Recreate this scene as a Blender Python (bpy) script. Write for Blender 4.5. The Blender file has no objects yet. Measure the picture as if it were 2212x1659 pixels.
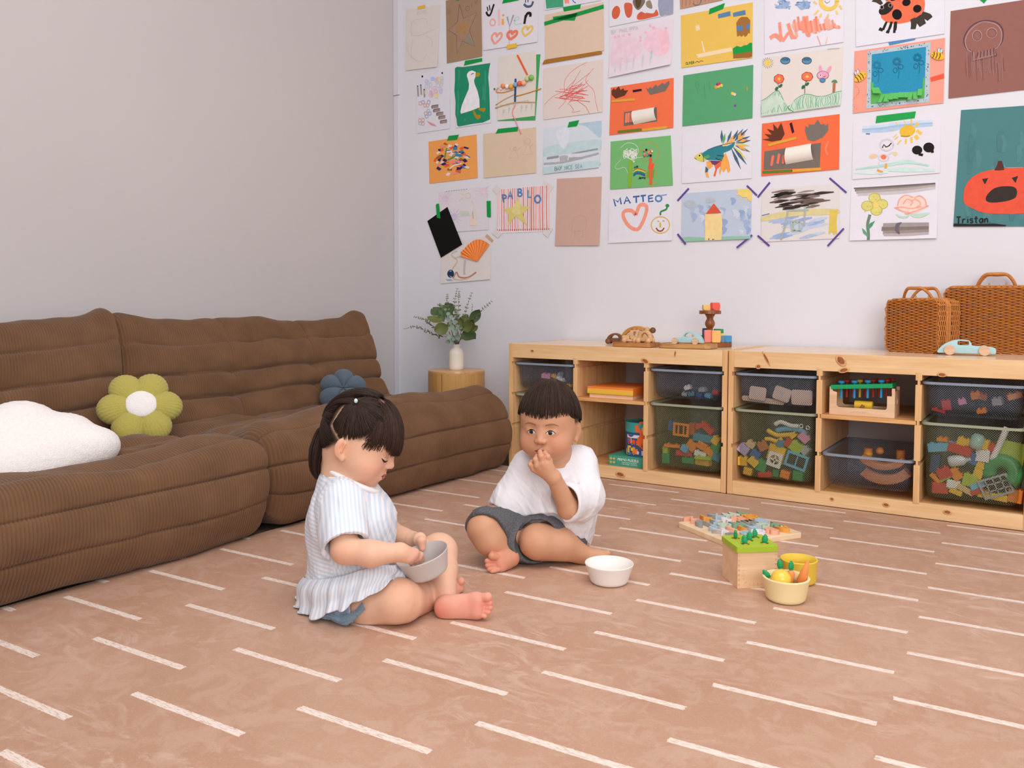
import bpy, bmesh, math, random
import numpy as np
from mathutils import Vector, Matrix, noise as mnoise
from mathutils.bvhtree import BVHTree

SC = bpy.context.scene
COL = SC.collection
rnd = random.Random(7)
PI = math.pi

# ---------------------------------------------------------------- camera, world, lights, exposure
IMG_W, IMG_H = 2212.0, 1659.0
F_PX, CX, CY = 1821.7, 1106.0, 736.0
YAW, PITCH, ROLL = 0.5724, 0.0437, 0.003
CAM = np.array([1.932, -3.446, 0.686])
_f = np.array([-math.sin(YAW) * math.cos(PITCH), math.cos(YAW) * math.cos(PITCH), -math.sin(PITCH)])
_r = np.array([math.cos(YAW), math.sin(YAW), 0.0])
_d = np.cross(_f, _r)
_c, _s = math.cos(ROLL), math.sin(ROLL)
CAMR = np.array([[_c, -_s, 0], [_s, _c, 0], [0, 0, 1]]) @ np.array([_r, _d, _f])   # rows: right, down, forward

cam_data = bpy.data.cameras.new('camera')
cam = bpy.data.objects.new('camera', cam_data)
COL.objects.link(cam)
cam_data.sensor_width = 36.0
cam_data.lens = F_PX / IMG_W * 36.0
cam_data.shift_x = 0.0
cam_data.shift_y = (CY - IMG_H / 2) / IMG_W
cam_data.clip_start = 0.05
_m = Matrix.Identity(4)
for i in range(3):
    _m[i][0], _m[i][1], _m[i][2], _m[i][3] = CAMR[0][i], -CAMR[1][i], -CAMR[2][i], CAM[i]
cam.matrix_world = _m
SC.camera = cam

world = bpy.data.worlds.new('world')
SC.world = world
world.use_nodes = True
world.node_tree.nodes['Background'].inputs[0].default_value = (0.93, 0.95, 1.0, 1)
world.node_tree.nodes['Background'].inputs[1].default_value = 0.50

def area_light(name, loc, target, size, size_y, power, color=(1, 1, 1)):
    l = bpy.data.lights.new(name, 'AREA')
    l.shape = 'RECTANGLE'; l.size = size; l.size_y = size_y; l.energy = power; l.color = color
    o = bpy.data.objects.new(name, l); COL.objects.link(o)
    o.location = loc
    o.rotation_euler = (Vector(target) - Vector(loc)).to_track_quat('-Z', 'Y').to_euler()
    return o
area_light('ceiling_softbox_lamp', (1.5, -2.2, 2.75), (0.9, -1.4, 0), 2.6, 2.6, 62, (1.0, 0.985, 0.97))
area_light('window_daylight', (3.6, -4.6, 1.7), (0.2, -0.6, 0.6), 2.2, 1.8, 72, (0.97, 0.985, 1.0))

SC.view_settings.view_transform = 'Standard'
SC.view_settings.look = 'None'
SC.view_settings.gamma = 1.0
SC.view_settings.exposure = 0.0
SC.view_settings.use_curve_mapping = False
try:
    SC.cycles.transparent_max_bounces = 24
    SC.cycles.max_bounces = 8
except Exception:
    pass

# ---------------------------------------------------------------- picking points on the real planes of the room
def _ray(px, py):
    return CAMR.T @ np.array([(px - CX) / F_PX, (py - CY) / F_PX, 1.0])
def hit(px, py, ax, v):
    d = _ray(px, py); return CAM + d * ((v - CAM[ax]) / d[ax])
def on_wall(px, py): return hit(px, py, 1, 0.0)
def on_floor(px, py, z=0.0): return hit(px, py, 2, z)
def at_depth(px, py, depth): return CAM + _ray(px, py) * depth

# ---------------------------------------------------------------- colours and materials
def lin(c):
    c = c / 255.0
    return c / 12.92 if c <= 0.04045 else ((c + 0.055) / 1.055) ** 2.4
def C3(rgb, k=1.12):
    return tuple(min(0.93, lin(v) * k) for v in rgb)

_mats = {}
def mat(name, rgb, rough=0.6, var=0.0, vscale=40.0, bump=0.0, bscale=200.0, spec=0.35, stretch=None, sheen=0.0, sss=0.0, k=1.12, detail=3.0, coat=0.0):
    if name in _mats: return _mats[name]
    m = bpy.data.materials.new(name); m.use_nodes = True
    nt = m.node_tree; b = nt.nodes['Principled BSDF']
    c = C3(rgb, k)
    b.inputs['Base Color'].default_value = (*c, 1)
    b.inputs['Roughness'].default_value = rough
    b.inputs['Specular IOR Level'].default_value = spec
    if sheen: b.inputs['Sheen Weight'].default_value = sheen
    if coat: b.inputs['Coat Weight'].default_value = coat
    if sss:
        b.inputs['Subsurface Weight'].default_value = sss
        b.inputs['Subsurface Radius'].default_value = (0.012, 0.004, 0.002)
        b.inputs['Subsurface Scale'].default_value = 0.5
    if var or bump:
        tc = nt.nodes.new('ShaderNodeTexCoord')
        src = tc.outputs['Object']
        if stretch:
            mp = nt.nodes.new('ShaderNodeMapping'); mp.inputs['Scale'].default_value = stretch
            nt.links.new(src, mp.inputs[0]); src = mp.outputs[0]
    if var:
        n = nt.nodes.new('ShaderNodeTexNoise'); n.inputs['Scale'].default_value = vscale; n.inputs['Detail'].default_value = detail
        nt.links.new(src, n.inputs['Vector'])
        r = nt.nodes.new('ShaderNodeValToRGB')
        r.color_ramp.elements[0].position = 0.3; r.color_ramp.elements[1].position = 0.7
        r.color_ramp.elements[0].color = (*[v * (1 - var) for v in c], 1)
        r.color_ramp.elements[1].color = (*[min(0.95, v * (1 + var * 0.8)) for v in c], 1)
        nt.links.new(n.outputs[0], r.inputs[0]); nt.links.new(r.outputs[0], b.inputs['Base Color'])
    if bump:
        n2 = nt.nodes.new('ShaderNodeTexNoise'); n2.inputs['Scale'].default_value = bscale; n2.inputs['Detail'].default_value = 2
        nt.links.new(src, n2.inputs['Vector'])
        bp = nt.nodes.new('ShaderNodeBump'); bp.inputs['Strength'].default_value = bump; bp.inputs['Distance'].default_value = 0.003
        nt.links.new(n2.outputs[0], bp.inputs['Height']); nt.links.new(bp.outputs[0], b.inputs['Normal'])
    _mats[name] = m
    return m

def vcol_mat(name, rough=0.7, var=0.0, vscale=60.0, spec=0.25, bump=0.0, bscale=300.0, sss=0.0, attr='col'):
    """base colour from the mesh's own colour attribute (flat print, paint, skin tone)"""
    if name in _mats: return _mats[name]
    m = bpy.data.materials.new(name); m.use_nodes = True
    nt = m.node_tree; b = nt.nodes['Principled BSDF']
    b.inputs['Roughness'].default_value = rough; b.inputs['Specular IOR Level'].default_value = spec
    a = nt.nodes.new('ShaderNodeAttribute'); a.attribute_name = attr
    src = a.outputs['Color']
    if sss:
        b.inputs['Subsurface Weight'].default_value = sss
        b.inputs['Subsurface Radius'].default_value = (0.012, 0.004, 0.002)
        b.inputs['Subsurface Scale'].default_value = 0.4
    if var or bump:
        tc = nt.nodes.new('ShaderNodeTexCoord')
    if var:
        n = nt.nodes.new('ShaderNodeTexNoise'); n.inputs['Scale'].default_value = vscale; n.inputs['Detail'].default_value = 4
        nt.links.new(tc.outputs['Object'], n.inputs['Vector'])
        mr = nt.nodes.new('ShaderNodeMapRange'); mr.inputs[1].default_value = 0.3; mr.inputs[2].default_value = 0.7
        mr.inputs[3].default_value = 1 - var; mr.inputs[4].default_value = 1 + var
        nt.links.new(n.outputs[0], mr.inputs[0])
        mx = nt.nodes.new('ShaderNodeVectorMath'); mx.operation = 'SCALE'
        nt.links.new(src, mx.inputs[0]); nt.links.new(mr.outputs[0], mx.inputs['Scale']); src = mx.outputs[0]
    nt.links.new(src, b.inputs['Base Color'])
    if bump:
        n2 = nt.nodes.new('ShaderNodeTexNoise'); n2.inputs['Scale'].default_value = bscale
        nt.links.new(tc.outputs['Object'], n2.inputs['Vector'])
        bp = nt.nodes.new('ShaderNodeBump'); bp.inputs['Strength'].default_value = bump; bp.inputs['Distance'].default_value = 0.002
        nt.links.new(n2.outputs[0], bp.inputs['Height']); nt.links.new(bp.outputs[0], b.inputs['Normal'])
    _mats[name] = m
    return m

def wood_mat(name, light, dark, axis='x', scale=1.0, rough=0.45, spec=0.35, k=1.12, ring=9.0):
    if name in _mats: return _mats[name]
    m = bpy.data.materials.new(name); m.use_nodes = True
    nt = m.node_tree; b = nt.nodes['Principled BSDF']
    b.inputs['Roughness'].default_value = rough; b.inputs['Specular IOR Level'].default_value = spec
    tc = nt.nodes.new('ShaderNodeTexCoord'); mp = nt.nodes.new('ShaderNodeMapping')
    lo, hi = 0.9 * scale, ring * scale
    mp.inputs['Scale'].default_value = {'x': (lo, hi, hi), 'y': (hi, lo, hi), 'z': (hi, hi, lo)}[axis]
    nt.links.new(tc.outputs['Object'], mp.inputs[0])
    n = nt.nodes.new('ShaderNodeTexNoise'); n.inputs['Scale'].default_value = 3.0; n.inputs['Detail'].default_value = 5; n.inputs['Distortion'].default_value = 0.6
    nt.links.new(mp.outputs[0], n.inputs['Vector'])
    mp2 = nt.nodes.new('ShaderNodeMapping')
    mp2.inputs['Scale'].default_value = {'x': (2, 60, 60), 'y': (60, 2, 60), 'z': (60, 60, 2)}[axis]
    nt.links.new(tc.outputs['Object'], mp2.inputs[0])
    n2 = nt.nodes.new('ShaderNodeTexNoise'); n2.inputs['Scale'].default_value = 3.0 * scale; n2.inputs['Detail'].default_value = 2
    nt.links.new(mp2.outputs[0], n2.inputs['Vector'])
    ad = nt.nodes.new('ShaderNodeMath'); ad.operation = 'MULTIPLY_ADD'; ad.inputs[1].default_value = 0.35
    nt.links.new(n2.outputs[0], ad.inputs[0]); nt.links.new(n.outputs[0], ad.inputs[2])
    r = nt.nodes.new('ShaderNodeValToRGB')
    r.color_ramp.elements[0].position = 0.42; r.color_ramp.elements[1].position = 0.85
    r.color_ramp.elements[0].color = (*C3(dark, k), 1); r.color_ramp.elements[1].color = (*C3(light, k), 1)
    nt.links.new(ad.outputs[0], r.inputs[0]); nt.links.new(r.outputs[0], b.inputs['Base Color'])
    _mats[name] = m
    return m

# ---------------------------------------------------------------- objects
def tag(o, label=None, cat=None, group=None, kind=None):
    if label: o['label'] = label
    if cat: o['category'] = cat
    if group: o['group'] = group
    if kind: o['kind'] = kind
    return o
def empty(name, loc=(0, 0, 0), rz=0.0, label=None, cat=None, group=None):
    o = bpy.data.objects.new(name, None); COL.objects.link(o)
    o.location = [float(v) for v in loc]; o.rotation_euler = (0, 0, rz); o.empty_display_size = 0.05
    return tag(o, label, cat, group)
def link(name, me, m=None, parent=None, loc=None, rot=None):
    o = bpy.data.objects.new(name, me); COL.objects.link(o)
    if m is not None:
        me.materials.clear()
        for mm in (m if isinstance(m, (list, tuple)) else [m]): me.materials.append(mm)
    if parent: o.parent = parent
    if loc is not None: o.location = [float(v) for v in loc]
    if rot is not None: o.rotation_euler = rot
    return o
def mesh_np(name, V, Fq, smooth=True, col=None, tri=None):
    """fast mesh from numpy verts and quads (and / or tris)"""
    me = bpy.data.meshes.new(name)
    V = np.asarray(V, np.float32)
    loops = []; starts = []; n = 0
    for F, k in ((Fq, 4), (tri, 3)):
        if F is None or len(F) == 0: continue
        F = np.asarray(F, np.int32)
        loops.append(F.ravel()); starts.append(n + np.arange(len(F)) * k); n += F.size
    loops = np.concatenate(loops); starts = np.concatenate(starts)
    me.vertices.add(len(V)); me.vertices.foreach_set('co', V.ravel())
    me.loops.add(len(loops)); me.loops.foreach_set('vertex_index', loops.astype(np.int32))
    me.polygons.add(len(starts)); me.polygons.foreach_set('loop_start', starts.astype(np.int32))
    me.update(calc_edges=True); me.validate()
    if smooth: me.shade_smooth()
    else: me.shade_flat()
    if col is not None:
        a = me.color_attributes.new('col', 'FLOAT_COLOR', 'POINT')
        cc = np.ones((len(V), 4), np.float32); cc[:, :3] = col
        a.data.foreach_set('color', cc.ravel())
    return me
def bm_mesh(name, bm, smooth=False):
    me = bpy.data.meshes.new(name)
    bmesh.ops.recalc_face_normals(bm, faces=bm.faces)
    bm.to_mesh(me); bm.free()
    if smooth: me.shade_smooth()
    return me

def add_box(bm, c, s, bevel=0.0, rz=0.0, rot=None, seg=2):
    r = bmesh.ops.create_cube(bm, size=1.0)
    vs = r['verts']
    bmesh.ops.scale(bm, vec=s, verts=vs)
    if bevel:
        es = list({e for v in vs for e in v.link_edges})
        q = bmesh.ops.bevel(bm, geom=es, offset=bevel, segments=seg, profile=0.6, affect='EDGES', clamp_overlap=True)
        vs = list({v for v in q['verts']} | {v for v in vs if v.is_valid})
    M = rot.to_4x4() if rot is not None else Matrix.Rotation(rz, 4, 'Z')
    bmesh.ops.transform(bm, matrix=Matrix.Translation(Vector(c)) @ M, verts=vs)
    return vs
def add_cyl(bm, a, b, r1, r2=None, seg=20, cap=True):
    a, b = Vector(a), Vector(b); r2 = r1 if r2 is None else r2
    L = (b - a).length
    q = bmesh.ops.create_cone(bm, cap_ends=cap, segments=seg, radius1=r1, radius2=r2, depth=L)
    M = Matrix.Translation((a + b) / 2) @ (b - a).to_track_quat('Z', 'Y').to_matrix().to_4x4()
    bmesh.ops.transform(bm, matrix=M, verts=q['verts'])
    return q['verts']
def add_sphere(bm, c, r, seg=16, rot=None):
    q = bmesh.ops.create_uvsphere(bm, u_segments=seg, v_segments=max(6, seg * 2 // 3), radius=1.0)
    s = r if hasattr(r, '__len__') else (r, r, r)
    bmesh.ops.scale(bm, vec=s, verts=q['verts'])
    M = Matrix.Translation(Vector(c)) @ (rot.to_4x4() if rot is not None else Matrix.Identity(4))
    bmesh.ops.transform(bm, matrix=M, verts=q['verts'])
    return q['verts']
def add_lathe(bm, prof, seg=40, c=(0, 0, 0), M=None):
    """revolve (r, z) profile about z; closed where r = 0"""
    rings = []
    M = M or Matrix.Identity(4)
    for r, z in prof:
        if r < 1e-6: rings.append([bm.verts.new(M @ Vector((c[0], c[1], c[2] + z)))])
        else: rings.append([bm.verts.new(M @ Vector((c[0] + r * math.cos(2 * PI * i / seg), c[1] + r * math.sin(2 * PI * i / seg), c[2] + z))) for i in range(seg)])
    for A, B in zip(rings, rings[1:]):
        if len(A) == 1 and len(B) == 1: continue
        for i in range(seg):
            j = (i + 1) % seg
            if len(A) == 1: bm.faces.new((A[0], B[i], B[j]))
            elif len(B) == 1: bm.faces.new((A[i], A[j], B[0]))
            else: bm.faces.new((A[i], A[j], B[j], B[i]))
def add_prism(bm, poly, h, M=None, bevel=0.0, holes=None):
    """extrude a 2-D outline (x, y) from z = 0 to h, then place it with M"""
    M = M or Matrix.Identity(4)
    vs = [bm.verts.new((p[0], p[1], 0)) for p in poly]
    es = [bm.edges.new((vs[i], vs[(i + 1) % len(vs)])) for i in range(len(vs))]
    allv, alle = list(vs), list(es)
    for hl in holes or []:
        hv = [bm.verts.new((p[0], p[1], 0)) for p in hl]
        alle += [bm.edges.new((hv[i], hv[(i + 1) % len(hv)])) for i in range(len(hv))]
        allv += hv
    if holes:
        fs = [g for g in bmesh.ops.triangle_fill(bm, use_beauty=True, use_dissolve=False, edges=alle)['geom'] if isinstance(g, bmesh.types.BMFace)]
    else:
        fs = [bm.faces.new(vs)]
    ex = bmesh.ops.extrude_face_region(bm, geom=fs)
    nv = [g for g in ex['geom'] if isinstance(g, bmesh.types.BMVert)]
    bmesh.ops.translate(bm, vec=(0, 0, h), verts=nv)
    vv = allv + nv
    if bevel:
        ed = [e for e in {e for v in vv for e in v.link_edges} if (len(e.link_faces) == 2 and e.calc_face_angle(0) > 0.7)]
        q = bmesh.ops.bevel(bm, geom=ed, offset=bevel, segments=2, profile=0.6, affect='EDGES', clamp_overlap=True)
        vv = list({v for v in vv if v.is_valid} | set(q['verts']))
    bmesh.ops.transform(bm, matrix=M, verts=vv)
    return vv
def add_tube(bm, pts, r, seg=8, cap=True):
    """tube through points, r a number or one radius per point"""
    P = [Vector(p) for p in pts]; n = len(P)
    R = r if hasattr(r, '__len__') else [r] * n
    up = None; rings = []
    for i in range(n):
        t = (P[min(i + 1, n - 1)] - P[max(i - 1, 0)]).normalized()
        if up is None:
            up = t.orthogonal().normalized()
        up = (up - t * up.dot(t)).normalized(); w = t.cross(up)
        rings.append([bm.verts.new(P[i] + R[i] * (math.cos(2 * PI * k / seg) * up + math.sin(2 * PI * k / seg) * w)) for k in range(seg)])
    for A, B in zip(rings, rings[1:]):
        for k in range(seg):
            bm.faces.new((A[k], A[(k + 1) % seg], B[(k + 1) % seg], B[k]))
    if cap:
        bm.faces.new(rings[0][::-1]); bm.faces.new(rings[-1])
def rrect(w, h, r, n=5, cx=0.0, cy=0.0):
    out = []
    for sx, sy, a0 in ((1, 1, 0), (-1, 1, 90), (-1, -1, 180), (1, -1, 270)):
        for i in range(n + 1):
            a = math.radians(a0 + 90 * i / n)
            out.append((cx + sx * (w / 2 - r) + r * math.cos(a), cy + sy * (h / 2 - r) + r * math.sin(a)))
    return out
def catmull(pts, n=6, closed=False):
    P = [np.array(p, float) for p in pts]; m = len(P)
    if m < 3 and not closed: return [P[0] + (P[-1] - P[0]) * t for t in np.linspace(0, 1, n + 1)]
    out = []
    for i in range(m if closed else m - 1):
        p0 = P[(i - 1) % m] if (closed or i > 0) else 2 * P[0] - P[1]
        p1, p2 = P[i], P[(i + 1) % m]
        p3 = P[(i + 2) % m] if (closed or i + 2 < m) else 2 * P[-1] - P[-2]
        for k in range(n):
            t = k / n
            out.append(0.5 * (2 * p1 + (p2 - p0) * t + (2 * p0 - 5 * p1 + 4 * p2 - p3) * t * t + (3 * p1 - p0 - 3 * p2 + p3) * t ** 3))
    if not closed: out.append(P[-1])
    return out
def vnoise(x, y, seed=0):
    """smooth 2-D value noise in [-1, 1] for numpy arrays"""
    r = np.random.RandomState(seed); T = r.uniform(-1, 1, (64, 64))
    xi = np.floor(x).astype(int); yi = np.floor(y).astype(int)
    fx = x - xi; fy = y - yi
    fx = fx * fx * (3 - 2 * fx); fy = fy * fy * (3 - 2 * fy)
    g = lambda a, b: T[a % 64, b % 64]
    return (g(xi, yi) * (1 - fx) + g(xi + 1, yi) * fx) * (1 - fy) + (g(xi, yi + 1) * (1 - fx) + g(xi + 1, yi + 1) * fx) * fy

# ---------------------------------------------------------------- signed-distance modelling for soft and living shapes
class SDF:
    def __init__(self, lo, hi, h):
        self.h = h; self.lo = np.array(lo, np.float32)
        self.n = np.ceil((np.array(hi) - self.lo) / h).astype(int) + 1
        self.F = np.full(self.n, 1.0, np.float32)
    def _sub(self, lo, hi, pad):
        a = np.clip(np.floor((np.array(lo) - pad - self.lo) / self.h).astype(int), 0, self.n)
        b = np.clip(np.ceil((np.array(hi) + pad - self.lo) / self.h).astype(int) + 1, 0, self.n)
        sl = tuple(slice(i, j) for i, j in zip(a, b))
        ax = [self.lo[k] + self.h * np.arange(a[k], b[k], dtype=np.float32) for k in range(3)]
        return sl, ax[0][:, None, None], ax[1][None, :, None], ax[2][None, None, :]
    def _put(self, sl, d, k, op):
        G = self.F[sl]
        if op == 'sub': G = -G
        if k > 0:
            hh = np.clip(0.5 + 0.5 * (G - d) / k, 0, 1)
            o = G * (1 - hh) + d * hh - k * hh * (1 - hh)
        else: o = np.minimum(G, d)
        if op == 'sub': o = -o
        self.F[sl] = o
    def cone(self, a, b, ra, rb=None, k=0.01, op='add'):
        rb = ra if rb is None else rb
        a = np.array(a, np.float32); b = np.array(b, np.float32); R = max(ra, rb)
        sl, X, Y, Z = self._sub(np.minimum(a, b) - R, np.maximum(a, b) + R, k + 3 * self.h)
        ab = b - a; L2 = max(1e-9, float(ab @ ab))
        t = np.clip(((X - a[0]) * ab[0] + (Y - a[1]) * ab[1] + (Z - a[2]) * ab[2]) / L2, 0, 1)
        d = np.sqrt((X - a[0] - t * ab[0]) ** 2 + (Y - a[1] - t * ab[1]) ** 2 + (Z - a[2] - t * ab[2]) ** 2) - (ra + t * (rb - ra))
        self._put(sl, d, k, op)
    def chain(self, pts, rs, k=0.01):
        for i in range(len(pts) - 1): self.cone(pts[i], pts[i + 1], rs[i], rs[i + 1], k)
    def ell(self, c, r, M=None, k=0.01, op='add'):
        c = np.array(c, np.float32); r = np.array(r, np.float32); R = float(r.max())
        sl, X, Y, Z = self._sub(c - R, c + R, k + 3 * self.h)
        X = X - c[0]; Y = Y - c[1]; Z = Z - c[2]
        if M is None: U, V, W = X, Y, Z
        else:
            U = X * M[0][0] + Y * M[0][1] + Z * M[0][2]; V = X * M[1][0] + Y * M[1][1] + Z * M[1][2]; W = X * M[2][0] + Y * M[2][1] + Z * M[2][2]
        k0 = np.sqrt((U / r[0]) ** 2 + (V / r[1]) ** 2 + (W / r[2]) ** 2)
        k1 = np.sqrt((U / r[0] ** 2) ** 2 + (V / r[1] ** 2) ** 2 + (W / r[2] ** 2) ** 2) + 1e-6
        self._put(sl, k0 * (k0 - 1) / k1, k, op)
    def half(self, p, nrm, k=0.0):
        """cut away everything on the +nrm side of the plane through p"""
        nrm = np.array(nrm, np.float32); nrm /= np.linalg.norm(nrm)
        sl, X, Y, Z = self._sub(self.lo, self.lo + self.n * self.h, 0)
        d = (X - p[0]) * nrm[0] + (Y - p[1]) * nrm[1] + (Z - p[2]) * nrm[2]
        self._put(sl, -d, k, 'sub')
    def mesh(self):
        F = self.F; n = F.shape; S = F < 0
        c = [S[i:n[0] - 1 + i, j:n[1] - 1 + j, k:n[2] - 1 + k] for i in (0, 1) for j in (0, 1) for k in (0, 1)]
        alls = c[0].copy(); anys = c[0].copy()
        for q in c[1:]: alls &= q; anys |= q
        act = np.argwhere(anys & ~alls)
        idx = np.full((n[0] - 1, n[1] - 1, n[2] - 1), -1, np.int32)
        idx[act[:, 0], act[:, 1], act[:, 2]] = np.arange(len(act))
        off = np.array([(i, j, k) for i in (0, 1) for j in (0, 1) for k in (0, 1)])
        val = np.stack([F[act[:, 0] + o[0], act[:, 1] + o[1], act[:, 2] + o[2]] for o in off], 1)
        acc = np.zeros((len(act), 3)); cnt = np.zeros(len(act))
        for i in range(8):
            for j in range(i + 1, 8):
                if np.abs(off[i] - off[j]).sum() != 1: continue
                a, b = val[:, i], val[:, j]; x = (a < 0) != (b < 0)
                t = np.where(x, a / np.where(x, a - b, 1), 0)
                acc += x[:, None] * (off[i] + t[:, None] * (off[j] - off[i])); cnt += x
        V = (act + acc / cnt[:, None]) * self.h + self.lo
        Q = []
        for ax in range(3):
            sl0 = [slice(1, -1)] * 3; sl1 = [slice(1, -1)] * 3
            sl0[ax] = slice(0, -1); sl1[ax] = slice(1, None)
            A, B = S[tuple(sl0)], S[tuple(sl1)]
            e = np.argwhere(A != B)
            if not len(e): continue
            flip = A[e[:, 0], e[:, 1], e[:, 2]]
            o = np.array([1, 1, 1]); o[ax] = 0
            g = e + o
            u, v = (ax + 1) % 3, (ax + 2) % 3
            du = np.zeros(3, int); du[u] = 1; dv = np.zeros(3, int); dv[v] = 1
            q = [idx[tuple((g - s * du - t * dv).T)] for s, t in ((1, 1), (0, 1), (0, 0), (1, 0))]
            q = np.stack(q, 1); q[~flip] = q[~flip][:, ::-1]
            Q.append(q)
        return V, np.concatenate(Q)
def vnormals(V, Q):
    n = np.cross(V[Q[:, 2]] - V[Q[:, 0]], V[Q[:, 3]] - V[Q[:, 1]])
    N = np.zeros_like(V)
    for k in range(4): np.add.at(N, Q[:, k], n)
    return N / (np.linalg.norm(N, axis=1, keepdims=True) + 1e-12)
# ================================================================ THE SETTING
XL = -1.03                                   # grey wall plane; the white wall is y = 0
def box_obj(name, lo, hi, m, parent=None, bevel=0.0):
    bm = bmesh.new(); lo, hi = Vector(lo), Vector(hi); c = (lo + hi) / 2
    add_box(bm, (0, 0, 0), hi - lo, bevel)
    return link(name, bm_mesh(name, bm), m, parent, c)
m_white = mat('white_wall_paint', (219, 218, 224), 0.7, var=0.012, vscale=2.0, bump=0.03, bscale=60, spec=0.15)
m_grey = mat('warm_grey_wall_paint', (195, 189, 188), 0.8, var=0.015, vscale=1.6, bump=0.05, bscale=90, spec=0.1)
o = box_obj('wall_back', (-1.2, 0, -0.05), (4.2, 0.1, 3.0), m_white); tag(o, kind='structure')
o = box_obj('wall_left', (XL - 0.12, -5.2, -0.05), (XL, 0.0, 3.0), m_grey); tag(o, kind='structure')
o = box_obj('ceiling', (XL - 0.12, -5.2, 3.0), (4.2, 0.1, 3.05), m_white); tag(o, kind='structure')
# narrow painted casing in the corner of the white wall, in two lengths
m_trim = mat('white_casing_paint', (214, 212, 220), 0.5, spec=0.3)
o = box_obj('trim_1', (XL + 0.001, -0.010, 0.0), (XL + 0.036, 0.0, 1.775), m_trim, bevel=0.002); tag(o, kind='structure')
o = box_obj('trim_2', (XL + 0.001, -0.012, 1.78), (XL + 0.038, 0.0, 2.98), m_trim, bevel=0.002); tag(o, kind='structure')
m_floor = mat('dark_brown_carpet', (96, 82, 66), 0.95, var=0.3, vscale=180, bump=0.5, bscale=500, spec=0.1)
o = box_obj('floor', (XL, -5.2, -0.06), (4.2, 0.0, -0.006), m_floor); tag(o, kind='structure')

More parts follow.
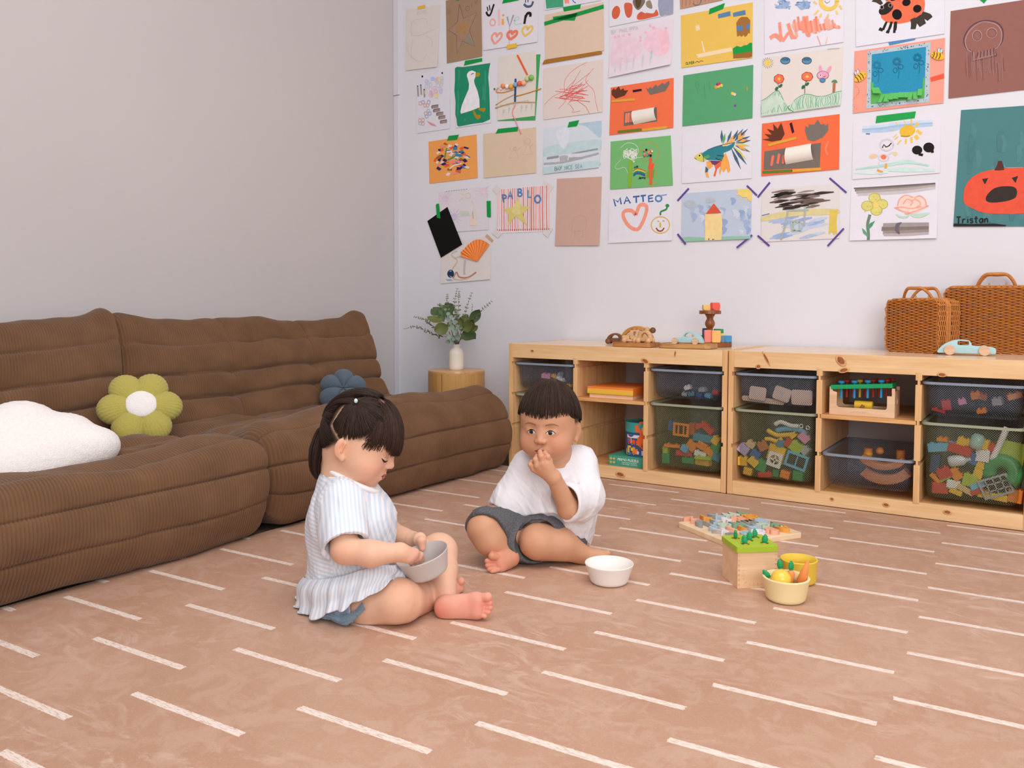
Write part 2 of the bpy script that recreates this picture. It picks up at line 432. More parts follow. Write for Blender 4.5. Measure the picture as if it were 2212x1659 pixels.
# ---- the terracotta play mat with its printed chalk dashes
def playmat_material():
    m = bpy.data.materials.new('terracotta_mat_print'); m.use_nodes = True
    nt = m.node_tree; b = nt.nodes['Principled BSDF']
    b.inputs['Roughness'].default_value = 0.5; b.inputs['Specular IOR Level'].default_value = 0.3
    N = nt.nodes.new; L = nt.links.new
    tc = N('ShaderNodeTexCoord')
    def mth(op, a, b2=None, c=None):
        n = N('ShaderNodeMath'); n.operation = op
        for i, v in enumerate((a, b2, c)):
            if v is None: continue
            if isinstance(v, (int, float)): n.inputs[i].default_value = v
            else: L(v, n.inputs[i])
        return n.outputs[0]
    def nz(scale, detail=3.0, dist=0.0, vec=None, rough=0.5):
        n = N('ShaderNodeTexNoise'); n.inputs['Scale'].default_value = scale; n.inputs['Detail'].default_value = detail
        n.inputs['Distortion'].default_value = dist; n.inputs['Roughness'].default_value = rough
        L(vec or tc.outputs['Object'], n.inputs['Vector']); return n.outputs[0]
    def mix(f, c1, c2):
        n = N('ShaderNodeMix'); n.data_type = 'RGBA'
        L(f, n.inputs[0])
        for i, v in ((6, c1), (7, c2)):
            if isinstance(v, tuple): n.inputs[i].default_value = (*v, 1)
            else: L(v, n.inputs[i])
        return n.outputs[2]
    base, dark, pale = C3((194, 154, 130), 1.0), C3((181, 138, 112), 1.0), C3((216, 187, 168), 1.0)
    big = mth('MULTIPLY_ADD', nz(2.3, 4, 0.8), 2.2, -0.6)
    c = mix(big, dark, base)
    # swirly pale brush marks
    mp = N('ShaderNodeMapping'); mp.inputs['Scale'].default_value = (1.0, 2.4, 1); mp.inputs['Rotation'].default_value = (0, 0, 0.5); L(tc.outputs['Object'], mp.inputs[0])
    sw = nz(4.5, 8, 2.6, mp.outputs[0], 0.68)
    swm = mth('MULTIPLY', mth('SUBTRACT', sw, 0.53), 5.0); swm = mth('MINIMUM', mth('MAXIMUM', swm, 0.0), 0.55)
    swm = mth('MULTIPLY', swm, mth('MINIMUM', mth('MAXIMUM', mth('MULTIPLY_ADD', nz(3.1, 2, 0.3), 4.0, -1.6), 0.1), 1.0))
    c = mix(swm, c, pale)
    mo = mth('MINIMUM', mth('MAXIMUM', mth('MULTIPLY_ADD', nz(13.0, 6, 1.2, None, 0.65), 2.0, -0.95), 0.0), 0.22)
    c = mix(mo, c, pale)
    ring = nz(30.0, 5, 3.5, None, 0.6)
    rm = mth('MULTIPLY', mth('COMPARE', ring, 0.5, 0.012), 0.22)
    c = mix(rm, c, pale)
    # dashes: brick lattice, columns 0.287 m, rows 0.2247 m, turned 2.1 degrees
    mp2 = N('ShaderNodeMapping'); mp2.vector_type = 'TEXTURE'; mp2.inputs['Location'].default_value = (0.573, -2.3585, 0)
    mp2.inputs['Rotation'].default_value = (0, 0, math.radians(1.95)); L(tc.outputs['Object'], mp2.inputs[0])
    wob = N('ShaderNodeTexNoise'); wob.inputs['Scale'].default_value = 14; L(tc.outputs['Object'], wob.inputs['Vector'])
    sp = N('ShaderNodeSeparateXYZ'); L(mp2.outputs[0], sp.inputs[0])
    u = mth('DIVIDE', sp.outputs[0], 0.287)
    col = mth('FLOOR', u); fu = mth('SUBTRACT', u, col)
    odd = mth('FLOORED_MODULO', col, 2.0)
    v = mth('ADD', mth('DIVIDE', sp.outputs[1], 0.2247), mth('MULTIPLY', odd, 0.5))
    fv = mth('SUBTRACT', v, mth('ROUND', v))
    dv = mth('ABSOLUTE', mth('MULTIPLY', fv, 0.2247))
    dv = mth('ADD', dv, mth('MULTIPLY', mth('SUBTRACT', wob.outputs[0], 0.5), 0.0022))
    edge = nz(260.0, 2)
    thr = mth('MULTIPLY_ADD', edge, 0.0035, 0.0062)
    on = mth('LESS_THAN', dv, thr)
    eu = mth('MULTIPLY_ADD', nz(150, 2), 0.03, 0.005)
    on = mth('MULTIPLY', on, mth('GREATER_THAN', fu, eu)); on = mth('MULTIPLY', on, mth('LESS_THAN', fu, mth('SUBTRACT', 1.0, eu)))
    mp3 = N('ShaderNodeMapping'); mp3.inputs['Scale'].default_value = (0.35, 2.2, 1); L(tc.outputs['Object'], mp3.inputs[0])
    ch = nz(190.0, 3, 0.5, mp3.outputs[0])
    chm = mth('MINIMUM', mth('MAXIMUM', mth('MULTIPLY_ADD', ch, 4.5, -1.25), 0.35), 1.0)
    c = mix(mth('MULTIPLY', on, mth('MULTIPLY', chm, 0.9)), c, C3((241, 226, 214), 1.0))
    gr = mth('MULTIPLY_ADD', nz(900.0, 1), 0.16, 0.92)
    vm = N('ShaderNodeVectorMath'); vm.operation = 'SCALE'; L(c, vm.inputs[0]); L(gr, vm.inputs['Scale'])
    L(vm.outputs[0], b.inputs['Base Color'])
    bp = N('ShaderNodeBump'); bp.inputs['Strength'].default_value = 0.15; bp.inputs['Distance'].default_value = 0.002
    L(nz(500.0, 2), bp.inputs['Height']); L(bp.outputs[0], b.inputs['Normal'])
    return m
mb = bmesh.new(); add_box(mb, (0, 0, 0), (4.25, 4.708, 0.012), 0.003)
pm = link('play_mat', bm_mesh('play_mat', mb), playmat_material(), None, (2.075, -2.826, -0.006))
# the mat's print is laid out from the room's origin
pm.data.transform(Matrix.Translation((2.075, -2.826, 0))); pm.location = (0, 0, -0.006)
tag(pm, 'terracotta play mat printed with rows of chalky white dashes, covering the floor', 'mat')
# ================================================================ PINE STORAGE CABINETS AND THEIR MESH BINS
UW, UD, UH, PT = 0.94, 0.455, 0.52, 0.019
BW = (UW - 4 * PT) / 3
NOTCH = (0.4365, 0.306, 0.176)
YF = -0.47
ZA, ZB = 0.461, 0.0515
pine_x = wood_mat('pine_board_long', (232, 196, 149), (212, 167, 114), 'x', 1.0)
pine_z = wood_mat('pine_panel_upright', (230, 188, 136), (206, 156, 102), 'z', 1.0)
pine_y = wood_mat('pine_panel_deep', (228, 186, 134), (202, 152, 100), 'z', 1.3)
pine_top = wood_mat('pine_top_board', (233, 206, 176), (216, 178, 138), 'x', 0.8, rough=0.22, spec=0.5)
pine_shelf = wood_mat('pine_shelf_board', (222, 172, 114), (186, 122, 68), 'x', 2.2)
m_knot = mat('pine_knot', (150, 88, 50), 0.6, var=0.35, vscale=120)
m_knot2 = mat('pine_knot_halo', (214, 162, 110), 0.55, var=0.2, vscale=120)
def panel_mesh(left_notch, right_notch, z0, z1):
    """upright panel: x-z outline with a runner groove at each level, extruded over the depth"""
    g, hh = 0.006, 0.0072
    L, Rr = [], []
    for z in NOTCH[::-1]:
        L += [(0, z - hh), (g, z - hh), (g, z + hh), (0, z + hh)] if left_notch else []
        Rr += [(PT, z - hh), (PT - g, z - hh), (PT - g, z + hh), (PT, z + hh)] if right_notch else []
    poly = [(PT, z0)] + Rr + [(PT, z1), (0, z1)] + L[::-1] + [(0, z0)]
    bm = bmesh.new()
    add_prism(bm, poly, UD, Matrix(((1, 0, 0, 0), (0, 0, 1, YF), (0, 1, 0, 0), (0, 0, 0, 1))), bevel=0.0014)
    return bm_mesh('panel', bm)
pm_l, pm_r, pm_d = panel_mesh(False, True, 0, UH), panel_mesh(True, False, 0, UH), panel_mesh(True, True, ZB - 0.006, ZA + 0.01)
def knot(parent, x, z, w, h, y=YF, tilt=0.0):
    for nm, kx, m, dy in (('knot_ring', 1.5, m_knot2, 0.0016), ('knot', 1.0, m_knot, 0.0019)):
        bm = bmesh.new(); add_sphere(bm, (0, 0, 0), (w / 2 * kx, 0.0006, h / 2 * kx), 14)
        link(nm, bm_mesh(nm, bm, True), m, parent, (x, y - dy + 0.0014, z), (0, tilt, 0))
def cabinet(x0, label, knots):
    r = empty('storage_cabinet', (x0, 0, 0), 0, label, 'cabinet')
    link('side_panel', pm_l, pine_z, r, (0, 0, 0)); link('side_panel', pm_r, pine_z, r, (UW - PT, 0, 0))
    for k in (1, 2): link('divider', pm_d, pine_y, r, (k * (BW + PT), 0.0, 0))
    box_obj('front_rail', (PT, YF + 0.0014, ZA), (UW - PT, YF + 0.020, UH - 0.001), pine_x, r, 0.0015)
    box_obj('top_board', (PT, YF + 0.020, UH - 0.021), (UW - PT, YF + UD, UH - 0.0012), pine_top, r, 0.001)
    box_obj('plinth_rail', (PT, YF + 0.002, 0), (UW - PT, YF + 0.020, ZB - 0.003), pine_x, r, 0.0015)
    box_obj('base_board', (PT, YF + 0.020, 0.026), (UW - PT, YF + UD, ZB - 0.007), pine_shelf, r, 0.001)
    xs = PT + BW + PT
    box_obj('shelf', (xs - 0.004, YF + 0.001, NOTCH[1] - 0.0065), (xs + BW + 0.004, YF + UD, NOTCH[1] + 0.0068), pine_shelf, r, 0.001)
    for kx, kz, w, h, t in knots: knot(r, kx, kz, w, h, YF, t)
    return r
cabinet(0.0, 'left-hand pine cabinet at the sofa end, puzzles on its middle shelf', [(0.115, 0.492, 0.012, 0.008, 0), (0.62, 0.469, 0.026, 0.014, 0.4), (0.74, 0.502, 0.005, 0.018, 0.15), (0.52, 0.022, 0.030, 0.014, 0.1)])
cabinet(0.9445, 'right-hand pine cabinet running out of view, hammering toy on its shelf', [(0.135, 0.497, 0.007, 0.04, -0.5), (0.108, 0.467, 0.014, 0.012, -0.4), (0.385, 0.499, 0.020, 0.030, -0.7), (0.395, 0.467, 0.026, 0.012, -0.3), (0.69, 0.466, 0.02, 0.010, 0), (0.365, 0.027, 0.010, 0.008, 0), (0.535, 0.0295, 0.016, 0.010, 0), (0.715, 0.030, 0.018, 0.010, 0)])

# ---- mesh bins
def mesh_mat(name, rgb, hole=0.0052):
    m = bpy.data.materials.new(name); m.use_nodes = True
    nt = m.node_tree; b = nt.nodes['Principled BSDF']; out = nt.nodes['Material Output']
    b.inputs['Base Color'].default_value = (*C3(rgb), 1); b.inputs['Roughness'].default_value = 0.45
    N = nt.nodes.new; L = nt.links.new
    uv = N('ShaderNodeUVMap')
    mp = N('ShaderNodeMapping'); mp.inputs['Rotation'].default_value = (0, 0, PI / 4); mp.inputs['Scale'].default_value = (1 / hole,) * 3
    L(uv.outputs[0], mp.inputs[0])
    fr = N('ShaderNodeVectorMath'); fr.operation = 'FRACTION'; L(mp.outputs[0], fr.inputs[0])
    ds = N('ShaderNodeVectorMath'); ds.operation = 'DISTANCE'; ds.inputs[1].default_value = (0.5, 0.5, 0); L(fr.outputs[0], ds.inputs[0])
    lt = N('ShaderNodeMath'); lt.operation = 'LESS_THAN'; lt.inputs[1].default_value = 0.445; L(ds.outputs['Value'], lt.inputs[0])
    tr = N('ShaderNodeBsdfTransparent'); mx = N('ShaderNodeMixShader')
    L(lt.outputs[0], mx.inputs[0]); L(b.outputs[0], mx.inputs[1]); L(tr.outputs[0], mx.inputs[2]); L(mx.outputs[0], out.inputs[0])
    return m
m_mesh_g, m_rim_g = mesh_mat('grey_blue_plastic_mesh', (88, 96, 108)), mat('grey_blue_plastic', (132, 142, 156), 0.4)
m_mesh_s, m_rim_s = mesh_mat('sage_plastic_mesh', (96, 102, 78)), mat('sage_plastic', (152, 156, 132), 0.4)
def bin_mesh(depth):
    """tapered tub of perforated sheet with rounded corners; UVs in metres for the hole pattern"""
    V, Fq, UV = [], [], []
    lv = [(0.0, 0.0)] + [(-depth * t, t) for t in (0.3, 0.6, 0.85)] + [(-depth + 0.016, 0.93), (-depth + 0.005, 0.975), (-depth, 1.0)]
    n = 6; rings = []
    for i, (z, t) in enumerate(lv):
        ins = 0.0065 * t + (0.0, 0.0, 0.0, 0.0, 0.0008, 0.004, 0.010)[i]
        P = rrect(0.272 - 2 * ins, 0.404 - 2 * ins, 0.030, n)
        rings.append([(p[0], p[1], z) for p in P])
    m = len(rings[0])
    per = np.cumsum([0] + [math.dist(rings[0][i], rings[0][(i + 1) % m]) for i in range(m)])
    for R in rings:
        V += R
    for i in range(len(rings) - 1):
        for j in range(m):
            jj = (j + 1) % m
            Fq.append((i * m + j, i * m + jj, (i + 1) * m + jj, (i + 1) * m + j))
            UV += [(per[j], lv[i][0]), (per[j + 1], lv[i][0]), (per[j + 1], lv[i + 1][0]), (per[j], lv[i + 1][0])]
    Fs = Fq + [tuple(range((len(rings) - 1) * m, len(rings) * m))]
    UV += [(p[0], p[1]) for p in rings[-1]]
    me = bpy.data.meshes.new('tub'); me.from_pydata(V, [], Fs); me.update()
    ul = me.uv_layers.new(name='UVMap')
    for k, q in enumerate(UV): ul.data[k].uv = q
    me.shade_smooth()
    return me
def rim_mesh():
    bm = bmesh.new()
    o_, i_ = rrect(BW + 0.008, 0.420, 0.03, 6), rrect(0.270, 0.402, 0.030, 6)
    add_prism(bm, o_, 0.008, Matrix.Translation((0, 0, -0.004)), holes=[i_])
    return bm_mesh('rim', bm)
tub_s, tub_d, rim_me = bin_mesh(0.105), bin_mesh(0.240), rim_mesh()
for me_, src in ((tub_s, 0), (tub_d, 1)): pass
BINS = {}
def mesh_bin(key, x0, column, level, deep, label, pull=0.0):
    cx = x0 + PT + BW / 2 + column * (BW + PT)
    r = empty('mesh_bin', (cx, YF + 0.218 - pull, NOTCH[level]), 0, label, 'bin')
    t = link('tub', tub_d.copy() if deep else tub_s.copy(), m_mesh_s if deep else m_mesh_g, r)
    link('rim', rim_me.copy(), m_rim_s if deep else m_rim_g, r)
    BINS[key] = (cx, YF + 0.218 - pull, NOTCH[level] - (0.240 if deep else 0.105))
    return r
X2 = 0.9445
mesh_bin('a1', 0, 0, 0, False, "shallow grey mesh bin behind the boy's head, pink block inside")
mesh_bin('a2', 0, 0, 1, True, 'deep sage mesh bin hidden behind the seated boy')
mesh_bin('a3', 0, 2, 0, False, 'shallow grey mesh bin of small figures, beside the puzzle shelf')
mesh_bin('a4', 0, 2, 1, True, 'deep sage mesh bin with an orange window brick, beside the puzzle bucket')
mesh_bin('b1', X2, 0, 0, False, 'shallow grey mesh bin holding flat pale wooden cards')
mesh_bin('b2', X2, 0, 1, True, 'deep sage mesh bin with a white round window brick, under the pale cards')
mesh_bin('b3', X2, 1, 2, False, 'low grey mesh bin with curved wooden pieces, under the hammering toy')
mesh_bin('b4', X2, 2, 0, False, 'shallow grey mesh bin of dim reddish toys, rightmost in the upper row')
mesh_bin('b5', X2, 2, 1, True, 'deep sage mesh bin with a green tube and grey lattice, at the right edge')
# ================================================================ CORDUROY FLOOR SOFA, TWO UNITS, AND ITS CUSHIONS
m_cord = mat('brown_corduroy', (116, 83, 57), 0.9, var=0.14, vscale=9, bump=0.25, bscale=700, spec=0.08, sheen=0.25, k=1.0)
def sofa_mesh(y0, y1, seed, drop=0.0):
    prof = catmull([(-0.20, 0.004), (-0.04, 0.006), (0.004, 0.05), (0.020, 0.115), (0.018, 0.19), (-0.012, 0.262), (-0.075, 0.312 - drop), (-0.15, 0.318 - drop), (-0.24, 0.288 - drop),
                    (-0.36, 0.258), (-0.50, 0.246), (-0.61, 0.256), (-0.675, 0.300), (-0.715, 0.375), (-0.760, 0.460), (-0.812, 0.545), (-0.862, 0.602), (-0.925, 0.618), (-0.985, 0.585),
                    (-1.008, 0.50), (-1.012, 0.30), (-1.010, 0.05), (-0.98, 0.004), (-0.6, 0.004)], 16, closed=True)
    P = np.array(prof)
    seg = np.linalg.norm(np.roll(P, -1, 0) - P, axis=1); s = np.concatenate([[0], np.cumsum(seg)])
    Ltot = s[-1]; NU = 340
    Pc = np.vstack([P, P[:1]])
    marks = [(0.02, 0.105), (0.012, 0.205), (-0.06, 0.302 - drop), (-0.30, 0.27), (-0.42, 0.25), (-0.53, 0.246), (-0.64, 0.272), (-0.70, 0.345), (-0.745, 0.43), (-0.805, 0.535)]
    sd = np.linspace(0, Ltot, 4001); dens = np.ones(4001)
    for mx, mz in marks: dens += 4.5 * np.exp(-((sd - s[np.argmin((P[:, 0] - mx) ** 2 + (P[:, 1] - mz) ** 2)]) / .016) ** 2)
    dens[np.interp(sd, s, Pc[:, 0]) < -0.99] = .25
    cd = np.concatenate([[0], np.cumsum(dens)[:-1]]); su = np.interp(np.arange(NU) / NU * (cd[-1] + dens[-1]), cd, sd)
    X = np.interp(su, s, Pc[:, 0]); Z = np.interp(su, s, Pc[:, 1])
    T = np.stack([np.roll(X, -1) - np.roll(X, 1), np.roll(Z, -1) - np.roll(Z, 1)], 1); T /= np.linalg.norm(T, axis=1, keepdims=True)
    NX, NZ = T[:, 1], -T[:, 0]
    if NX[np.argmax(X)] < 0: NX, NZ = -NX, -NZ
    W = y1 - y0; pitch = 0.0090; NV = int(W / pitch) * 8
    v = np.linspace(0, W, NV + 1)
    S, V = np.meshgrid(su, v, indexing='ij')
    XX, ZZ = X[:, None], Z[:, None]
    # stitched seams along the length, given by where they meet the profile
    def s_at(x, z): return su[np.argmin((X - x) ** 2 + (Z - z) ** 2)]
    seams = [s_at(*q) for q in marks]
    H = np.zeros_like(S)
    wav = 0.010 * vnoise(V * 4 + 3 + seed, S * 0.0 + 2.5, seed) 
    allw = np.array(sorted(seams))
    for i, q in enumerate(seams):
        d = S - q - wav * (1.2 if i > 2 else 0.5)
        deep = (0.009, 0.011, 0.007, 0.010, 0.008, 0.012, 0.020, 0.018, 0.016, 0.010)[i]
        wd = 0.0035 if i < 3 else 0.007
        H -= deep * np.exp(-np.abs(d / wd) ** 1.3) * (0.75 + 0.35 * vnoise(V * 7, S * 0 + i, seed + 9))
    # padding swells between the seams
    for a, b in zip(allw[:-1], allw[1:]):
        t = (S - a) / (b - a); inside = (t > 0) & (t < 1)
        front_ = a < allw[3]
        H += np.where(inside, (0.007 if front_ else 0.011) * np.sin(PI * np.clip(t, 0, 1)) ** 0.7 * min(1.0, (b - a) / 0.10), 0)
    # upright tuft lines at the thirds
    for f in ((0.34, 0.67)):
        dv = V - W * f - 0.006 * vnoise(S * 9, V * 0 + f * 9, seed + 3)
        m_ = 0.35 + 0.65 * np.clip((S - seams[3]) / 0.05, 0, 1)
        m_ = m_ * (1 - 0.5 * ((S > seams[2]) & (S < seams[4])))
        H -= m_ * 0.010 * np.exp(-np.abs(dv / 0.012) ** 1.2)
        for q in seams[6:9]:
            H -= 0.018 * np.exp(-((S - q) / 0.028) ** 2 - (dv / 0.05) ** 2)
    # creases and slouch
    seat = np.exp(-((S - s_at(-0.42, 0.25)) / 0.20) ** 2)
    H += seat * 0.016 * vnoise(S * 16 + V * 5, V * 6 - S * 3, seed + 5) + 0.006 * vnoise(S * 14, V * 9, seed + 1) + 0.013 * vnoise(S * 4, V * 3.3, seed + 2)
    H += 0.004 * vnoise(S * 32 + 5 * V, V * 18, seed + 4) * (0.4 + seat)
    # corduroy ribs run up and over the profile
    rib = V + 0.004 * vnoise(S * 6, V * 3, seed + 6) + seat * 0.02 * vnoise(S * 7, V * 4, seed + 7)
    for q in seams: rib = rib + 0.0012 * np.exp(-np.abs((S - q) / 0.02)) * np.sign(S - q)
    ph = np.abs(np.sin(PI * rib / pitch))
    H += 0.0050 * (ph ** 0.62 - 0.65)
    # ends round over; the back keeps its cocked corners
    r = 0.085; back = np.clip((ZZ - 0.42) / 0.12, 0, 1)
    rr = r * (1 - 0.45 * back)
    d = np.minimum(V, W - V)
    t = np.clip(1 - d / rr, 0, 1)
    H -= rr * (1 - np.sqrt(np.clip(1 - t * t, 0, 1))) * 0.9
    px = XX + NX[:, None] * H; pz = ZZ + NZ[:, None] * H
    cock = np.exp(-(d / 0.085) ** 2) * np.clip((ZZ - 0.50) / 0.10, 0, 1)
    pz = pz + 0.048 * cock + 0.006 * vnoise(V * 9, V * 0, seed + 8) * back
    crest = np.exp(-((XX + 0.12) / 0.13) ** 2) * np.clip((ZZ - 0.18) / 0.1, 0, 1)
    pz = pz + crest * 0.026 * vnoise(V * 3.6 + 1.3, V * 0, seed + 11)
    pz = np.maximum(pz, 0.003)
    bk = np.clip((ZZ - 0.34) / 0.25, 0, 1)
    py = y0 + V + bk * 0.046
    NVv = NV + 1
    VV = np.stack([px, py, pz], 2).reshape(-1, 3)
    ii = np.arange(NU)[:, None]; jj = np.arange(NV)[None, :]; i2 = (ii + 1) % NU
    Q = np.stack([ii * NVv + jj, ii * NVv + jj + 1, i2 * NVv + jj + 1, i2 * NVv + jj], 2).reshape(-1, 4)
    # close both ends with a fan
    tris = []
    from mathutils.geometry import tessellate_polygon
    for e, j in ((0, 0), (1, NV)):
        k = np.arange(NU) * NVv + j
        t_ = tessellate_polygon([[Vector((VV[q][0], VV[q][2], 0)) for q in k]])
        tris.append(np.array([[k[a], k[b], k[c]] for a, b, c in t_]))
    return VV, Q, np.concatenate(tris)
def sofa_unit(y0, y1, seed, drop, label):
    V, Q, T = sofa_mesh(y0, y1, seed, drop)
    o = link('sofa_unit', mesh_np('sofa_unit', V, Q, True, None, T), m_cord, None, (0, 0, 0))
    return tag(o, label, 'sofa', 'units of the brown corduroy sofa')
sofa_unit(-1.742, -0.447, 11, 0.0, 'brown corduroy sofa unit in the corner, blue shell cushion on it')
sofa_unit(-3.03, -1.745, 23, 0.030, 'brown corduroy sofa unit carrying the white cloud and flower cushions')

def fuzz(V, N, amp, sc, seed=0):
    a = vnoise(V[:, 0] * sc + V[:, 2] * sc * 0.7, V[:, 1] * sc + V[:, 2] * sc * 0.9, seed)
    b = vnoise(V[:, 0] * sc * 1.9 - V[:, 2] * sc, V[:, 1] * sc * 1.7 + V[:, 2] * sc * 1.3, seed + 1)
    return V + N * (amp * (0.6 * a + 0.5 * b))[:, None]
# white bouclé cloud cushion, leaning back on the seat
def soft_thing(name, S, m, label, cat, fz=(0.0015, 300), group=None):
    V, Q = S.mesh(); N = vnormals(V, Q)
    V = fuzz(V, N, fz[0], fz[1], 5)
    c = V.mean(0)
    o = link(name, mesh_np(name, V - c, Q), m, None, c)
    return tag(o, label, cat, group)
m_boucle = mat('white_boucle', (236, 228, 224), 0.95, var=0.05, vscale=160, bump=0.6, bscale=260, spec=0.05, sheen=0.3)
S = SDF((-0.66, -2.70, 0.18), (-0.10, -1.94, 0.60), 0.005)
ax_ = np.array([-0.30, 0.0, 0.95]); ax_ /= np.linalg.norm(ax_)          # thin axis of the cushion
def frame_from(n, up):
    n = np.array(n, float); n /= np.linalg.norm(n); u = np.array(up, float); u -= n * (u @ n); u /= np.linalg.norm(u)
    return np.array([np.cross(u, n), u, n])                               # rows: width, height, thickness
Mc = frame_from((0.62, -0.12, 0.62), (-0.6, 0, 1))
c0 = np.array([-0.36, -2.235, 0.318])
def cw(a, b, t=0.0): return c0 + Mc[0] * a + Mc[1] * b + Mc[2] * t
for a, b, ra, rb in ((-0.08, -0.050, 0.24, 0.085), (-0.215, 0.055, 0.115, 0.118), (-0.035, 0.030, 0.105, 0.100), (0.055, -0.015, 0.090, 0.080), (0.105, -0.060, 0.085, 0.060), (-0.3, -.01, .1, .1)):
    S.ell(cw(a, b), (ra, rb, 0.060), Mc, 0.020)
soft_thing('cloud_cushion', S, m_boucle, 'large white woolly cloud cushion lying on the near sofa unit', 'cushion', (0.0012, 260))

# flower cushion: five ribbed petals round a white disc
m_olive = mat('olive_ribbed_knit', (176, 164, 84), 0.92, var=0.07, vscale=200, bump=0.5, bscale=400, spec=0.05, sheen=0.25)
FC = np.array([-0.552, -1.812, 0.346])
FM = frame_from((0.80, -0.42, 0.55), (-0.45, 0.1, 1))
fl = empty('flower_cushion', FC, 0, 'olive green ribbed flower cushion with a white centre, against the sofa back', 'cushion')
for k in range(6):
    a = PI / 2 + 0.42 + k * 2 * PI / 6
    nu, nv = 60, 120
    uu, vv = np.meshgrid(np.linspace(0, PI, nu), np.linspace(0, 2 * PI, nv, endpoint=False), indexing='ij')
    ex, ey, ez = 0.062, 0.054, 0.036
    lx, ly, lz = ex * np.cos(uu), ey * np.sin(uu) * np.cos(vv), ez * np.sin(uu) * np.sin(vv)
    rb = 1 + 0.035 * np.abs(np.sin(PI * (np.arctan2(ly, lx + 0.13)) / 0.062)) ** 0.7 - 0.02
    lx, ly, lz = lx * rb, ly * rb, lz * (rb + 0.02)
    lx = lx + 0.067
    ly = ly * (0.80 + 2.2 * np.clip(lx, 0, 0.1))
    gx, gy = lx * math.cos(a) - ly * math.sin(a), lx * math.sin(a) + ly * math.cos(a)
    pts = gx[..., None] * FM[0] + gy[..., None] * FM[1] + lz[..., None] * FM[2]
    ii = np.arange(nu - 1)[:, None]; jj = np.arange(nv)[None, :]
    q = np.stack([ii * nv + jj, (ii + 1) * nv + jj, (ii + 1) * nv + (jj + 1) % nv, ii * nv + (jj + 1) % nv], 2).reshape(-1, 4)
    link('petal', mesh_np('petal', pts.reshape(-1, 3), q), m_olive, fl)
bm = bmesh.new(); add_sphere(bm, (0, 0, 0), (0.048, 0.046, 0.014), 32)
Mf = Matrix([list(FM[0]), list(FM[1]), list(FM[2])]).transposed()
bmesh.ops.transform(bm, matrix=Matrix.Translation(Vector(FM[2] * 0.030)) @ Mf.to_4x4(), verts=bm.verts)
tag(link('flower_centre', bm_mesh('flower_centre', bm, True), m_boucle, fl), 'white woolly round centre')

# blue shell cushion
m_teddy = mat('slate_blue_teddy', (88, 102, 114), 0.95, var=0.12, vscale=420, bump=0.7, bscale=420, spec=0.05, sheen=0.2)
nu, nv = 90, 240
uu, vv = np.meshgrid(np.linspace(0.02, PI - 0.02, nu), np.linspace(0, 2 * PI, nv, endpoint=False), indexing='ij')
seglobe = np.abs(np.sin(vv * 3.0 + 0.5)) ** 0.5
R = 0.100 * (0.76 + 0.26 * seglobe)
SM = frame_from((0.62, -0.58, 0.52), (-0.5, 0.3, 1))
lx, ly, lz = R * np.sin(uu) * np.cos(vv), R * np.sin(uu) * np.sin(vv), 0.060 * np.cos(uu) * (0.7 + 0.3 * seglobe) * (1 - 0.35 * np.exp(-(np.sin(uu) / 0.3) ** 2))
pts = (lx[..., None] * SM[0] + ly[..., None] * SM[1] + lz[..., None] * SM[2]).reshape(-1, 3)
ii = np.arange(nu - 1)[:, None]; jj = np.arange(nv)[None, :]
q = np.stack([ii * nv + jj, (ii + 1) * nv + jj, (ii + 1) * nv + (jj + 1) % nv, ii * nv + (jj + 1) % nv], 2).reshape(-1, 4)
o = link('shell_cushion', mesh_np('shell_cushion', fuzz(pts, vnormals(pts, q), 0.0012, 400), q), m_teddy, None, hit(741, 846, 0, -0.565))
tag(o, 'slate blue segmented shell cushion, partly behind the girl', 'cushion')
